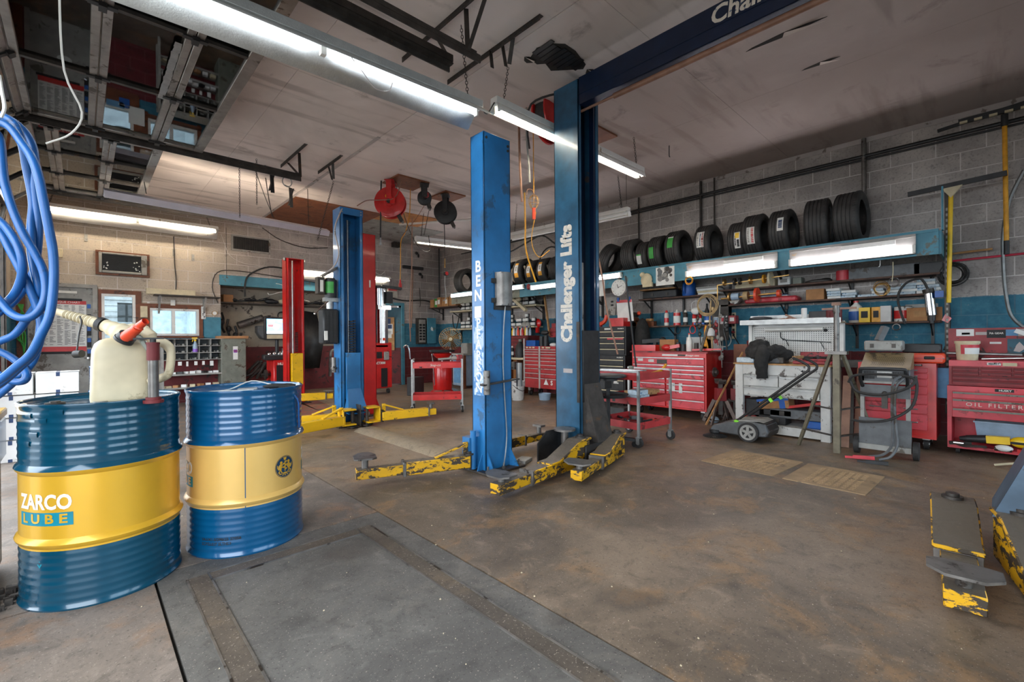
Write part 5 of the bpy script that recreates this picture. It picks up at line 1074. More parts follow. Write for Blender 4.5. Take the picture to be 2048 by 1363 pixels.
for i in range(9): S('small_box', B().box(-.04, .04, -.04, .04, 0, rn.uniform(.03, .06)), ('white_card', 'paper', 'black', 'white_card')[i % 4], 'small %s packet on the parts rack shelf, %s from the left' % (('white', 'pale', 'dark', 'white')[i % 4], ['first', 'second', 'third', 'fourth', 'fifth', 'sixth', 'seventh', 'eighth', 'ninth'][i]), 'box', (1.1+i*.09, 10.02+.04*(i % 2), .57), R(rn.uniform(-30, 30)))
for i in range(7): S('small_box', B().box(-.04, .04, -.04, .04, 0, rn.uniform(.03, .06)), ('cream', 'card', 'white_card')[i % 3], 'small carton on the lowest shelf of the parts rack, %s from its left' % ORD[i], 'box', (1.1+i*.12, 10.03, .33), R(rn.uniform(-30, 30)), 'small cartons on the lowest rack shelf')
sb = T('spray_bottle', 'spray bottle of purple liquid with yellow trigger on the parts rack', 'bottle', (1.5, 9.98, .955)); P('bottle', B().lathe([(0, 0), (.038, 0), (.04, .01), (.04, .11), (.03, .15), (.016, .18), (.014, .2)], n=16), 'pale_blue', sb); P('liquid', B().lathe([(.0405, .005), (.0405, .06)], n=16), 'purple', sb); P('trigger', B().cyl((0, 0, .2), (0, 0, .235), .018).box(-.05, .03, -.012, .012, .235, .265).bar((-.03, 0, .24), (-.045, 0, .19), .012, .01), 'yellow', sb)
# wheel balancer
t = T('wheel_balancer', 'red wheel balancer with a colour screen and white model number', 'machine', (2.82, 9.75, 0)); P('base_cabinet', B().box(-.14, .3, -.22, .25, .06, .78), 'red_paint', t, .015); P('weight_tray', B().prism([(-.32, -.25), (.34, -.25), (.34, .28), (-.22, .28)], .78, .88), 'black', t, .02)
b = B()
for i in range(12): b.ball((rn.uniform(-.2, .3), rn.uniform(-.2, .2), .89), rn.uniform(.02, .045), 8, 5)
b.cyl((.1, -.1, .88), (.1, -.1, 1.0), .07, .06, n=16); P('cones', b, 'chrome', t); P('screen_post', B().cyl((0, .05, .86), (0, .05, 1.2), .035, n=12), 'black', t)
P('monitor', B().box(-.24, .18, -.02, .05, 1.17, 1.62), 'black', t, .012); P('screen_picture', B().box(-.2, .14, -.026, -.02, 1.29, 1.58), 'screen', t)
sp = t.children[-1]; P('menu_panel', B().box(-.2, .14, -.028, -.026, 1.29, 1.34), 'screen_white', sp); P('menu_panel', B().box(-.18, -.06, -.028, -.026, 1.51, 1.55).box(.0, .12, -.028, -.026, 1.51, 1.55), 'screen_green', sp); P('wheel_icon', B().cyl((-.03, -.03, 1.43), (-.03, -.026, 1.43), .055, n=18), 'screen_white', sp); P('wheel_icon_red', B().box(-.18, -.08, -.029, -.026, 1.42, 1.47), 'screen_red', sp)
P('key_strip', B().box(-.2, .14, -.026, -.02, 1.19, 1.27), 'cream', t); P('black_panel', B().box(-.09, .12, -.226, -.22, .1, .68), 'ink', t)
lettering('lettering', 'SP9200', 'letter_white', t, .11, (.16, -.228, .4), (R(90), R(-90), 0), weight=.025, width=.5, height=.085); lettering('lettering', 'HUNTER', 'letter_white', t, .07, (.07, -.23, .70), FACE, weight=.02, width=.28, height=.05); lettering('lettering', '20', 'hose_yellow', t, .07, (.26, -.23, .25), (R(90), R(-90), 0), width=.1)
P('spindle', B().cyl((-.14, 0, .5), (-.3, 0, .5), .025).cyl((-.2, 0, .5), (-.24, 0, .5), .09, n=20).cyl((-.12, 0, .32), (-.18, 0, .32), .07, n=18), 'dark_steel', t)
b = B()
for i in range(7): b.tube([(-.25+i*.08, 0, rn.uniform(.0, .1)), (0+i*.05, .05*(-1)**i, .2+rn.uniform(-.05, .1)), (.2+i*.03, 0, .34+rn.uniform(-.1, .1))], .03, 7)
S('scrap_pile', b, 'dark_steel', 'heap of dark scrap struts on the floor left of the balancer', 'scrap', (2.4, 10.2, .35)); S('scrap_table', B().box(-.3, .4, -.2, .2, .3, .34).box(-.28, -.24, -.18, -.14, 0, .3).box(.34, .38, -.18, -.14, 0, .3).box(-.28, -.24, .14, .18, 0, .3).box(.34, .38, .14, .18, 0, .3), 'lgrey', 'low grey table under the scrap heap', 'table', (2.4, 10.2, 0))
def bucket(label, loc, r, h, m, fill=None, group=None, handle=True):
    t = T('bucket', label, 'bucket', loc, 0, group); P('pail', B().lathe([(0, .005), (r*.88, .005), (r*.88, 0), (r*.9, .01), (r, h*.8), (r*1.06, h*.8), (r*1.06, h*.83), (r*1.01, h*.84), (r*1.02, h*.94), (r*1.07, h*.95), (r*1.07, h), (r*.99, h), (r*.97, h*.95), (r*.86, .03), (0, .03)], n=26), m, t)
    if handle: P('handle', B().tube([(-r*1.06, 0, h*.82), (-r*.8, -r*.75, h*.62), (0, -r*1.12, h*.5), (r*.8, -r*.75, h*.62), (r*1.06, 0, h*.82)], .005), 'dark_steel', t)
    if fill:
        b = B()
        for i in range(26): a = rn.uniform(0, 2*PI); q = rn.uniform(0, r*.8); b.ball((q*math.cos(a), q*math.sin(a), h*.94+rn.uniform(0, .03)), rn.uniform(.02, .045), 6, 4)
        P('scrap_fill', b, fill, t)
    return t
bucket('cream bucket heaped with scrap, right of the red lift post', (*atZ(650, 772)[:2], 0), .15, .34, 'cream', 'dark_steel'); bucket('cream bucket half hidden behind the red lift post', (*atZ(610, 770)[:2], 0), .14, .36, 'cream', None)
# ---- blue doorway: shelves, cork board; red service cart
t = T('store_shelf', 'dim shelves of bottles inside the blue doorway', 'shelf', (5.15, 11.6, 0))
for z in (.6, 1.2, 1.75): P('shelf_board', B().box(0, .75, -.15, .25, z, z+.03), 'shelf_wood', t)
P('upright', B().box(.36, .4, -.17, -.13, 0, 2.2), 'teal', t)
for i in range(8): S('oil_bottle', B().lathe([(0, 0), (.05, 0), (.05, .14), (.02, .18), (.018, .21)], n=10), ('blue', 'green', 'black', 'white_plastic')[i % 4], '%s oil bottle on the %s dim shelf inside the blue doorway' % (('blue', 'green', 'black', 'white')[i % 4], 'upper' if i < 4 else 'lower'), 'bottle', (5.22+(i % 4)*.16, 11.5, 1.78 if i < 4 else 1.23), 0, 'bottles inside the doorway')
cb = T('cork_board', 'cork pin board with papers on the open blue door', 'board', (5.715, YB+.33, 1.35)); cb.rotation_euler = (0, 0, math.atan2(-.53, .56)); cb.location = (5.685, YB+.245, 1.35)
P('board', B().box(-.22, .22, -.03, -.012, -.46, .38), 'wood', cb); b = B()
for x, z, w, h in ((-.13, .12, .14, .2), (.1, .08, .16, .26), (.08, -.05, .14, .2), (-.1, -.05, .1, .1)): b.box(x-w/2, x+w/2, -.036, -.03, z-h/2, z+h/2)
E('pinned_paper', b, 'paper', cb); b = B()
for x, z, w, h in ((-.12, .15, .1, .1), (.1, .14, .12, .1), (-.04, .28, .06, .1), (.08, .28, .1, .14)): b.box(x-w/2, x+w/2, -.039, -.036, z-h/2, z+h/2)
E('pinned_picture', b, 'carton_print', cb)
t = T('service_machine', 'red air conditioning service cart with black keypad beside the far lift post', 'machine', (4.68, 9.2, 0)); P('cabinet', B().box(-.22, .22, -.2, .2, .12, .78).prism([(-.2, .78), (.2, .78), (.2, 1.02), (-.2, 1.1)], -.22, .22, 'x'), 'red_paint', t, .015)
P('keypad', B().box(-.04, .1, -.212, -.2, .15, .55), 'ink', t); P('display', B().box(-.16, .12, -.2, -.1, 1.0, 1.04), 'grey_plastic', t); P('gauge_knob', B().box(.02, .14, -.23, -.2, .72, .9), 'lgrey', t, .01); P('hose_port', B().box(-.14, -.02, -.206, -.2, .76, .9), 'ink', t)
lettering('lettering', 'ACT3000', 'letter_white', t, .07, (-.06, -.203, .66), FACE, weight=.03, width=.24); b = B()
for x in (-.16, .16): b.cyl((x-.02, -.12, .05), (x+.02, -.12, .05), .05, n=14)
P('caster', b, 'rubber', t); tv = S('desk_monitor', B().box(-.16, .16, -.02, .02, 0, .36).box(-.02, .02, .0, .03, -1.0, 0).box(-.12, .12, -.1, .1, -1.02, -1.0), 'screen_white', 'pale lit monitor just inside the doorway above the red service cart', 'monitor', (4.98, 10.35, 1.02), R(10))
# ---- corner: electrical boxes, broom, signs, fan
t = T('breaker_panel', 'grey breaker panel with its blue door swung open', 'electrical panel', (*at_b(845, 662, YB-.05)[:2], 1.38)); P('box', B().box(-.18, .08, -.06, .05, -.34, .34), 'dark_steel', t); P('cover', B().box(-.15, .05, -.066, -.06, -.3, .3), 'lgrey', t); P('door', B().box(.09, .36, -.1, -.08, -.33, .35), 'teal', t, .004); b = B()
for i in range(6):
    for x in (-.1, 0): b.box(x-.035, x+.035, -.075, -.066, -.24+i*.075, -.19+i*.075)
E('breaker', b, 'ink', t); P('figure_sticker', B().prism([(.2, .02), (.27, .0), (.26, .08), (.22, .12), (.19, .08)], -.103, -.1, 'y'), 'paper', t)
x0, _, z0 = at_b(826, 536, YB-.06); t = T('push_broom', 'push broom hung head up on the back wall', 'broom', (x0, YB-.06, z0)); P('brush', B().box(-.3, .3, -.04, .03, -.03, .05), 'black', t, .01); P('stick', B().cyl((0, 0, -.02), (-.06, .0, -1.55), .014), 'copper', t)
hangcord('hooked_rod', 'thin dark rod hanging right of the broom', [(x0+.2, YB-.05, z0-.5), (x0+.22, YB-.05, z0-.9), (x0+.2, YB-.05, z0-1.0)], .01, 'dark_steel', 'rod')
for i in range(2): S('bolt_plate', B().ball((0, 0, 0), (.05, .02, .04), 8, 5).ball((.06, 0, -.06), (.03, .02, .05), 8, 5), 'black_steel', ['dark bracket on the back wall below the broom head', 'dark bracket high on the back wall beside the lamp'][i], 'bracket', at_b((840, 833)[i], (548, 506)[i], YB-.02))
t = T('alarm_box', 'grey box with a red and yellow sign on the back wall', 'box', at_b(784, 583, YB-.04)); P('case', B().box(-.14, .14, -.04, .04, -.15, .14), 'lgrey', t, .006); P('sign', B().box(-.13, .12, -.045, -.04, .02, .13), 'dred_paint', t); P('sign_flash', B().box(-.11, .02, -.048, -.045, .06, .12), 'hose_yellow', t)
t = T('pedestal_fan', 'round metal shop fan on a stand behind the red cart', 'fan', (6.02, 8.4, 1.16), R(-36)); r = .25
b = B()
for k in range(7): q = r*(k+1)/7; b.tube([(q*math.cos(2*PI*i/28), -.07-.02*(1-(q/r)**2), q*math.sin(2*PI*i/28)) for i in range(28)], .0032, 4, True, 1)
for k in range(24): a = 2*PI*k/24; b.tube([(.03*math.cos(a), -.09, .03*math.sin(a)), (r*math.cos(a), -.07, r*math.sin(a)), (r*math.cos(a), .07, r*math.sin(a)), (.05*math.cos(a), .1, .05*math.sin(a))], .0025, 4, smooth=0)
P('cage', b, 'brass', t); P('rim_ring', B().lathe([(r+.004, -.075), (r+.012, -.02), (r+.012, .03), (r+.004, .075), (r, .07), (r, -.07)], n=36, ax='y'), 'dark_steel', t); P('badge', B().cyl((0, -.1, 0), (0, -.085, 0), .04, n=18), 'cream', t); b = B()
for k in range(4):
    a = k*PI/2+.4; b.add([(.04*math.cos(a), -.02, .04*math.sin(a)), (.2*math.cos(a-.4), -.03, .2*math.sin(a-.4)), (.21*math.cos(a+.3), .02, .21*math.sin(a+.3)), (.05*math.cos(a+.7), .01, .05*math.sin(a+.7))], [(0, 1, 2, 3)])
P('blade', b, 'dark_steel', t); P('motor', B().cyl((0, 0, 0), (0, .18, 0), .07, n=16), 'black', t); P('stand', B().cyl((0, .1, -1.14), (0, .1, -.2), .022).cyl((0, .1, -1.16), (0, .1, -1.12), .16, .08, n=18), 'galv', t)
t = T('drain_tank', 'red waste oil drain tank with a wide red bowl on top', 'tank', (5.55, 8.05, 0)); P('tank', B().lathe([(0, .1), (.19, .1), (.2, .12), (.2, .58), (.19, .6), (.05, .62), (0, .62)], n=28), 'red_lift', t); P('bowl', B().lathe([(.02, .72), (.12, .76), (.19, .82), (.2, .86), (.19, .86), (.11, .8), (0, .78)], n=26), 'red_lift', t); P('funnel_stem', B().cyl((0, 0, .6), (0, 0, .74), .02), 'chrome', t); P('tray', B().lathe([(.26, .89), (.27, .93), (.25, .93), (.2, .9), (0, .89)], n=24), 'black', t); P('push_handle', B().tube([(-.2, 0, .2), (-.24, 0, .7), (-.26, 0, .84), (-.22, 0, .88)], .012), 'chrome', t); b = B()
for k in range(3): a = 2*PI*k/3; b.bar((0, 0, .1), (.24*math.cos(a), .24*math.sin(a), .06), .04, .03).ball((.24*math.cos(a), .24*math.sin(a), .035), .035, 8, 6)
P('caster_base', b, 'red_paint', t)
t = T('parts_washer', 'pale blue steel cabinet behind the drain tank', 'cabinet', (6.55, 8.9, 0), RW); P('body', B().box(-.1, .35, -.05, .4, .05, .78), 'pale_blue', t, .02); P('panel', B().box(-.04, .28, -.056, -.05, .12, .66), 'lblue', t, .01); P('top', B().box(-.14, .4, -.1, .42, .78, .82), 'lgrey', t); P('side_post', B().box(.36, .42, -.1, -.04, 0, .78), 'brown_wood', t)
S('grey_crate', B().box(-.12, .12, -.12, .12, 0, .24), 'lgrey', 'grey metal box on the pale blue cabinet', 'box', (6.75, 8.7, .82)); t = S('dark_case', B().box(-.16, .16, -.1, .1, 0, .38), 'black', 'dark case standing on the floor left of the drain tank', 'case', (5.05, 8.3, 0), R(20), bevel=.01)
hangcord('jumper_leads', 'black leads hanging on the right wall above the fan', [(6.95, 9.6, 1.78), (6.93, 9.55, 1.55), (6.93, 9.45, 1.4), (6.94, 9.35, 1.6), (6.95, 9.3, 1.8), (6.94, 9.2, 1.5), (6.94, 9.15, 1.35)], .014, 'rubber', 'cable')
for x, y, w, h, lab in ((922, 672, .1, .16, 'white figure sticker on the blue wall beside the fan'),): S('sticker', B().box(-.004, 0, -w/2, w/2, -h/2, h/2), 'paper', lab, 'sticker', at_r(x, y, XR-.002))
# ---- carts on casters
def caster(b, x, y, r=.05): b.cyl((x-.016, y, r), (x+.016, y, r), r, n=16)
def cart(label, c, rz, w, d, h, trays, tray_h, leg='galv', paint='red_paint', group='red tool carts'):
    t = T('tool_cart', label, 'cart', (*c, 0), rz, group)
    for x in (-w/2, w/2):
        for y in (-d/2, d/2): P('leg', B().box(x-.012, x+.012, y-.012, y+.012, .1, h), leg, t)
    E('push_rail', B().box(-w/2, -w/2+.02, -d/2, d/2, h-.02, h).box(w/2-.02, w/2, -d/2, d/2, h-.02, h), leg, t)
    for z in trays: P('tray', B().box(-w/2+.015, w/2-.015, -d/2+.015, d/2-.015, z, z+.008).box(-w/2+.01, w/2-.01, -d/2-.004, -d/2+.004, z, z+tray_h).box(-w/2+.01, w/2-.01, d/2-.004, d/2+.004, z, z+tray_h).box(-w/2-.002, -w/2+.006, -d/2, d/2, z, z+tray_h).box(w/2-.006, w/2+.002, -d/2, d/2, z, z+tray_h), paint, t)
    for x in (-w/2, w/2):
        for y in (-d/2, d/2): b = B(); b.cyl((x-.016, y, .05), (x+.016, y, .05), .05, n=18); o = P('caster', b, 'rubber', t); P('caster_fork', B().box(x-.024, x-.018, y-.02, y+.02, .04, .11).box(x+.018, x+.024, y-.02, y+.02, .04, .11).box(x-.024, x+.024, y-.024, y+.024, .1, .112).cyl((x-.02, y, .05), (x+.02, y, .05), .022, n=10), 'galv', o)
    return t
k2 = cart('two-tray red tool cart with a drill on top, beyond the blue posts', (4.18, 6.2), R(-35), .78, .40, .84, (.20, .70), .085)
lettering('lettering', 'Snap-on', 'letter_worn', k2, .05, (-.03, -.206, .745), FACE, shear=.3)
t = T('cordless_drill', 'grey and red cordless ratchet lying on the two-tray cart', 'drill', (4.35, 6.05, .80), R(-20)); P('barrel', B().tube([(-.22, 0, .03), (-.1, 0, .035), (0, 0, .04)], .022, 10), 'galv', t); P('body', B().cyl((0, 0, .04), (.1, 0, .045), .034, n=14), 'lgrey', t); P('battery', B().box(.08, .17, -.05, .05, .0, .1), 'dred_paint', t, .01)
hangcord('chrome_rod', 'bent chrome rod rising from the two-tray cart', [(3.86, 6.5, .84), (3.84, 6.5, 1.0), (3.8, 6.52, 1.06), (3.76, 6.54, 1.02)], .012, 'chrome', 'rod')
def clutter(n, c, rz, w, d, z, labs, grp, seed):
    r_ = random.Random(seed)
    for i in range(n):
        kind = r_.choice('wwtbps'); b = B(); m = r_.choice(('dark_steel', 'steel', 'black', 'chrome', 'dark_steel', 'grey_plastic'))
        if kind == 'w': L = r_.uniform(.12, .24); b.bar((-L/2, 0, .008), (L/2, 0, .008), .018, .01).cyl((L/2, 0, 0), (L/2, 0, .016), .02, n=10).cyl((-L/2, 0, 0), (-L/2, 0, .014), .016, n=10)
        elif kind == 't': L = r_.uniform(.1, .2); b.tube([(-L, 0, .01), (0, .02, .02), (L, 0, .012)], .012); m = 'rubber'
        elif kind == 'b': b.cyl((0, 0, 0), (0, 0, .05), r_.uniform(.02, .04), n=14)
        elif kind == 'p': b.box(-.05, .05, -.035, .035, 0, .03)
        else: L = .1; b.cyl((-L, 0, .014), (0, 0, .014), .014, n=10).cyl((0, 0, .014), (L, 0, .014), .005, n=8); m = r_.choice(('orange', 'black', 'yellow', 'black'))
        u, v = -w/2+w*(i+.5)/n, r_.uniform(-d/2, d/2); x = c[0]+u*math.cos(rz)-v*math.sin(rz); y = c[1]+u*math.sin(rz)+v*math.cos(rz)
        nm = {'w': 'wrench', 't': 'hose_scrap', 'b': 'socket', 'p': 'parts_box', 's': 'screwdriver'}[kind]
        S(nm, b, m, labs % ({'w': 'wrench', 't': 'hose scrap', 'b': 'socket', 'p': 'flat part', 's': 'screwdriver'}[kind], ORD[i]), 'tool', (x, y, z+.004*(i % 3)), r_.uniform(0, 6.28), grp)
clutter(12, (4.18, 6.2), R(-35), .66, .3, .212, '%s on the lower tray of the two-tray red cart, %s piece from its left', 'tools on the two-tray cart lower tray', 4)
clutter(5, (4.12, 6.2), R(-35), .6, .3, .712, '%s on the top tray of the two-tray red cart, %s piece from its left', 'tools on the two-tray cart top tray', 8)

X('trim_6', B().box(-.74, -.64, YB-.03, YB, 0, 1.9), 'brown_wood')
b = B()
for i in range(4): b.tube([(-.02*i, 0, .0), (-.03+.02*i, -.03, -.25), (.02-.03*i, -.02, -.5), (.0, -.03, -.8+.06*i)], .01)
S('hose_bundle', b, 'green', 'bundle of green hoses hanging beside the office door', 'hose', (-.66, YB-.08, 1.75))
# ================================================================ RIGHT WALL: rack, shelves, tool chests
def yz(x, y, X_): return atX(x, y, X_)
def onR(x, y, X_): a = atX(x, y, X_); return (X_, a[0], a[1])
# ---- tire rack
RX, RZ, RY0, RY1 = 6.47, 2.235, .41, 8.95
t = T('tire_rack', 'long teal blue tire rack with a deep front board along the right wall', 'shelf', (RX, RY0, RZ))
P('shelf_plank', B().box(.0, .72, 0, 3.1, -.03, 0).box(0, .72, 3.105, RY1-RY0, -.03, 0), 'teal', t)
P('front_board', B().box(-.02, .0, 0, 3.1, -.245, -.01), 'teal', t); P('front_board', B().box(-.02, .0, 3.105, 6.2, -.245, -.01), 'teal', t); P('front_board', B().box(-.02, 0, 6.205, RY1-RY0, -.245, -.01), 'green_grey', t)
P('edge_strip', B().box(-.03, .02, 0, RY1-RY0, -.012, .018), 'teal', t); P('end_board', B().box(0, .72, -.02, 0, -.245, -.0), 'teal', t)
P('end_bracket', B().prism([(-.02, .0), (.06, .0), (.04, .12), (.02, .45), (-.005, .45), (-.012, .12)], -.035, -.02, 'y'), 'teal', t)
for y in (1.6, 3.1, 4.7, 6.2, 7.8): E('support', B().bar((.7, y, -.7), (.7, y, .3), .03, .03).bar((.68, y, -.45), (.1, y, -.03), .03, .03), 'black_steel', t)
# ---- tires: one is built with its parts, the rest are copies
def tire_mesh():
    R_, w = .305, .245; p = [(.2, -w*.42), (.215, -w*.47), (.25, -w*.52), (.285, -w*.48), (R_-.006, -w*.42)]
    for i in range(5):
        y = -w*.36+i*w*.16; p += [(R_, y), (R_+.002, y+w*.05), (R_, y+w*.11), (R_-.008, y+w*.115), (R_-.008, y+w*.155)]
    p += [(R_, w*.44-.004), (R_-.006, w*.42), (.285, w*.48), (.25, w*.52), (.215, w*.47), (.2, w*.42), (.205, w*.36), (.24, w*.36), (.27, w*.3), (.27, -w*.3), (.24, -w*.36), (.205, -w*.36), (.2, -w*.42)]
    return B().lathe(p, n=44, ax='y').mesh('tire', 'tire')
def sticker(a0, a1, y0, y1, r): return B().lathe([(r, y0), (r, y1)], n=10, ax='y', a0=R(a0), a1=R(a1))
TM = tire_mesh()
def tire(label, px, X_=6.78, sc=1, st=None, lean=0, turn=0):
    y = atX(*px, 6.62)[0]; t = T('tire', label, 'tire', (X_, y, RZ+.307*sc+.0), 0, 'tires on the rack'); t.scale = (sc,)*3; t.rotation_euler = (R(lean), 0, R(turn))
    o = link('tire_body', TM, t); b = B()
    for i in range(60): a = 2*PI*i/60; b.bar((.306*math.cos(a), -.105, .306*math.sin(a)), (.3065*math.cos(a+.03), -.07, .3065*math.sin(a+.03)), .006, .003, (math.cos(a), 0, math.sin(a)))
    if 'TB' not in M: M['TB'] = b.mesh('tread_blocks', 'tire')
    link('tread_block', M['TB'], t)['kind'] = 'stuff'
    if st:   # list of (mat, angle from the room side, span, y range)
        for m, a0, a1, y0, y1 in st: P('sticker', sticker(180-a1, 180-a0, y0*1.25, y1*1.25, .309), m, t)
    return t
tire('rightmost tire on the rack, large and bare', (1698, 435), 6.76, 1.04, None, 0, -3); tire('second tire from the right end of the rack, bare', (1632, 440), 6.76, 1.02, None, 0, 5)
tire('tire with a blue and white sticker left of the two bare end tires', (1560, 460), 6.78, .95, [('paper', -5, 30, -.06, .0), ('carton_print', 2, 24, -.05, -.012)])
tire('tire with a red and white sticker, second of the crowded trio', (1506, 470), 6.78, .96, [('paper', -28, 16, -.05, .03), ('red_paint', -26, 14, -.04, -.015), ('lgrey', -24, 14, .005, .025)])
tire('tire with a yellow and black sticker, first of the crowded trio', (1474, 482), 6.78, .86, [('paper', -30, 18, -.07, .0), ('yellow', 0, 16, -.06, -.01), ('ink', -26, -4, -.06, -.03), ('ink', -22, 8, -.02, -.005)])
tire('lone tire with a red striped white sticker', (1408, 480), 6.78, .93, [('paper', -15, 32, -.04, .05), ('dred_paint', -13, 30, -.035, -.012), ('carton_print', -10, 26, -.002, .012), ('lgrey', -12, 30, .025, .045)])
tire('tire with a plain green sticker', (1348, 485), 6.78, .93, [('green', -2, 32, -.03, .045), ('paper', 30, 34, -.03, .045), ('ink', 34, 37, -.03, .045)])
tire('tire with a green sticker under a dark strip', (1312, 497), 6.78, .88, [('green', -24, 14, -.01, .06), ('ink', 14, 19, -.01, .06)])
tire('tire with a white sticker topped by a green edge', (1285, 512), 6.78, .8, [('paper', -34, -2, -.02, .06), ('green', -2, 3, -.02, .06)])
tire('bare tire just right of the leaning one', (1258, 500), 6.78, .93, None); tire('dark tire leaning on its neighbour behind the navy post', (1212, 520), 6.78, .9, None, 24)
for lab, px, sc in (('tire with orange stickers, first right of the blue lettered post', (1016, 540), .93), ('tire with orange stickers, second right of the blue lettered post', (1040, 538), .96), ('tire with orange stickers, third right of the blue lettered post', (1062, 545), .85), ('tire with orange stickers, left of the navy post', (1085, 545), .85)):
    tire(lab, px, 6.78, sc, [('hose_yellow', -24, -6, -.06, .03), ('paper', -6, 26, -.05, .03), ('lgrey', 2, 20, -.03, .01), ('hose_yellow', 26, 36, -.05, .03)])
tire('black tire next to the navy post at the far side', (1108, 545), 6.8, .86); tire('lone far tire behind the air gauge', (922, 556), 6.78, 1.0); tire('far tire left of the orange stickered ones, behind the blue post', (985, 550), 6.78, .9)
# ---- shelves: boards on brackets
def shelf(label, z, y0, y1, x0=6.9, d=.28, th=.022, m='shelf_wood'):
    t = T('wall_shelf', label, 'shelf', (x0, y0, z)); P('shelf_board', B().box(0, d, 0, y1-y0, -th, 0), m, t)
    n = max(2, int((y1-y0)/.8)+1)
    for i in range(n): y = .08+(y1-y0-.16)*i/(n-1); P('bracket', B().bar((.04, y, -th), (d, y, -th-.14), .012, .02).box(d-.008, d+.02, y-.015, y+.015, -th-.3, .1), 'black_steel', t)
    return t
shelf('uppermost brown shelf on the right, carrying grey boxes and a red tub', 1.85, .43, 2.86); shelf('brown shelf on the right stacked with small blue and white boxes', 1.625, .43, 2.86); shelf('lowest brown shelf on the right carrying a jug and cans', 1.315, .43, 1.3)
shelf('upper left brown shelf with the blue jug and a black case', 1.80, 2.95, 4.15, 6.85); shelf('lower left brown shelf with red and white spray cans', 1.345, 2.83, 4.45, 6.85)
S('scrap_board', B().box(0, .25, 0, .6, 0, .02), 'wood', 'short raw board lying on the black case', 'board', (6.85, 3.5, 1.935), R(4)); shelf('white edged far shelf of boxed filters, upper one', 1.87, 6.55, 9.6, 6.86, .3, .03, 'cream'); shelf('white edged far shelf of boxed filters, lower one', 1.42, 6.62, 9.6, 6.86, .3, .03, 'cream'); shelf('far corner shelf of brown cartons', 2.0, 9.1, 10.4, 6.75, .4)
# ---- goods on the shelves
def carton(label, X_, y, z, w, d, h, m='card', group=None, rz=0, lab=None):
    b = B().box(0, d, -w/2, w/2, 0, h); o = S('carton', b, m, label, 'box', (X_, y, z), R(rz), group, .003)
    if lab: P('box_label', B().box(-.002, 0, -w*.3, w*.3, h*.3, h*.75), lab, o)
    return o
def can(label, X_, y, z, r, h, m='white_plastic', lid='lgrey', group=None, band=None, name='paint_can'):
    t = T(name, label, 'can', (X_, y, z), 0, group); P('can_body', B().lathe([(0, 0), (r, 0), (r, h), (r*.92, h), (0, h)], n=20), m, t); P('can_lid', B().lathe([(r*.93, h-.004), (r*.93, h+.008), (0, h+.006)], n=20), lid, t)
    if band: P('can_label', B().lathe([(r+.001, h*.2), (r+.001, h*.75)], n=20), band, t)
    return t
def spray(label, X_, y, z, m, cap='white_plastic', group=None, r=.033, h=.2):
    t = T('spray_can', label, 'can', (X_, y, z), 0, group); P('can_body', B().lathe([(0, 0), (r, 0), (r, h*.74), (r*.75, h*.82), (r*.5, h*.85)], n=16), m, t); P('cap', B().lathe([(r*.6, h*.83), (r*.6, h*.92), (r*.3, h), (0, h)], n=14), cap, t); P('can_label', B().lathe([(r+.0008, h*.2), (r+.0008, h*.5)], n=16), 'paper' if m != 'white_plastic' else 'red_paint', t); return t
XS = 6.93
# right upper shelf
y, z = yz(1830, 540, XS); carton('long grey box on the uppermost right shelf', XS, .93, 1.85, .66, .2, .13, 'grey_plastic'); carton('dark short box at the right end of the uppermost shelf', XS, .53, 1.85, .24, .2, .12, 'black')
can('faded red tub on the uppermost right shelf', XS+.08, 1.33, 1.85, .075, .12, 'pink_red', 'pink_red'); S('netting_heap', B().ball((0, 0, .02), (.08, .16, .03), 12, 5).ball((0, -.08, .03), (.06, .07, .03), 8, 4), 'dark_steel', 'dark heap of netting left of the red tub', 'netting', (XS+.1, 1.6, 1.85))
carton('pinkish long board box on the uppermost shelf over the bench', XS, 2.35, 1.85, .52, .2, .1, 'cream'); carton('printed silver packet right of the pinkish box', XS, 1.98, 1.85, .14, .18, .11, 'paper', None, 0, 'lgrey'); carton('brown packet beside the silver packet', XS+.03, 1.83, 1.85, .1, .15, .09, 'green_grey')
# second shelf: red case, cardboard, many small boxes
t = T('tool_case', 'flat dark red tool case with papers on top, on the second shelf', 'case', (XS-.02, 2.15, 1.625)); P('case_body', B().box(0, .22, -.33, .33, 0, .075), 'pink_red', t, .02); E('latch', B().box(-.006, 0, -.15, -.11, .02, .05).box(-.006, 0, .1, .14, .02, .05), 'dred_paint', t)
S('papers', B().box(0, .2, -.22, .2, 0, .012), 'paper', 'white and blue papers lying on the flat red case', 'paper', (XS-.02, 2.15, 1.702)); S('papers', B().box(0, .19, -.2, .2, 0, .006), 'blue', 'blue folder under the white papers on the red case', 'folder', (XS-.022, 2.14, 1.7165))
S('round_tub', B().cyl((.1, 0, 0), (.1, 0, .07), .06, n=18), 'dred_paint', 'dark red round tub left of the flat red case', 'tub', (XS, 2.66, 1.625)); carton('brown cardboard carton on the second shelf right of the red case', XS, 1.62, 1.625, .2, .2, .14, 'card')
M['bluewhite'] = mk('blue_white_print', (190, 205, 214), .6, 0, .12, 30, (80, 130, 170), .3, 22)
k = 0
for pile, (y, n, w) in enumerate(((1.42, 4, .145), (1.26, 3, .15), (1.11, 1, .13), (.98, 3, .12), (.83, 3, .13), (.70, 4, .14), (.55, 5, .16), (.46, 3, .05))):
    for i in range(n): carton('blue and white box on the second shelf, %s pile from left, %s up' % (ORD[pile], ORD[i]), XS-.01+rn.uniform(0, .03), y+rn.uniform(-.008, .008), 1.625+i*.033, w, .16, .031, 'bluewhite' if k % 3 else 'paper', 'blue and white boxes on the second right shelf', rn.uniform(-3, 3)); k += 1
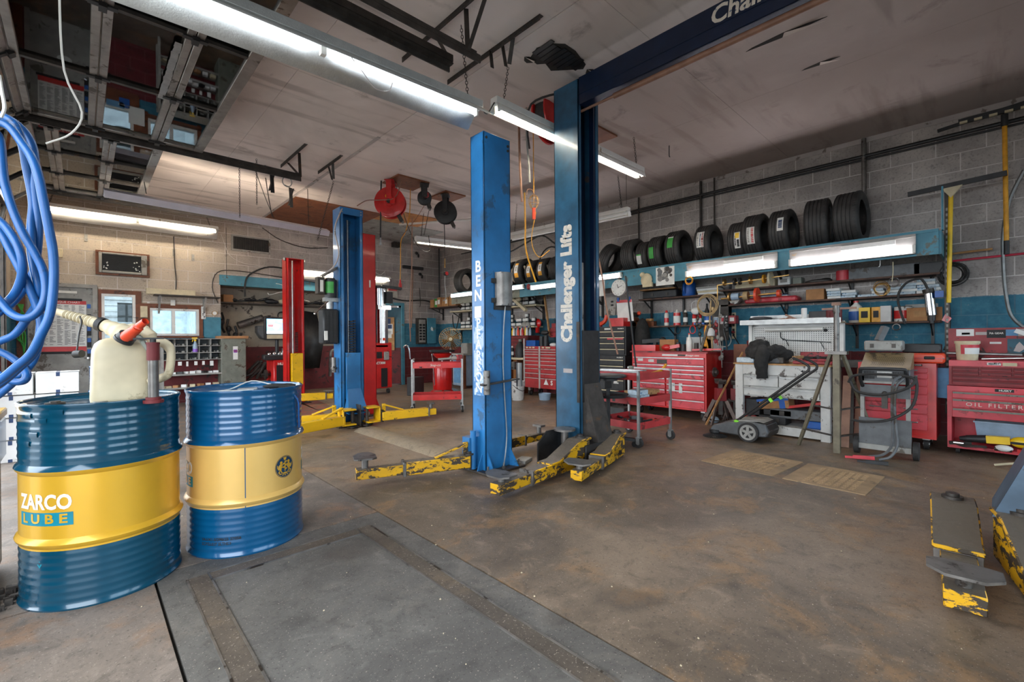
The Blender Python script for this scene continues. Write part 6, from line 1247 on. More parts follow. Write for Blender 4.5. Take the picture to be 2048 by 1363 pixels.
# third shelf
jz = 1.315
t = T('antifreeze_jug', 'white gallon jug with red cap and blue label on the lowest right shelf', 'jug', (XS+.08, 1.2, jz)); P('jug_body', B().lathe([(0, 0), (.07, 0), (.075, .02), (.075, .15), (.06, .2), (.025, .235), (.022, .25)], n=20), 'white_plastic', t); P('cap', B().cyl((0, 0, .25), (0, 0, .272), .027, n=16), 'red_paint', t); P('jug_label', B().lathe([(.0762, .03), (.0762, .14)], n=20), 'blue', t)
carton('yellow and black printed oil box on the lowest right shelf', XS-.03, 1.1, jz, .11, .12, .18, 'yellow', None, 0, 'ink'); carton('yellow printed can box next to the first yellow one', XS-.03, .99, jz, .085, .12, .18, 'hose_yellow', None, 0, 'ink'); carton('dirty white packet right of the yellow boxes', XS-.03, .9, jz, .1, .1, .19, 'worn_white'); can('white tub with a red label and black lid on the lowest right shelf', XS+.06, .75, jz, .085, .17, 'worn_white', 'black', None, 'red_paint')
carton('torn cardboard parts box under the silver pump', XS-.04, .56, jz, .3, .16, .15, 'card', None, 4, 'wood'); carton('grey printed carton behind the torn cardboard box', XS+.13, .6, jz, .28, .08, .2, 'lgrey')
# upper left and lower left shelves
XL2 = 6.88
t = T('tool_case', 'black plastic tool case on the upper left shelf', 'case', (XL2-.02, 3.78, 1.80)); P('case_body', B().box(0, .2, -.3, .3, 0, .12), 'black', t, .012); E('latch', B().box(-.008, 0, -.16, -.12, .03, .08).box(-.008, 0, .1, .14, .03, .08), 'dark_steel', t)
can('round metal tin on the raw board above the black case', XL2+.06, 3.62, 1.957, .08, .07, 'lgrey', 'lgrey'); t = T('blue_jug', 'dark blue water jug on the upper left shelf', 'jug', (XL2+.08, 3.32, 1.80)); P('jug_body', B().lathe([(0, 0), (.09, 0), (.1, .02), (.1, .19), (.085, .23), (.06, .25)], n=20), 'blue', t); P('jug_lid', B().cyl((0, 0, .24), (0, 0, .265), .085, n=18), 'blue', t); P('handle', B().tube([(-.1, .02, .2), (-.125, .02, .16), (-.125, .02, .08), (-.1, .02, .04)], .014), 'blue', t)
for i in range(4): S('book', B().box(0, .2, -.16, .16, 0, .028), ('paper', 'cream', 'paper', 'lgrey')[i], 'thick catalogue in the pile right of the blue jug, %s' % ['lowest', 'second up', 'third up', 'topmost'][i], 'book', (XL2-.01, 2.98+.01*i, 1.80+i*.03), R(rn.uniform(-5, 5)))
for i in range(7): S('puck', B().cyl((0, 0, 0), (.1, 0, 0), .04, n=16), 'dark_steel' if i % 3 else 'brown_wood', '%s round wood block of the stack on the lower left shelf, %s' % ('dark' if i % 3 else 'brown', ('bottom left', 'bottom right', 'middle left', 'middle right', 'top left', 'top right', 'lying apart')[i]), 'block', (XL2, 4.34-.085*(i % 2)-(.0 if i < 6 else .1), 1.386+.082*(i//2) if i < 6 else 1.386), 0, 'round blocks on the lower left shelf')
carton('small wooden block on the lower left shelf', XL2, 3.98, 1.43, .1, .08, .04, 'wood'); carton('dark offcut under the small wooden block', XL2, 3.96, 1.345, .14, .1, .08, 'brown_wood')
spray('white and red spray can, first on the lower left shelf', XL2+.04, 3.68, 1.345, 'white_plastic', 'red_paint', None, .036, .25); t = can('red and white solvent tin, beside the first spray can', XL2+.04, 3.5, 1.345, .055, .2, 'red_paint', 'white_plastic', None, 'paper'); P('spout', B().cyl((0, 0, .2), (0, 0, .255), .03, .008), 'white_plastic', t)
spray('slim dark spray can with a white top on the lower left shelf', XL2+.04, 3.36, 1.345, 'dark_steel', 'white_plastic', None, .034, .24); spray('red spray can behind the white respirator', XL2+.05, 3.22, 1.345, 'red_paint', 'red_paint'); spray('red spray can right of the one behind the respirator', XL2+.05, 3.14, 1.345, 'red_paint', 'black')
t = T('dark_bottle', 'tall dark bottle on the lower left shelf', 'bottle', (XL2+.06, 3.03, 1.345)); P('bottle_body', B().lathe([(0, 0), (.035, 0), (.035, .2), (.014, .26), (.014, .32), (0, .32)], n=16), 'black', t)
S('respirator', B().ball((0, 0, 0), (.05, .07, .055), 12, 8).tube([(0, .06, 0), (-.02, .05, .12), (.03, 0, .16), (-.02, -.05, .12), (0, -.06, 0)], .004), 'paper', 'white dust mask hanging by yellow straps from the upper left shelf', 'mask', (6.8, 3.14, 1.55)); can('pale blue tub on the lower left shelf', XL2+.05, 2.88, 1.345, .05, .1, 'pale_blue', 'white_plastic')
carton('white and red box at the right end of the lower left shelf', XL2, 2.76, 1.345, .1, .12, .12, 'paper', None, 0, 'pink_red'); carton('dark red box at the right end of the lower left shelf', XL2, 2.64, 1.345, .1, .12, .12, 'dred_paint', None, 0, 'paper'); carton('pale blue packet lying before the red spray cans', XL2-.02, 3.12, 1.345, .16, .1, .03, 'blue')
for i, (y, m) in enumerate(((3.44, 'black'), (3.2, 'red_paint'), (2.98, 'dred_paint'))): hangcord('cable_loop', ['black cable loop hung under the lower left shelf', 'red cable loop hung under the lower left shelf', 'dark red cable loop hung under the lower left shelf'][i], [(6.82, y+.045*math.cos(a), 1.27+.06*math.sin(a)) for a in [2*PI*j/12 for j in range(13)]], .007, m, 'cable')
# board of spools and clips right of the shelves
t = T('spool_rack', 'rod of wire spools fixed above the second shelf', 'spool rack', (6.7, 2.35, 1.93)); P('rod', B().bar((0, -.5, .02), (0, .42, -.03), .012, .012).bar((0, .42, -.03), (0, .42, -.25), .012, .012), 'brass', t)
for i, (y, r, m) in enumerate(((.32, .05, 'brass'), (.18, .05, 'dark_steel'), (.11, .05, 'dark_steel'), (-.03, .055, 'brass'), (-.2, .06, 'hose_yellow'), (-.28, .1, 'cream'))): P('spool', B().cyl((0, y-.012, .0), (0, y+.012, .0), r, n=18), m, t)
t = T('spool_rack', 'lower rod of larger spools with an orange coil', 'spool rack', (6.7, 2.3, 1.72)); P('rod', B().cyl((0, -.36, .01), (0, .42, -.02), .014, n=10), 'brass', t)
for y, r, m, w in ((.3, .06, 'brass', .02), (.22, .05, 'pale_blue', .1), (.08, .06, 'tan_hose', .06), (-.06, .1, 'orange', .03), (-.33, .05, 'orange', .04)): P('spool', B().cyl((0, y-w/2, 0), (0, y+w/2, 0), r, n=18), m, t)
S('tape_roll', B().cyl((-.05, 0, 0), (.05, 0, 0), .07, n=20), 'worn_white', 'grey white tape roll standing on the second shelf under the spools', 'tape', (6.96, 2.62, 1.7))
def coil(label, c, r, n, m, rad=.006, name='wire_coil'):
    b = B(); q = random.Random(len(label))
    for i in range(n): k = 1+q.uniform(-.15, .12); oy, oz = q.uniform(-.02, .02), q.uniform(-.02, .02); b.tube([(q.uniform(-.02, .02), oy+r*k*math.cos(2*PI*j/12), oz+r*k*math.sin(2*PI*j/12)) for j in range(12)], rad, 5, True, 2)
    return S(name, b, m, label, 'cable', c)
coil('big coil of tan wire hanging in front of the clip board', onR(1415, 609, 6.6), .145, 6, 'tan_hose', .006); coil('silver wire coil hung before the small blue boxes', onR(1761, 577, 6.78), .07, 6, 'brass', .004); coil('thin wire ring hung right of the silver wire coil', onR(1785, 562, 6.78), .055, 2, 'steel', .003); coil('black cable coil on the yellow squeegee pole', onR(1905, 547, 6.95), .11, 9, 'rubber', .008, 'cable_coil'); coil('yellow wire loops at the left end of the long lamp', onR(1377, 562, 6.4), .05, 4, 'hose_yellow', .004)
for i, (x, y0, y1, m, lab) in enumerate(((1398, 620, 690, 'dark_steel', 'dark strand of clips'), (1422, 600, 720, 'tan_hose', 'tan rag strand'), (1440, 610, 735, 'lgrey', 'grey rope strand'), (1450, 630, 700, 'black', 'black cord strand'), (1432, 640, 690, 'dred_paint', 'dark red tag strand'), (1412, 650, 700, 'hose_yellow', 'yellow cord strand'))):
    p0, p1 = Vector(onR(x, y0, 6.62)), Vector(onR(x+4, y1, 6.62)); b = B(); b.tube([(0, 0, 0), (0, .02, (p1-p0).z*.4), (-.01, -.015, (p1-p0).z*.7), (p1-p0)], .012 if i % 2 else .008, 6)
    for j in range(5): b.ball((-.01, rn.uniform(-.03, .03), (p1-p0).z*rn.uniform(.1, .9)), (.02, .026, .035), 8, 5)
    S('hanging_tools', b, m, lab+' hanging below the big coil of tan wire', 'tools', p0)
S('light_bulb_cup', B().lathe([(0, -.05), (.05, -.045), (.055, .02), (.03, .06), (.015, .07)], n=16), 'paper', 'white cup hanging from the tangle over the red chest', 'cup', onR(1422, 665, 6.58)); S('blue_tin', B().cyl((0, 0, -.06), (0, 0, .06), .05, n=18), 'white_plastic', 'white tin with a blue band in the tangle over the red chest', 'can', onR(1416, 636, 6.66))
o = D.objects['blue_tin']; P('band', B().cyl((0, 0, -.03), (0, 0, .03), .051, n=18), 'blue', o)
S('clip_board', B().box(0, .02, -.12, .12, -.3, .3), 'dark_steel', 'dark pegged strip behind the hanging tangle', 'board', onR(1440, 640, 6.9)); S('wall_plate', B().box(0, .012, -.2, .2, -.17, .17), 'paper', 'white square sheet on the wall behind the red chest, left one', 'sheet', onR(1397, 695, 7.17)); S('wall_plate', B().box(0, .012, -.16, .16, -.17, .17), 'worn_white', 'white square sheet on the wall behind the red chest, right one', 'sheet', onR(1425, 697, 7.17))
t = T('power_strip', 'upright cream power strip on the blue wall', 'power strip', onR(1467, 651, 7.16)); P('strip', B().box(0, .03, -.03, .03, -.2, .2), 'cream', t, .006); b = B()
for i in range(5): b.box(-.003, 0, -.016, .016, -.16+i*.075, -.12+i*.075)
E('outlet', b, 'dark_steel', t); P('plug', B().cyl((0, 0, -.1), (-.04, 0, -.1), .022), 'dred_paint', t)
hangcord('cord', 'cream cord looping down from the power strip', [onR(*q) for q in ((1467, 632, 7.15), (1458, 640, 7.1), (1457, 665, 7.05), (1462, 680, 7.0), (1455, 692, 6.8), (1436, 692, 6.65))], .008, 'white_plastic'); hangcord('cord', 'black cord running from the power strip to the bench', [onR(*q) for q in ((1466, 668, 7.14), (1474, 682, 7.0), (1484, 697, 6.8))], .008, 'black')
# things fixed to the rack front
t = T('wall_clock', 'round white wall clock hanging below the tire rack', 'clock', onR(1238, 575, 6.42)); P('case', B().cyl((-.02, 0, 0), (.03, 0, 0), .135, n=32), 'white', t); P('face', B().cyl((-.023, 0, 0), (-.02, 0, 0), .118, n=32), 'paper', t); b = B()
for i in range(12): a = 2*PI*i/12; b.bar((-.025, .1*math.cos(a), .1*math.sin(a)), (-.025, .112*math.cos(a), .112*math.sin(a)), .006, .002, (1, 0, 0))
b.bar((-.026, 0, 0), (-.026, .02, .055), .008, .002, (1, 0, 0)).bar((-.026, 0, 0), (-.026, -.075, .03), .006, .002, (1, 0, 0)).cyl((-.028, 0, 0), (-.024, 0, 0), .008); E('hands', b, 'ink', t); P('hanger', B().box(0, .06, -.02, .02, .12, .2), 'dark_steel', t)
S('poster', B().box(0, .004, -.15, .15, -.15, .15), 'paper', 'grey engine picture pinned on the tire rack board', 'poster', onR(1330, 550, RX-.026)); o = D.objects['poster']; b = B(); q = random.Random(2)
for i in range(26): y, z, r_ = q.uniform(-.1, .1), q.uniform(-.1, .1), q.uniform(.012, .045); b.k = i % 4; b.cyl((-.0006-.0001*i, y, z), (0, y, z), r_, n=14)
P('engine_print', b, ['lgrey', 'grey_plastic', 'steel', 'dark_steel'], o)['kind'] = 'stuff'
S('poster', B().box(0, .004, -.07, .07, -.16, .16), 'paper', 'narrow white leaflet hung at the left of the wall clock', 'poster', onR(1203, 573, RX-.03)); S('work_glove', B().ball((0, 0, -.06), (.03, .1, .11), 10, 6).ball((0, .07, .03), (.04, .045, .04), 10, 6).box(-.02, .02, -.1, .06, -.17, -.1), 'cream', 'tan leather glove hung on the tire rack board', 'glove', onR(1293, 552, RX-.05)); S('red_rag', B().ball((0, 0, 0), (.03, .05, .06), 10, 7), 'dred_paint', 'reddish rag knob on the tire rack between two short lamps', 'rag', onR(1057, 573, RX-.03))
S('hook', B().tube([(0, 0, .1), (0, 0, 0), (-.02, .01, -.02)], .004), 'paper', 'white hook hanging over the coil, left of two', 'hook', onR(1760, 530, 6.5)); S('hook', B().tube([(0, 0, .12), (0, 0, 0), (0, .01, -.1)], .004), 'cream', 'white hook hanging over the wire ring, right of two', 'hook', onR(1786, 545, 6.5))
# filters on the far shelves, in white-labelled rows
fb = B().cyl((0, 0, 0), (0, 0, .085), .042, n=10); FM = fb.mesh('filter', 'black'); FL = B().box(-.05, -.02, -.04, .04, .02, .075).mesh('filter_label', 'paper')
for z0 in (1.87, 1.42):
    for i in range(26):
        for s_ in range((2, 1, 3, 2, 2)[i % 5]):
            o = link('oil_filter', FM, None, (6.93+.03*(i % 2), 6.66+i*.1, z0+s_*.092)); o['label'] = 'filter on the %s far shelf, %s row, %s from its right end' % ('upper' if z0 > 1.6 else 'lower', ('bottom', 'middle', 'top')[s_], ORD[i]); o['category'] = 'filter'; o['group'] = 'oil filters on the far '+('upper' if z0 > 1.6 else 'lower')+' shelf'; link('filter_label', FL, o)
for i in range(7): carton('brown carton on the far corner shelf, %s from the left' % ['first', 'second', 'third', 'fourth', 'fifth', 'sixth', 'seventh'][i], 6.78+.03*(i % 2), 10.3-i*.165, 2.0, .155, .25, .21+.02*(i % 3), ('card', 'green', 'card', 'card', 'wood', 'card', 'card')[i], None, 0, ('card', 'paper', 'paper', 'wood', 'paper', 'wood', 'cream')[i])
# pipes and hoses on the right wall
S('conduit', B().tube([(0, 7.6, .0), (0, -2, .0)], .022, 8), 'black_steel', 'long dark pipe running along the right wall near the top', 'pipe', (XR-.05, 0, 3.40)); S('conduit', B().tube([(0, 9.5, .0), (0, -2, .0)], .012, 8), 'black_steel', 'thin dark conduit just below the long dark pipe', 'pipe', (XR-.03, 0, 3.36))
for i, (px, z0, m, r) in enumerate((((1729, 300), 2.2, 'steel', .026), ((1431, 390), 2.3, 'dark_steel', .012), ((1404, 390), 2.3, 'dark_steel', .02), ((1280, 420), 2.3, 'dark_steel', .014))): S('standpipe', B().cyl((0, 0, 0), (0, 0, HC-.02-z0), r, n=10), m, ['grey standpipe behind the rightmost tire', 'thin dark standpipe right of the small bracket pipe', 'dark standpipe left of the thin one above the lone tire', 'dark standpipe near the leaning tire'][i], 'pipe', (XR-.045, atX(*px, XR)[0], z0))
t = T('shop_squeegee', 'yellow handled squeegee hung head up by the end of the tire rack', 'squeegee', (6.8, .335, 0)); P('blade', B().bar((0, .35, 2.74), (0, -.41, 2.78), .03, .05), 'black', t); P('yoke', B().add([(-.02, .07, 2.73), (-.02, -.09, 2.74), (-.02, 0, 2.62), (.02, .07, 2.73), (.02, -.09, 2.74), (.02, 0, 2.62)], [(0, 1, 2), (3, 5, 4), (0, 3, 4, 1), (1, 4, 5, 2), (2, 5, 3, 0)]), 'cream', t); P('handle', B().cyl((0, 0, 2.65), (0, .02, 1.5), .02, n=10), 'yellow', t)
t = T('floor_broom', 'long yellow broom pole hung head up at the right edge of the wall', 'broom', (6.95, -.06, 0)); P('pole', B().cyl((0, 0, 3.33), (0, -.01, 2.12), .02, n=12), 'hose_yellow', t); P('grip', B().cyl((0, -.01, 2.12), (0, -.01, 1.98), .022, n=12), 'black', t); P('socket', B().cyl((0, 0, 3.3), (0, 0, 3.42), .028, n=12), 'black', t)
b = B().bar((-.02, .34, 3.45), (-.02, -.3, 3.46), .05, .05); P('brush_head', b, 'black', t); b = B()
for i in range(6): b.box(-.05, -.02, .3-i*.11-.03, .3-i*.11+.03, 3.425, 3.445)
E('bristle_tuft', b, 'cream', t); S('broom_bar', B().bar((0, .45, -.05), (0, -.9, .1), .03, .03), 'black', 'black bar across the wall behind the broom head', 'bar', (6.98, 0, 3.48))
t = T('rack_upright', 'slotted dark upright at the right end of the shelves', 'upright', (6.86, .37, 0)); P('channel', B().box(-.02, .02, -.02, .02, .3, 2.7), 'dark_steel', t); b = B()
for i in range(36): b.box(-.022, -.019, -.008, .008, .4+i*.06, .43+i*.06)
P('slot', b, 'lgrey', t); S('slotted_strip', B().box(0, .02, -.02, .02, 0, .45), 'galv', 'pale slotted strip above the tire rack end', 'strip', (6.9, .4, 2.3))
hangcord('air_line', 'red air line strung along the right wall', [(7.15, .34, 1.985), (7.14, .0, 1.99), (7.15, -.6, 2.0)], .012, 'red_hose', 'hose'); S('dowel', B().cyl((0, .05, 0), (0, -.3, .01), .012, n=8), 'wood', 'short wooden dowel above the red air line', 'dowel', (7.1, .33, 2.06))
hangcord('flex_conduit', 'silver flexible conduit curving down the right wall', [onR(x, y, 7.14) for x, y in ((2048, 340), (2025, 385), (2014, 420), (2006, 470), (2007, 540), (2012, 590), (2022, 630), (2048, 655), (2075, 668))], .017, 'galv', 'conduit'); hangcord('cord', 'black cords hanging down the yellow squeegee pole', [onR(*q) for q in ((1902, 545, 6.93), (1897, 580, 6.93), (1900, 640, 6.93), (1897, 675, 6.93), (1888, 700, 6.9))], .009, 'rubber')
t = T('air_pump', 'chrome cylinder pump hung on the shelf end with a black hose', 'pump', onR(1863, 610, 6.8)); P('cylinder', B().cyl((0, 0, -.11), (0, .02, .13), .045, n=18), 'chrome', t); P('cap', B().cyl((0, .02, .13), (0, .03, .18), .05, n=18), 'dark_steel', t); P('nozzle', B().cyl((0, 0, -.11), (0, 0, -.17), .035, n=14).cyl((0, 0, -.17), (0, 0, -.2), .022, n=12), 'black_steel', t); P('inlet_hose', B().tube([(0, .03, .18), (-.01, .06, .26), (-.01, .1, .3), (-.01, .2, .27), (-.01, .27, .17), (-.01, .28, .05), (-.01, .27, .0), (-.01, .25, -.1), (-.01, .22, -.2)], .012), 'rubber', t); P('trigger_cap', B().box(-.05, .0, -.1, -.03, .08, .15), 'blue', t)
S('ring_hook', B().tube([(0, .035*math.cos(2*PI*i/12), .035*math.sin(2*PI*i/12)) for i in range(12)], .007, 6, True, 1), 'steel', 'small metal ring hung under the lowest right shelf', 'ring', (6.88, .8, 1.25)); S('bandage_box', B().prism([(.0, -.03), (.05, .0), (.02, .07), (-.03, .02)], -.01, .01, 'x'), 'red_paint', 'small red and white tag hanging at the shelf upright', 'tag', onR(1896, 640, 6.85))
# ---- tool chests and floor equipment along the right wall
def frame_at(X_, y): return (X_, y, 0)
def chest(label, X_, yl, w, d, z0, z1, rows, m, hm, side=None, casters=True, trim=.0, hw=.8, slim=True, group='tool chests along the wall', rz=RW, lip=.02, cat='tool chest', body=None):
    """rows: list of (z0, z1, [(x0, x1), ...]); local x to the right, y into the wall"""
    t = T('tool_chest', label, cat, (X_, yl, 0), rz, group); body = body or m
    P('carcass', B().box(0, w, .012, d, z0, z1), body, t, .004); P('face_frame', B().box(0, lip, 0, .014, z0, z1).box(w-lip, w, 0, .014, z0, z1).box(lip, w-lip, 0, .014, z1-lip*.8, z1).box(lip, w-lip, 0, .014, z0, z0+lip), body, t)
    for a, c, cols in rows:
        for x0, x1 in cols:
            f = P('drawer', B().box(x0+.004, x1-.004, -.01, .012, a+.004, c-.004), m, t, .003)
            L = (x1-x0)
            if slim: P('handle', B().box(x0+.008, x1-.008, -.022, -.01, c-.022, c-.008), hm, f)
            else: xm = (x0+x1)/2; P('handle', B().tube([(xm-L*.18, -.01, (a+c)/2), (xm-L*.17, -.035, (a+c)/2), (xm+L*.17, -.035, (a+c)/2), (xm+L*.18, -.01, (a+c)/2)], .006), hm, f)
    if casters:
        for x in (.08, w-.08):
            for y in (.1, d-.1): o = P('caster', B().cyl((x-.02, y, .055), (x+.02, y, .055), .055, n=16), 'rubber', t); P('caster_fork', B().box(x-.03, x+.03, y-.035, y+.035, .1, z0).cyl((x-.025, y, .055), (x+.025, y, .055), .028, n=10), 'galv', o)
    return t
def even(z0, z1, hs, cols):
    s = sum(hs); out = []; z = z1
    for h, c in zip(hs, cols): out.append((z-(z1-z0)*h/s, z, c)); z -= (z1-z0)*h/s
    return out
# red chest with two drawer columns (behind the three-tray cart)
w = 1.15; L2 = [(.02, .55), (.57, w-.02)]
c1 = chest('wide bright red tool chest behind the three-tray cart', 6.2, 3.87, w, .5, .13, .94, even(.15, .87, [1.1, .6, .6, .8, .8, .9, 1.3, 1.3], [[(.02, w-.02)]]+[L2]*7), 'pink_red', 'galv', body='red_paint')
P('top_tray', B().box(-.02, w+.03, -.03, .55, .93, .95), 'dred_paint', c1); P('badge', B().box(.5, .74, -.004, 0, .885, .91), 'paper', c1); P('badge_dark', B().box(.74, .86, -.0035, 0, .885, .91), 'dark_steel', c1)
lettering('lettering', 'Snap-on', 'letter_white', c1, .045, (.95, -.004, .897), FACE, weight=.02, shear=.25, width=.2, height=.03); b = B()
for x, z in ((.1, .8), (.28, .79)): b.box(x, x+.09, -.0115, -.01, z, z+.04)
b.box(.62, .70, -.0115, -.01, .38, .50).box(.76, .81, -.0115, -.01, .36, .5); E('sticker', b, 'worn_white', c1); P('sticker_strip', B().box(.42, .58, -.0115, -.01, .77, .83), 'dark_steel', c1); P('side_handle_ring', B().cyl((w, .25, .66), (w+.02, .25, .66), .07, n=24).cyl((w+.02, .25, .66), (w+.05, .25, .66), .035, n=18), 'steel', c1)
P('top_rail', B().box(0, w, -.003, .0, .87, .925), 'red_paint', c1)
# black two-piece chest
w = .86
c2_ = chest('black lower tool chest right of the navy post', 6.42, 5.0, w, .5, .1, .86, even(.12, .8, [.7, .5, .5, .6, 1.2, 1.2], [[(.02, w-.02)], [(.02, .3), (.33, w-.02)], [(.02, .3), (.33, w-.02)], [(.02, .3), (.33, w-.02)], [(.02, w-.02)], [(.02, w-.02)]]), 'black', 'cream')
c3_ = chest('black upper tool chest stacked on the lower black chest', 6.45, 5.0, w, .45, .865, 1.34, even(.88, 1.27, [.6, .6, .6, .6], [[(.02, .3), (.33, w-.02)]]*3+[[(.02, w-.02)]]), 'black', 'cream', casters=False)
lettering('lettering', 'HUSKY', 'letter_white', c3_, .03, (w-.1, -.002, 1.305), FACE, weight=.02, width=.12, height=.02); lettering('lettering', 'HUSKY', 'letter_white', c2_, .03, (w-.1, -.002, .83), FACE, weight=.02, width=.12, height=.02); P('badge', B().box(w-.42, w-.3, -.003, 0, 1.29, 1.32), 'worn_white', c3_); P('pink_strip', B().box(.5, w-.05, -.0125, -.0105, 1.125, 1.155), 'pink_red', c3_); P('white_decal', B().prism([(w-.22, .4), (w-.12, .4), (w-.14, .46), (w-.17, .55), (w-.2, .5)], -.0125, -.0105, 'y'), 'worn_white', c2_)
M['mid_red'] = mk('worn_mid_red_paint', (176, 54, 56), .42, 0, .2, 4, (100, 38, 38), .25, 6)
# far red chest with chrome columns, desk with a smaller chest at its left
w = 1.15
c4 = chest('red tool chest with chrome corner strips between the blue and navy posts', 6.6, 6.65, w, .5, .17, 1.0, even(.38, .95, [.5, .5, .7, .7, .8, .8, 1, 1], [[(.03, .42), (.46, w-.03)]]*8)+[(.17, .38, [(.03, .42), (.46, w-.03)])], 'mid_red', 'trimw', body='mid_red')
P('corner_strip', B().box(-.006, .03, -.014, .0, .17, 1.16), 'trimw', c4); P('corner_strip', B().box(.42, .46, -.014, .0, .17, 1.0), 'trimw', c4); b = B()
for x in (.06, .15, .24, .5, .6, .66): b.box(x, x+.06, -.004, 0, .96, .99)
E('sticker', b, 'cream', c4); lettering('lettering', 'S', 'letter_white', c4, .12, (.76, -.012, .29), FACE, weight=.03); P('triangle_decal', B().prism([(.55, .25), (.68, .25), (.615, .36)], -.0125, -.0105, 'y'), 'paper', c4)
t = T('work_desk', 'brown wooden desk with a pale top left of the chrome-striped chest', 'desk', (6.6, 7.5, 0), RW); P('desk_top', B().box(0, .84, -.02, .5, .72, .76), 'cream', t); E('side_panel', B().box(.6, .64, 0, .5, 0, .72), 'brown_wood', t); E('side_panel', B().box(0, .04, 0, .5, 0, .72), 'brown_wood', t); P('desk_back', B().box(.04, .8, .46, .48, .1, .72), 'orange_ply', t)
c5 = chest('small dark red chest on the brown desk', 6.72, 7.45, .8, .36, .765, 1.22, even(.78, 1.2, [1, 1, 1, 1, 1, 1], [[(.02, .78)]]*6), 'maroon', 'dred_paint', casters=False)
bucket('dirty white bucket standing before the chrome-striped chest', (5.98, 6.2, 0), .125, .36, 'worn_white', None)
t = T('pump_sprayer', 'black pump jug with a green top on the brown desk', 'jug', (6.66, 6.82, .765)); P('tank', B().lathe([(0, 0), (.1, 0), (.11, .1), (.1, .22), (.05, .3), (.03, .33)], n=20), 'black', t); P('cap', B().cyl((0, 0, .33), (0, 0, .38), .04, n=14), 'green_grey', t); P('hose', B().tube([(0, -.1, .1), (-.03, -.14, .2), (0, -.1, .28)], .01), 'rubber', t)
spray('white spray can beside the black pump jug', 6.62, 7.02, .765, 'black', 'white_plastic', None, .035, .24)
for i in range(12): # bottle row above the desk
    t = T('oil_bottle', 'small %s bottle in the row above the brown desk, %s from the left' % (('orange', 'white', 'red', 'yellow', 'white', 'pale blue')[i % 6], ['first', 'second', 'third', 'fourth', 'fifth', 'sixth', 'seventh', 'eighth', 'ninth', 'tenth', 'eleventh', 'twelfth'][i]), 'bottle', (6.8+.03*(i % 2), 7.42-i*.066, 1.225)); m_ = ('orange', 'white_plastic', 'red_paint', 'yellow', 'white_plastic', 'pale_blue')[i % 6]; P('bottle', B().lathe([(0, 0), (.028, 0), (.028, .1), (.012, .14), (.01, .17), (0, .17)], n=12), m_, t); P('cap', B().cyl((0, 0, .165), (0, 0, .19), .013, n=8), ('red_paint', 'blue', 'black')[i % 3], t)
for nm, lab, p, m, b in (('task_lamp', 'cream desk lamp tube slanting above the far bench', onR(1040, 606, 6.7), 'cream', B().bar((0, .22, .12), (0, -.18, -.16), .07, .06).ball((0, .05, .1), (.06, .08, .06))), ('wall_bar', 'upright pale wooden stick leaning on the wall behind the far red chest', onR(1095, 632, 6.9), 'wood', B().bar((0, .08, .42), (0, -.06, -.4), .04, .03)), ('blue_bin', 'small blue bin on the chrome-striped chest', (6.72, 6.5, 1.0), 'blue', B().box(-.08, .08, -.13, .13, 0, .12)),
    ('grinder', 'black and red bench tool on the chrome-striped chest', (6.78, 6.2, 1.0), 'black', B().cyl((0, 0, 0), (0, 0, .22), .06, .045, n=14).cyl((0, .12, .0), (0, .12, .2), .05, n=14).ball((0, .03, .27), (.06, .1, .05))), ('rag', 'crumpled white and green packets on the chrome-striped chest', (6.72, 5.86, 1.0), 'paper', B().ball((0, .08, .03), (.08, .1, .04)).ball((0, -.08, .03), (.07, .09, .05)).box(-.05, .06, -.2, -.1, 0, .07)), ('red_lamp', 'round red reflector on the wall above the chrome-striped chest', onR(1075, 646, 7.0), 'red_lift', B().ball((0, 0, 0), (.05, .1, .1), 14, 8).box(-.03, .03, -.03, .03, -.2, 0)),
    ('wall_sheet', 'dark green sheet on the wall behind the chrome-striped chest', onR(1085, 668, 7.15), 'teal_dark', B().box(0, .02, -.35, .35, -.3, .3)), ('tool_jumble', 'jumble of pale clips hanging above the far bench', onR(1050, 655, 6.9), 'lgrey', B().ball((0, 0, 0), (.05, .13, .14), 10, 6).ball((-.02, .1, -.12), (.04, .06, .1)).ball((-.02, -.1, .05), (.04, .07, .08))), ('bench_vice', 'vise like clamp hanging below the desk top', (6.52, 6.85, .58), 'steel', B().box(-.06, .06, -.06, .06, -.06, .1).cyl((-.1, 0, -.02), (.1, 0, -.02), .02)),
    ('red_boxes', 'stack of red boxes on the wall left of the navy post', onR(1108, 662, 6.9), 'dred_paint', B().box(0, .15, -.12, .12, -.12, -.02).box(.01, .15, -.1, .12, -.015, .07).box(.02, .14, -.12, .08, .075, .16))): S(nm, b, m, lab, 'workshop item', p)
# things on the black chests
for nm, lab, p, m, b, cat in (('red_drill_box', 'red and white boxed tool on the black upper chest', (6.6, 4.36, 1.345), 'red_paint', B().box(-.1, .1, -.14, .14, 0, .14), 'box'), ('orange_tool', 'orange and black cut-off tool on the black upper chest', (6.55, 4.72, 1.345), 'orange', B().tube([(0, .15, .04), (0, 0, .05), (0, -.1, .1), (0, -.14, .2)], .035).ball((0, .15, .05), (.06, .1, .05)), 'tool'), ('dark_sack', 'black bag hanging right of the black chests', (6.75, 4.02, 1.02), 'cloth_black', B().ball((0, 0, .12), (.12, .13, .34), 14, 8).ball((0, .02, -.2), (.1, .1, .2), 12, 7), 'bag'), ('pipe_box', 'dark red wood strip on the black upper chest', (6.5, 4.8, 1.345), 'dred_paint', B().box(-.03, .03, -.14, .14, 0, .03), 'block')): S(nm, b, m, lab, cat, p)
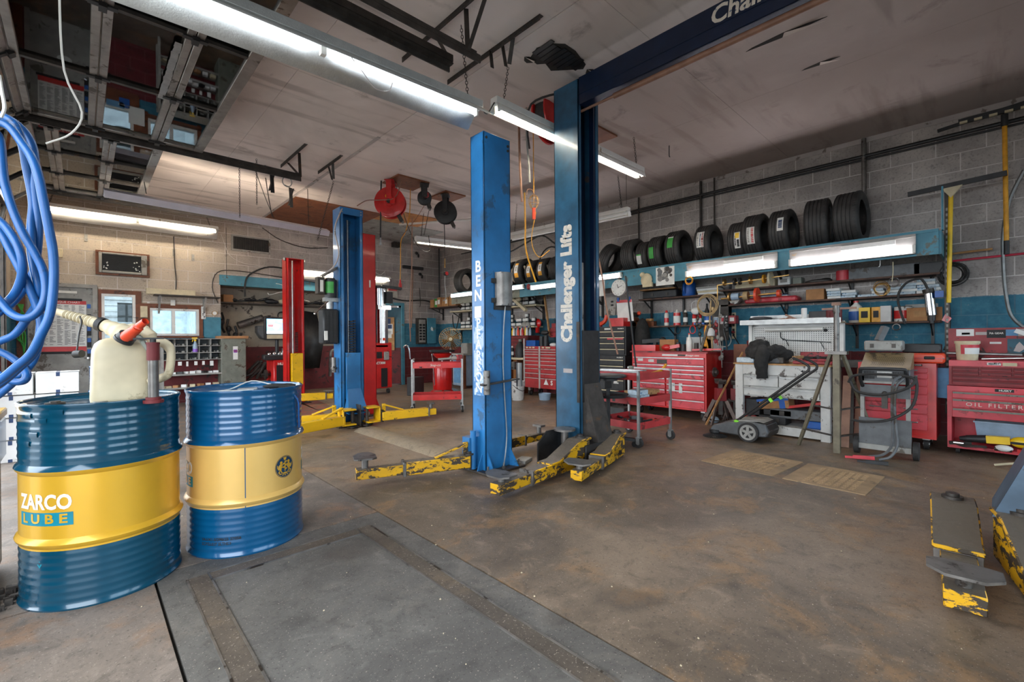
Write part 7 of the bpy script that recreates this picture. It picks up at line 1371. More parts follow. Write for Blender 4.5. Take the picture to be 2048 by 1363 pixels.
t = T('leaflet_holder', 'grey plastic pocket hanging on the blue wall under the clock', 'holder', onR(1223, 612, 6.7)); P('pocket', B().prism([(-.13, .15), (.12, .15), (.09, -.16), (-.09, -.16)], -.03, .0, 'x'), 'lgrey', t); P('handle_slots', B().box(-.034, -.03, -.06, -.01, .06, .09).box(-.034, -.03, -.06, -.01, .0, .03), 'ink', t)
t = T('calendar', 'white wall calendar with red header hung by blue clips', 'calendar', onR(1246, 618, 6.62)); P('sheet', B().add([(0, .13, .16), (0, -.17, .15), (.01, -.2, -.2), (.0, .1, -.22)], [(0, 1, 2, 3)]), 'paper', t); P('header', B().box(-.004, -.001, -.165, .125, .11, .155), 'red_lift', t); E('clip', B().box(-.01, .01, .07, .11, .13, .2).box(-.01, .01, -.14, -.1, .13, .2), 'blue', t)
S('orange_ball', B().ball((0, 0, 0), .035, 12, 8), 'orange', 'small orange knob hanging left of the round blocks', 'knob', onR(1278, 626, 6.8))
# on the wide red chest
rz_ = .952
for nm, lab, x, y, m, b, cat in (('red_case', 'long red box on the left end of the wide red chest', 6.3, 3.7, 'red_lift', B().box(-.06, .06, -.2, .2, 0, .09), 'box'), ('brown_box', 'brown box behind the red tools on the wide red chest', 6.5, 3.42, 'card', B().box(-.06, .06, -.12, .12, 0, .17), 'box'), ('air_hammer', 'red and black air tool lying on the wide red chest', 6.35, 3.38, 'red_paint', B().ball((0, 0, .05), (.05, .08, .05)).bar((0, -.04, .05), (.02, -.2, .08), .05, .05), 'tool'),
    ('gun_tool', 'black and red power tool at the back of the wide red chest', 6.5, 3.66, 'black', B().bar((0, .2, .14), (0, -.1, .16), .06, .06).bar((0, -.02, .14), (0, .0, .0), .05, .05).ball((0, -.14, .16), .05), 'tool'), ('socket_tin', 'dark tin on the wide red chest left of the white bottle', 6.4, 3.14, 'black', B().cyl((0, 0, 0), (0, 0, .1), .045, n=16).cyl((.02, .09, 0), (.02, .09, .13), .03, n=14), 'can'), ('screwdriver_tin', 'small dark tin right of the white bottle', 6.34, 2.92, 'dark_steel', B().cyl((0, 0, 0), (0, 0, .12), .03, n=14), 'can'),
    ('ratchet', 'red handled wrench lying at the right of the wide red chest', 6.3, 2.8, 'red_paint', B().bar((0, .16, .02), (0, -.12, .03), .03, .03).bar((0, -.12, .03), (0, -.24, .035), .02, .02), 'tool')): S(nm, b, m, lab, cat, (x, y, rz_))
t = T('lotion_bottle', 'tall white bottle on the wide red chest', 'bottle', (6.33, 3.02, rz_)); P('bottle', B().lathe([(0, 0), (.038, 0), (.042, .02), (.042, .15), (.03, .19), (.014, .21), (.012, .24), (0, .24)], n=16), 'white_plastic', t); P('cap', B().cyl((0, 0, .24), (0, 0, .26), .014, n=10), 'orange', t)
S('pry_bar', B().bar((0, 0, 0), (.25, .0, .36), .03, .02), 'steel', 'grey bar leaning on the wide red chest against the tangle', 'bar', (6.2, 2.8, .95)); S('whip_rod', B().tube([(4.72-4.95, 3.42-3.42, 1.75-.6), (0, 0, 0)], .011, 6), 'black', 'thin black rod leaning against the three-tray cart', 'rod', (4.98, 3.05, .74))
# three-tray cart and its load
k3 = cart('three-tray red tool cart with worn paint in front of the wide red chest', (4.55, 2.83), R(-4), .6, .56, .80, (.18, .44, .70), .075, 'galv', 'mid_red')
ang = R(-4)
def on_cart(u, v, z): return (4.55+u*math.cos(ang)-v*math.sin(ang), 2.83+u*math.sin(ang)+v*math.cos(ang), z)
for nm, lab, u, v, z, m, b, cat in (('green_tin', 'green tin cup on the top tray of the three-tray cart', .1, .1, .712, 'green_grey', B().cyl((0, 0, 0), (0, 0, .11), .03, n=16), 'can'), ('yellow_gun', 'yellow handled tool on the top tray of the three-tray cart', .18, -.18, .74, 'hose_yellow', B().bar((-.12, 0, 0), (.1, 0, .03), .03, .03).bar((.1, 0, .03), (.2, 0, .1), .02, .02), 'tool'), ('long_wrench', 'silver flat bar over the top of the three-tray cart', -.28, -.1, .80, 'chrome', B().bar((-.02, .3, .0), (.0, -.25, .01), .05, .012), 'tool'), ('blue_boxes', 'blue and white torn boxes on the middle tray of the three-tray cart', -.1, -.12, .455, 'bluewhite', B().box(-.12, .1, -.09, .05, 0, .07).box(-.06, .12, -.06, .08, .07, .12), 'box'), ('tan_board', 'tan wooden pad on the middle tray of the three-tray cart', .14, .0, .5, 'wood', B().prism([(-.18, -.1), (.2, -.12), (.22, .05), (.0, .12), (-.2, .08)], 0, .05), 'block')): S(nm, b, m, lab, cat, on_cart(u, v, z), ang)
clutter(14, (4.55, 2.83), ang, .5, .46, .192, '%s on the bottom tray of the three-tray cart, %s piece from its left', 'tools on the three-tray cart bottom tray', 5); clutter(7, (4.5, 2.85), ang, .5, .4, .452, '%s on the middle tray of the three-tray cart, %s piece from its left', 'tools on the three-tray cart middle tray', 6); clutter(5, (4.58, 2.86), ang, .46, .4, .712, '%s on the top tray of the three-tray cart, %s piece from its left', 'tools on the three-tray cart top tray', 9)
# stool in front of the cart, milk crate
sx, sy = atZ(1217, 892)[:2]; t = T('shop_stool', 'black rolling stool with a round tray between the navy post and the three-tray cart', 'stool', (sx, sy, 0)); P('seat', B().lathe([(0, .73), (.17, .73), (.19, .74), (.19, .755), (.17, .765), (0, .765)], n=30), 'black', t); P('seat_bracket', B().cyl((0, 0, .70), (0, 0, .73), .1, n=18).box(-.1, .02, -.03, .03, .62, .7), 'black_steel', t); P('post', B().cyl((0, 0, .09), (0, 0, .70), .021, n=14), 'black_steel', t); P('tool_tray', B().lathe([(.03, .53), (.2, .53), (.21, .56), (.2, .56), (.19, .54), (.03, .54)], n=28), 'black', t)
for k in range(5): a = 2*PI*k/5+.35; P('foot', B().bar((0, 0, .11), (.27*math.cos(a), .27*math.sin(a), .075), .05, .03).cyl((.27*math.cos(a)-.012, .27*math.sin(a), .03), (.27*math.cos(a)+.012, .27*math.sin(a), .03), .03, n=12), 'black', t)
cx, cy = atZ(1222, 826)[:2]; t = T('milk_crate', 'black lattice milk crate on the floor before the black chest', 'crate', (cx+.05, cy+.1, 0), R(-15)); b = B()
for s in (-1, 1):
    for ax in (0, 1):
        for i in range(13):
            for sg in (-1, 1):
                u = -.16+i*.027; u1 = max(-.165, min(.165, u+sg*.12)); z1 = .03+.22*abs(u1-u)/.12 if abs(u1-u) > .02 else .03
                p, q_ = ((u, s*.165, .03), (u1, s*.165, z1)) if ax == 0 else ((s*.165, u, .03), (s*.165, u1, z1))
                if abs(u1-u) > .03: b.bar(p, q_, .005, .008)
P('lattice', b, 'black', t); P('rim', B().box(-.17, .17, -.17, -.16, .24, .28).box(-.17, .17, .16, .17, .24, .28).box(-.17, -.16, -.17, .17, .24, .28).box(.16, .17, -.17, .17, .24, .28).box(-.17, .17, -.17, .17, 0, .02), 'black', t)
b = B()
for x in (-.165, .165):
    for y in (-.165, .165): b.box(x-.012, x+.012, y-.012, y+.012, 0, .28)
P('corner_post', b, 'black', t); S('jerry_cans', B().box(-.1, .1, -.12, .12, 0, .17), 'black', 'black box on the floor right of the milk crate', 'box', (5.6, 3.72, 0), R(10), bevel=.01)
S('blue_tub', B().lathe([(0, 0), (.1, 0), (.12, .12), (.115, .12), (.095, .01), (0, .01)], n=20), 'pale_blue', 'pale blue tub under the chrome-striped chest', 'tub', (6.35, 5.85, 0))
# ---- jack stands, leaning sticks
M['rust_steel'] = mk('rusty_grey_steel', (112, 98, 92), .6, .2, .25, 8, (84, 58, 48), .35)
def jack_stand(label, x, y, rz, s=1):
    t = T('jack_stand', label, 'jack stand', (x, y, 0), R(rz), 'jack stands'); h = .34
    for i in (-1, 1):
        for j in (-1, 1): P('leg', B().bar((i*.05, j*.05, .26), (i*.15, j*.14, .0), .04, .014, (i, -j, 0)), 'rust_steel', t)
    b = B()
    for i in (-1, 1): b.bar((i*.13, -.125, .05), (i*.13, .125, .05), .03, .006).bar((-.13, i*.125, .05), (.13, i*.125, .05), .03, .006)
    E('tie_bar', b, 'dark_steel', t); P('sleeve', B().prism([(-.055, .26), (.055, .26), (.045, .4), (-.045, .4)], -.05, .05, 'y'), 'dred_paint', t); b = B().box(-.02, .02, -.02, .02, .1, .46)
    for i in range(8): b.box(.02, .028, -.018, .018, .1+i*.035, .12+i*.035)
    P('ratchet_post', b, 'steel', t); P('saddle', B().prism([(-.08, .48), (-.06, .45), (.06, .45), (.08, .48), (.08, .5), (.04, .47), (-.04, .47), (-.08, .5)], -.04, .04, 'y'), 'steel', t); P('lever', B().bar((0, -.05, .27), (-.02, -.15, .25), .02, .012), 'dark_steel', t)
    return t
x, y = atZ(1441, 846)[:2]; jack_stand('rusty red topped jack stand in front, beside the wide red chest', x, y, 40).scale = (1.18,)*3; jack_stand('second jack stand standing behind the first one', x+.36, y-.05, 25).scale = (1.1,)*3
S('stick', B().bar((0, 0, 0), (.45, -.3, .95), .018, .018), 'wood', 'thin wooden stick leaning between the red chest and the bench', 'stick', (5.95, 2.62, 0)); S('bent_pipe', B().tube([(0, 0, 0), (.3, 0, 1.0), (.3, 0, 1.06), (.32, -.08, 1.08)], .018), 'maroon', 'dark bent pipe standing behind the bench left corner', 'pipe', (6.3, 2.32, 0)); S('blue_rag', B().ball((0, 0, .04), (.05, .07, .05)), 'pale_blue', 'pale blue rag under the wide red chest', 'rag', (6.2, 2.62, 0)); S('cable_board', B().box(0, .015, -.12, .12, 0, .5), 'brown_wood', 'brown board with a cable loop beside the wide red chest', 'board', (6.75, 2.45, .55))
# ---- white steel workbench with pegboard
BX, BYl, bw = 5.85, 2.21, .98
t = T('workbench', 'white steel workbench with pegboard back and top shelf', 'workbench', (BX, BYl, 0), RW)
for x in (0, bw-.09):
    for y in (0, .5): P('leg', B().box(x, x+.09, y, y+.06, 0, .82), 'worn_white', t, .004)
P('bench_top', B().box(-.015, bw+.015, -.02, .57, .82, .835), 'wood', t); P('apron', B().box(.09, bw-.09, .0, .04, .70, .82), 'worn_white', t, .003); P('carcass', B().box(.09, bw-.09, .03, .55, .44, .81), 'worn_white', t)
for x0, x1, a, c in ((.1, .475, .565, .69), (.485, bw-.1, .565, .69), (.1, bw-.1, .455, .555)): f = P('drawer', B().box(x0, x1, -.006, .03, a, c), 'worn_white', t, .003); P('handle', B().box(x0+.005, x1-.005, -.02, -.006, c-.02, c-.006), 'galv', f)
P('lower_shelf', B().box(.09, bw-.09, .02, .55, .10, .115).box(.09, bw-.09, .01, .03, .0+.02, .115), 'worn_white', t); P('pegboard', B().box(.02, bw-.02, .52, .535, .835, 1.28), 'white', t); b = B()
for i in range(37):
    for j in range(17): x_, z_ = .055+i*.0243, .865+j*.0243; b.quad((x_-.0045, .5185, z_-.0045), (x_+.0045, .5185, z_-.0045), (x_+.0045, .5185, z_+.0045), (x_-.0045, .5185, z_+.0045))
P('peg_holes', b, 'ink', t)['kind'] = 'stuff'; E('side_panel', B().box(-.01, .03, .48, .56, .835, 1.33).box(bw-.03, bw+.03, .48, .56, .835, 1.33), 'white', t); P('top_shelf', B().box(-.05, bw+.04, .30, .56, 1.30, 1.315).box(-.05, bw+.04, .295, .31, 1.30, 1.36), 'galv', t); P('back_rail', B().box(-.01, bw, .55, .56, 1.28, 1.42), 'galv', t); P('shelf_lamp', B().cyl((.2, .44, 1.24), (.82, .44, 1.24), .022, n=12), 'white_plastic', t); P('hole_grommet', B().cyl((.83, .515, 1.22), (.83, .52, 1.22), .02), 'ink', t)
P('hook_rail', B().bar((.38, .50, 1.11), (.88, .50, 1.08), .012, .012).tube([(.36, .5, 1.2), (.37, .47, 1.14), (.42, .47, 1.11)], .006).bar((.42, .49, 1.11), (.45, .49, 1.03), .008, .008).bar((.78, .49, 1.09), (.82, .49, 1.0), .008, .008), 'black', t); lettering('lettering', 'HUSKY', 'ink', t, .04, (.8, -.004, .76), FACE, weight=.02, width=.13, height=.022); P('badge_arrow', B().prism([(.70, .76), (.725, .775), (.735, .76), (.725, .745)], -.003, 0, 'y'), 'ink', t)
def bp(u, v, z): return (BX+v, BYl-u, z)
# on the bench: jacket, cases, mats
j = T('black_jacket', 'black jacket heaped on the bench with a sleeve hanging over the edge', 'jacket', bp(.28, .14, .837), RW); b = B().ball((0, .0, .1), (.17, .15, .11), 16, 9).ball((-.08, .08, .2), (.13, .1, .08), 14, 8).ball((.12, .02, .14), (.12, .11, .08), 14, 8).ball((.22, .05, .1), (.09, .08, .06), 12, 7).ball((-.14, 0, .12), (.08, .1, .08)); P('heap', b, 'cloth_black', j)
for o in j.children: m = o.modifiers.new('remesh', 'REMESH'); m.mode = 'VOXEL'; m.voxel_size = .012; d_ = o.modifiers.new('crumple', 'DISPLACE'); tx = D.textures.new('folds', 'CLOUDS'); tx.noise_scale = .07; d_.texture = tx; d_.strength = .045
sl = P('sleeve', B().tube([(-.02, -.02, .16), (.03, -.13, .11), (.03, -.185, .02), (.035, -.19, -.1), (.04, -.185, -.17)], [.07, .075, .072, .066, .06], 14), 'cloth_black', j); d_ = sl.modifiers.new('crumple', 'DISPLACE'); d_.texture = tx; d_.strength = .03
S('collar_roll', B().tube([(.05*math.cos(a), 0, .04*math.sin(a)) for a in [2*PI*i/10 for i in range(10)]], .018, 8, True, 2), 'green_grey', 'dark green rolled glove beside the jacket', 'glove', bp(.46, .16, .97), RW)
for nm, lab, u, v, z, m, b, cat in (('grey_case', 'grey plastic case under the jacket on the bench', .2, .2, .837, 'grey_plastic', B().box(-.14, .3, -.1, .12, 0, .07), 'case'), ('blue_box', 'blue and white box at the left end of the bench', .06, .12, .837, 'bluewhite', B().box(-.06, .14, -.08, .1, 0, .06), 'box'), ('red_tool_case', 'open red tool case with dark sockets on the bench', .72, .25, .837, 'dred_paint', B().box(-.12, .26, -.16, .14, 0, .035).box(-.12, .26, .14, .16, 0, .13).box(-.08, .22, -.1, .1, .035, .06), 'case'), ('clamp_jar', 'upright grey clamp tool beside the jacket', .17, .34, .837, 'steel', B().cyl((0, 0, 0), (-.02, 0, .3), .02, n=12).box(-.05, .06, -.02, .02, .28, .31), 'tool')): S(nm, b, m, lab, cat, bp(u, v, z), RW, None, .006)
b = B(); q = random.Random(11)
for i in range(10): b.cyl((q.uniform(-.08, .2), q.uniform(-.1, .1), .058), (q.uniform(-.08, .2), q.uniform(-.1, .1), .07), .016, n=8)
P('sockets', b, 'black_steel', D.objects['red_tool_case'])
for nm, lab, u, v, z, m, b, cat in (('flat_case', 'flat grey case lying on top of the bench shelf', .16, .4, 1.317, 'black', B().box(-.15, .16, -.08, .1, 0, .045).ball((0, 0, .06), (.14, .08, .03), 12, 6), 'case'), ('parts_heap', 'heap of brass and dark fittings on the bench shelf', .42, .4, 1.317, 'copper', B().ball((0, 0, .02), (.08, .06, .04)).ball((.06, 0, .03), (.05, .05, .04)).bar((.02, 0, .1), (.2, 0, .01), .02, .02), 'fittings'), ('paper_roll', 'upright white paper roll on the bench shelf', .635, .42, 1.317, 'paper', B().cyl((0, 0, 0), (0, 0, .17), .03, n=18), 'roll'), ('white_box', 'white box at the right of the paper roll on the bench shelf', .77, .4, 1.317, 'white_card', B().box(-.1, .1, -.05, .07, 0, .05), 'box'), ('dark_box', 'dark box behind the white box on the bench shelf', .79, .5, 1.317, 'black', B().box(-.12, .12, -.03, .03, 0, .13), 'box'), ('jar_rack', 'dark red and silver jars at the right end of the bench shelf', .95, .42, 1.317, 'maroon', B().cyl((-.06, 0, 0), (-.06, 0, .13), .035, n=14).cyl((.02, .02, 0), (.02, .02, .16), .035, n=14).cyl((-.02, -.05, .0), (-.02, -.05, .11), .03, n=14), 'jars')): S(nm, b, m, lab, cat, bp(u, v, z), RW, None, .004)
for nm, lab, u, z, w_, h, m in (('black_case', 'black case on the left of the bench lower shelf', .17, .117, .16, .28, 'black'), ('tool_case', 'black tool case at the bottom left of the bench lower shelf', .36, .117, .34, .10, 'black'), ('tool_case', 'long dark grey tool case in the middle of the bench lower shelf', .62, .2, .52, .11, 'grey_plastic'), ('red_case', 'small red case at the left of the bench lower shelf', .15, .117, .13, .08, 'red_paint'), ('blue_case', 'blue box at the right of the bench lower shelf', .8, .117, .16, .08, 'blue'), ('cardboard_tray', 'tan carton with a blue strip on the bench lower shelf', .4, .30, .34, .12, 'card'), ('dark_case', 'dark case under the tan carton', .44, .22, .3, .075, 'black')):
    o = S(nm, B().box(-w_/2, w_/2, -.1, .12, 0, h), m, lab, 'case' if 'case' in nm else 'box', bp(u, .18 if u != .15 else .08, z), RW, None, .008)
    if nm == 'cardboard_tray': P('strip', B().box(-w_/2, w_/2, -.102, -.1, h*.75, h).box(w_/2-.1, w_/2-.04, -.103, -.1, 0, h), 'blue', o); o.rotation_euler = (0, R(-8), RW)
    elif nm == 'tool_case': E('latch', B().box(-w_*.3, -w_*.2, -.108, -.1, h*.3, h*.75).box(w_*.2, w_*.3, -.108, -.1, h*.3, h*.75), 'dark_steel', o)
S('wrench_bar', B().bar((-.2, 0, 0), (.14, 0, .08), .03, .03), 'red_paint', 'red bar lying over the cases on the bench lower shelf', 'bar', bp(.74, .1, .33), RW)
# ---- push sweeper
wx_, wy_ = atZ(1500, 884)[:2]; t = T('push_sweeper', 'grey push sweeper with lime clips and a long bent handle', 'sweeper', (wx_, wy_, 0), math.atan2(-1.0, .0))
t.location = (wx_, wy_+.12, 0)
P('body', B().prism([(-.34, .06), (-.3, .13), (-.12, .19), (.12, .22), (.26, .2), (.29, .12), (.27, .07), (.0, .05)], .03, .40, 'y'), 'grey_plastic', t, .012); P('hopper', B().prism([(.02, .22), (.25, .21), (.3, .13), (.28, .06), (.08, .06)], .06, .38, 'y'), 'dark_steel', t, .01); P('top_cover', B().prism([(-.1, .2), (.2, .225), (.24, .215), (.18, .235), (-.02, .225)], .05, .38, 'y'), 'lgrey', t)
P('wheel', B().cyl((.1, -.012, .105), (.1, .03, .105), .105, n=28), 'rubber', t); w_ = t.children[-1]; b = B().lathe([(.0, -.02), (.02, -.022), (.022, -.016)], (.1, 0, .105), 14, 'y').lathe([(.06, -.014), (.082, -.018), (.084, -.012)], (.1, 0, .105), 28, 'y')
for k in range(5): a = 2*PI*k/5+.3; b.bar((.1+.018*math.cos(a), -.016, .105+.018*math.sin(a)), (.1+.066*math.cos(a), -.016, .105+.066*math.sin(a)), .028, .006, (0, 1, 0))
P('spoked_hub', b, 'lgrey', w_); P('wheel', B().cyl((.1, .40, .105), (.1, .44, .105), .105, n=24), 'rubber', t); b = B()
for k in range(40): a = 2*PI*k/40; b.bar((-.28, .05, .06), (-.28+.13*math.cos(a), .05+.13*math.sin(a), .004), .008, .006)
P('disc_brush', b, 'black', t); P('brush_hub', B().cyl((-.28, .05, .05), (-.28, .05, .08), .06, n=16), 'black', t)
for y in (.06, .36): P('handle_tube', B().tube([(-.05, y, .2), (.3, y, .5), (.62, y, .77), (.66, y, .81), (.65, y, .86), (.52, y, .93)], .013, 10, smooth=3), 'black_steel', t)
P('handle_grip', B().bar((.53, .06, .93), (.53, .36, .93), .03, .03), 'wood', t); P('handle_cross', B().bar((.32, .06, .515), (.32, .36, .515), .02, .02), 'black_steel', t); b = B()
for y in (.05, .37): b.ball((-.04, y, .2), (.03, .016, .02), 10, 6).bar((.3, y, .49), (.325, y, .455), .018, .03)
P('lime_clip', b, 'lime', t)
# ---- tall tripod stand
M['stand_steel'] = mk('olive_grey_steel', (112, 104, 86), .5, .3, .25, 8, (70, 62, 52), .3); px_, py_ = 5.42, 1.085; t = T('tripod_stand', 'tall grey under-hoist tripod stand in front of the bench', 'stand', (px_, py_, 0)); P('main_leg', B().box(-.028, .028, -.028, .028, 0, .99), 'stand_steel', t); P('screw_tube', B().cyl((0, 0, .95), (0, 0, 1.4), .024, n=16).cyl((0, 0, 1.38), (0, 0, 1.45), .03, n=16), 'steel', t); P('saddle', B().bar((0, .12, 1.42), (0, -.16, 1.42), .02, .02).box(-.03, .03, -.035, .035, 1.45, 1.48), 'copper', t); P('collar', B().box(-.05, .05, -.09, .09, .97, 1.0), 'steel', t)
LG = ((.1, .36), (.42, -.26))
for i, (dx, dy) in enumerate(LG): P('leg', B().bar((.0, .05 if dy > 0 else -.05, .97), (dx, dy, 0), .03, .028), 'stand_steel', t)
b = B()
for z, k in ((.42, .57), (.16, .84)):
    for dx, dy in LG: b.bar((0, 0, z), (dx*k, dy*k, z+.02), .04, .01)
E('tie_bar', b, 'dark_steel', t); S('lumber', B().bar((0, 0, 0), (.25, .02, .72), .07, .04), 'copper', 'brown timber leaning right of the bench, left piece', 'lumber', (5.72, 1.08, 0)); S('lumber', B().bar((0, 0, 0), (.22, 0, .8), .06, .04), 'brown_wood', 'brown timber leaning right of the bench, right piece', 'lumber', (5.86, 1.0, 0)); S('lumber', B().bar((0, 0, 0), (.2, .02, .7), .08, .03), 'dark_steel', 'dark board leaning between the bench and the red chest', 'lumber', (6.0, 1.1, 0))
# ---- red six-foot drawer cabinet behind the charger
w = .62; cols = [(.02, .28), (.34, w-.05)]
c6 = chest('scuffed red drawer cabinet with bar handles behind the wheeled charger', 6.1, 1.03, w, .5, .12, .87, even(.2, .83, [.7, .7, .9, 1, 1.2, 1.2, 2], [[(.02, .3), (.3, w-.06)]]*7), 'pink_red', 'galv', slim=False, body='red_paint', lip=.03)
P('nameplate', B().box(.4, .52, -.012, -.01, .845, .862), 'ink', c6); lettering('lettering', 'CRAFTSMAN', 'letter_white', c6, .016, (.46, -.0125, .8535), FACE, width=.1)
t = T('tool_case', 'bright orange red case on the scuffed red cabinet', 'case', (6.12, .62, .872), RW); P('case_body', B().box(-.02, .27, .0, .2, 0, .1), 'orange', t, .015); P('handle', B().box(.12, .2, -.02, 0, .04, .07), 'ink', t, .006); P('ridge', B().box(-.02, .27, -.004, 0, .045, .055), 'red_paint', t); S('black_case', B().box(-.05, .24, 0, .2, 0, .09), 'black', 'black case on top of the orange red case', 'case', (6.16, .62, .975), RW, bevel=.01)
t = T('meter_case', 'grey meter case with latches standing on the charger', 'case', (5.8, .93, 1.0), RW); P('case_body', B().box(.0, .3, 0, .18, 0, .1), 'lgrey', t, .012); E('latch', B().box(.05, .08, -.008, 0, .03, .07).box(.22, .25, -.008, 0, .03, .07), 'dark_steel', t); S('drill_handle', B().bar((0, 0, 0), (.04, -.05, .14), .06, .05), 'grey_plastic', 'grey tool grip standing on the grey meter case', 'tool', (5.85, .82, 1.1))
M['tan_grey'] = mk('tan_brown_paint', (138, 118, 86), .45, .1, .2, 5, (84, 74, 60), .3)
# ---- wheeled charger
t = T('wheeled_charger', 'grey wheeled battery charger with looped cables before the red cabinet', 'charger', (5.55, .92, 0), RW); cw = .37
P('rail', B().box(0, .03, 0, .05, .06, .78), 'lgrey', t); P('rail', B().box(cw-.03, cw, 0, .05, .06, .78), 'lgrey', t); P('kick_plate', B().box(-.01, cw+.01, -.01, .01, .1, .36), 'grey_plastic', t); P('axle_bar', B().box(-.01, cw+.01, -.03, .06, .06, .11), 'lgrey', t); P('back_plate', B().box(.0, cw, -.004, .01, .56, .68), 'grey_plastic', t); P('cable_hook', B().box(cw*.45, cw*.57, -.03, -.005, .46, .60).ball((cw*.51, -.018, .6), (.022, .012, .025)), 'dark_steel', t)
P('case_front', B().box(-.005, cw, .0, .3, .70, .83), 'grey_plastic', t, .006); P('case_top', B().prism([(.0, .83), (.3, .98), (.3, .83)], -.005, cw, 'x'), 'tan_grey', t); b = B()
for i in range(16):
    for j in range(7): u = .07+i*.0155+(j % 2)*.007; s_ = .25+j*.075; y_, z_ = .3*s_, .83+.15*s_+.0015; b.add([(u, y_, z_), (u+.009, y_, z_), (u+.009, y_+.007, z_+.0035), (u, y_+.007, z_+.0035)], [(0, 1, 2, 3)])
P('vent_holes', b, 'ink', t)['kind'] = 'stuff'; b = B()
for i in range(7):
    for z_ in (.735, .785): b.box(.03+i*.012, .037+i*.012, -.003, .001, z_, z_+.025); b.box(.25+i*.012, .257+i*.012, -.003, .001, z_, z_+.025)
P('slots', b, 'ink', t)['kind'] = 'stuff'; P('gauge_dial', B().box(.13, .24, -.004, .0, .75, .81), 'worn_white', t); P('front_bar', B().box(.0, cw, -.02, -.002, .695, .715), 'lgrey', t)
P('push_handle', B().tube([(.02, .0, .66), (.01, -.06, .74), (.02, -.1, .82), (.05, -.11, .84), (cw-.05, -.11, .84), (cw-.02, -.1, .82), (cw-.01, -.06, .74), (cw-.02, 0, .66)], .015, 10, smooth=3), 'black', t)
for x in (-.05, cw+.02): P('wheel', B().cyl((x, .02, .085), (x+.04, .02, .085), .085, n=24), 'rubber', t)
hangcord('charger_cable', 'thick black cable looped round the wheeled charger', [(5.42, .98, .72), (5.40, .92, .62), (5.38, .75, .60), (5.38, .58, .66), (5.40, .50, .74), (5.42, .56, .78), (5.42, .75, .79), (5.40, .94, .77), (5.42, .99, .7)], .013, 'rubber', 'cable')
hangcord('charger_cable', 'black cable sweeping down across the charger to the left', [(5.42, .5, .78), (5.40, .49, .66), (5.38, .53, .5), (5.36, .68, .38), (5.37, .85, .34), (5.42, .97, .34)], .012, 'rubber', 'cable')
hangcord('charger_cable', 'pair of grey cables hanging down the charger front, left strand', [(5.42, .60, .78), (5.39, .65, .72), (5.38, .66, .5), (5.38, .655, .3), (5.36, .66, .15), (5.33, .72, .06), (5.3, .82, .03)], .012, 'grey_plastic', 'cable'); hangcord('charger_cable', 'pair of grey cables hanging down the charger front, right strand', [(5.42, .58, .76), (5.39, .63, .68), (5.375, .64, .5), (5.375, .63, .3), (5.35, .62, .16), (5.3, .66, .06), (5.27, .74, .02)], .012, 'grey_plastic', 'cable')
S('charger_clamp', B().bar((0, .14, .02), (0, -.02, .03), .03, .03).bar((0, .14, .015), (0, .2, .01), .015, .02), 'pink_red', 'red cable clamp lying on the floor before the charger', 'clamp', (5.27, .79, 0), R(8)); S('charger_clamp', B().bar((0, .12, .012), (0, -.04, .02), .03, .03).bar((0, .12, .01), (0, .18, .01), .015, .015), 'black', 'black cable clamp lying on the floor before the charger', 'clamp', (5.17, .7, 0), R(8))
# ---- right chest pair
w = .95
c7 = chest('dusky red top chest with many small drawers at the right edge', 6.2, .325, w, .42, .665, .9, even(.67, .845, [1, 1, 1.1, 1.2], [[(.02, .21), (.215, .42), (.425, .68), (.685, w-.02)]]*2+[[(.02, w-.02)]]*2), 'dred_paint', 'maroon', casters=False, body='dred_paint')
P('top_lid', B().box(0, w, -.004, .42, .85, .905), 'pink_red', c7); P('plate', B().box(.26, .35, -.006, -.003, .865, .89), 'worn_white', c7); lettering('lettering', 'MERIT', 'ink', c7, .02, (.305, -.0065, .8775), FACE, weight=.02, width=.07); P('plate', B().box(.36, .45, -.006, -.003, .86, .89), 'cream', c7)
t = T('tool_chest', 'pinkish red roller chest with chalked words and an open lower bay at the right edge', 'tool chest', (6.15, .335, 0), RW, 'tool chests along the wall'); w = .98
P('carcass', B().box(0, .03, 0, .45, .06, .66).box(w-.03, w, 0, .45, .06, .66).box(.03, w-.03, .43, .45, .06, .66).box(.03, w-.03, 0, .43, .06, .09).box(.03, w-.03, 0, .43, .36, .66), 'pink_red', t); P('top_band', B().box(0, w, -.008, 0, .615, .66), 'pink_red', t)
for a, c in ((.545, .61), (.455, .54), (.36, .45)): f = P('drawer', B().box(.035, w-.035, -.012, 0, a, c), 'pink_red', t, .003); P('handle', B().box(.04, w-.04, -.024, -.012, c-.022, c-.006), 'green_grey', f)
P('plate', B().box(.32, .44, -.011, -.008, .623, .65), 'ink', t); lettering('lettering', 'HUSKY', 'letter_white', t, .025, (.385, -.0115, .636), FACE, weight=.02, width=.08); lettering('chalk_lettering', 'OIL FILTERS', 'letter_worn', t, .05, (.33, -.0135, .49), FACE, width=.4, height=.035, space=1.4)
for x in (.07, w-.07):
    for y in (.08, .36): P('caster', B().cyl((x-.015, y, .03), (x+.015, y, .03), .03, n=14), 'rubber', t)
M['clear_bin'] = glassy('cloudy_clear_plastic', (206, 214, 222), .25); S('clear_bin', B().add([(x*k, y*k2_, z) for z, k, k2_ in ((0, .9, .9), (.15, 1, 1)) for x, y in ((-.17, -.14), (.17, -.14), (.17, .14), (-.17, .14))], [(3, 2, 1, 0), (0, 1, 5, 4), (1, 2, 6, 5), (2, 3, 7, 6), (3, 0, 4, 7)]).box(-.18, .18, -.15, -.14, .145, .16), 'pale_blue', 'cloudy blue plastic bin in the open bay of the pinkish red chest', 'bin', (6.4, -.02, .165), RW)
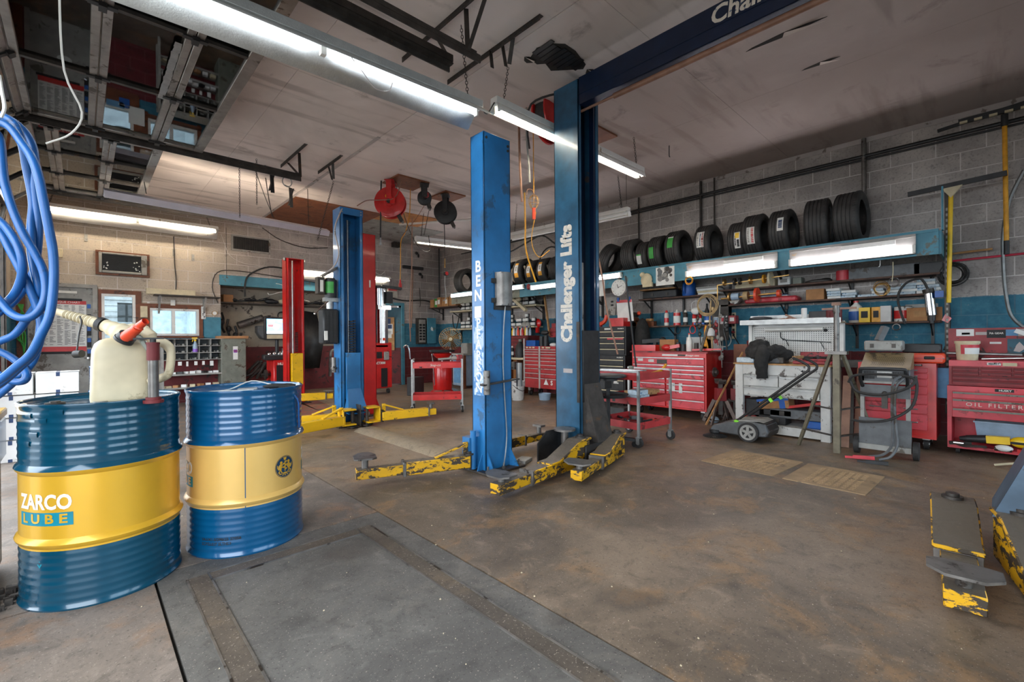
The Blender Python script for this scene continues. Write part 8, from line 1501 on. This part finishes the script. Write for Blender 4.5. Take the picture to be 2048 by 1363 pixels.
t = T('power_drill', 'yellow and black cordless right-angle drill in the open chest bay', 'drill', (6.13, .12, .13), RW); P('barrel', B().cyl((-.08, 0, .035), (.05, -.01, .05), .032, .038, n=16).cyl((-.13, 0, .03), (-.08, 0, .035), .018, .03, n=12), 'black', t); P('body', B().bar((.05, -.01, .05), (.2, -.02, .06), .07, .065).ball((.27, -.03, .055), (.075, .04, .05), 14, 8), 'yellow', t); P('vents', B().box(.2, .3, -.074, -.068, .04, .06), 'ink', t); S('white_mouse', B().ball((0, 0, .03), (.06, .035, .03), 12, 7), 'paper', 'white rounded plastic piece below the yellow drill', 'part', (6.08, -.04, .09), RW)
b = B().tube([(0, 0, .02), (.05, -.02, .01), (.12, -.03, .02), (.2, 0, .02)], .012).bar((-.05, .02, .02), (.1, .05, .03), .03, .03).cyl((.25, -.02, .02), (.36, -.02, .02), .02, n=10); S('bay_tools', b, 'dark_steel', 'dark tools and wires heaped in the open chest bay', 'tools', (6.1, .27, .09), RW); S('silver_socket', B().cyl((0, 0, .02), (.07, 0, .02), .02, n=12), 'chrome', 'chrome socket at the left of the open chest bay', 'tool', (6.1, .29, .1), RW); S('red_tool', B().bar((0, 0, .02), (.2, 0, .02), .03, .03), 'red_paint', 'red handled tool at the right of the open chest bay', 'tool', (6.08, -.12, .09), RW); S('floor_rod', B().cyl((0, 0, .012), (.3, .02, .1), .01, n=8), 'cream', 'pale rod leaning out of the chest bay to the floor', 'rod', (5.8, .02, 0), RW)
# on top of the right chest: tub, bars, red board with stickers
t = T('plastic_tub', 'cream tub with a torn red label on the right top chest', 'bucket', (6.3, .2, .906)); P('tub', B().lathe([(0, 0), (.075, 0), (.085, .16), (.092, .16), (.092, .185), (.08, .185), (.07, .01), (0, .01)], n=24), 'cream', t); P('tub_label', B().lathe([(.0815, .06), (.087, .15)], n=14, a0=R(150), a1=R(300)), 'pink_red', t); P('tub_label_patch', B().lathe([(.083, .06), (.087, .12)], n=10, a0=R(170), a1=R(260)), 'paper', t)
S('long_bar', B().cyl((0, .1, 0), (-.05, -.6, .04), .012, n=10), 'chrome', 'long silver bar lying on the right top chest, front one', 'bar', (6.25, .0, .92)); S('long_bar', B().cyl((0, .3, .02), (0, -.6, .0), .014, n=10), 'galv', 'long grey bar lying behind the cream tub', 'bar', (6.4, .05, .95))
t = T('sticker_board', 'red steel lid covered with stickers, propped open behind the right top chest', 'board', (6.62, .35, .92), RW); P('lid', B().box(0, 1.0, 0, .02, 0, .30), 'dred_paint', t)
for x, z, w_, h, m in ((.06, .22, .13, .07, 'paper'), (.2, .23, .08, .03, 'trimw'), (.28, .2, .13, .08, 'ink'), (.41, .22, .08, .06, 'lblue'), (.49, .215, .15, .07, 'trimw'), (.42, .04, .14, .15, 'teal_dark'), (.6, .15, .03, .02, 'paper'), (.3, .14, .08, .02, 'paper'), (.66, .17, .12, .06, 'paper'), (.1, .235, .06, .02, 'ink')): E('sticker', B().box(x, x+w_, -.003, 0, z, z+h), m, t)
lettering('lettering', '7th GEAR', 'letter_white', t, .024, (.345, -.0035, .245), FACE, weight=.02, width=.1); 
P('picture_figure', B().prism([(.46, .07), (.5, .06), (.54, .1), (.5, .16), (.48, .13)], -.0045, -.003, 'y'), 'trimw', t); S('small_torch', B().cyl((0, 0, 0), (0, -.12, .01), .016, n=12), 'black', 'small black torch on the right top chest', 'torch', (6.3, -.16, .97)); S('spray_tool', B().bar((0, 0, 0), (.0, -.14, -.07), .05, .04), 'paper', 'white cloth strip hung on the sticker board', 'cloth', (6.58, -.12, 1.19))
S('blue_carton', B().box(0, .2, -.06, .03, .22, .52), 'lblue', 'blue and white box jammed between the two red chests', 'box', (6.3, .38, .3)); S('long_case', B().box(-.1, .1, 0, .16, 0, .08), 'dark_steel', 'dark strip case at the left of the red cabinet', 'case', (6.25, 1.12, .8), RW)
# ---- floor plates with raised treads
def plate(label, x0, x1, y0, y1, rz):
    t = T('floor_plate', label, 'floor plate', ((x0+x1)/2, (y0+y1)/2, 0), R(rz), 'tread plates in the floor'); hx_, hy_ = (x1-x0)/2, (y1-y0)/2; P('plate', B().box(-hx_, hx_, -hy_, hy_, -.002, .006), 'plate_metal', t); b = B()
    for i in range(int((hx_*2-.1)/.028)):
        for j in range(int((hy_*2-.14)/.05)):
            x_, y_ = -hx_+.06+i*.028, -hy_+.08+j*.05; b.bar((x_, y_, .007), (x_+(.004 if (i+j) % 2 else -.004), y_+.034, .007), .007, .006)
    o = P('tread', b, 'plate_metal', t); o['kind'] = 'stuff'
    return t
M['plate_metal'] = mk('dusty_tread_plate', (158, 132, 100), .55, .2, .2, 5, (120, 102, 80), .25, 3)
plate('tread plate in the floor, left one nearer the cart', 4.15, 4.8, 1.24, 1.86, -5); plate('tread plate in the floor, right one nearer the charger', 4.1, 4.75, .64, 1.18, -2)
D.scenes.remove(TXS)
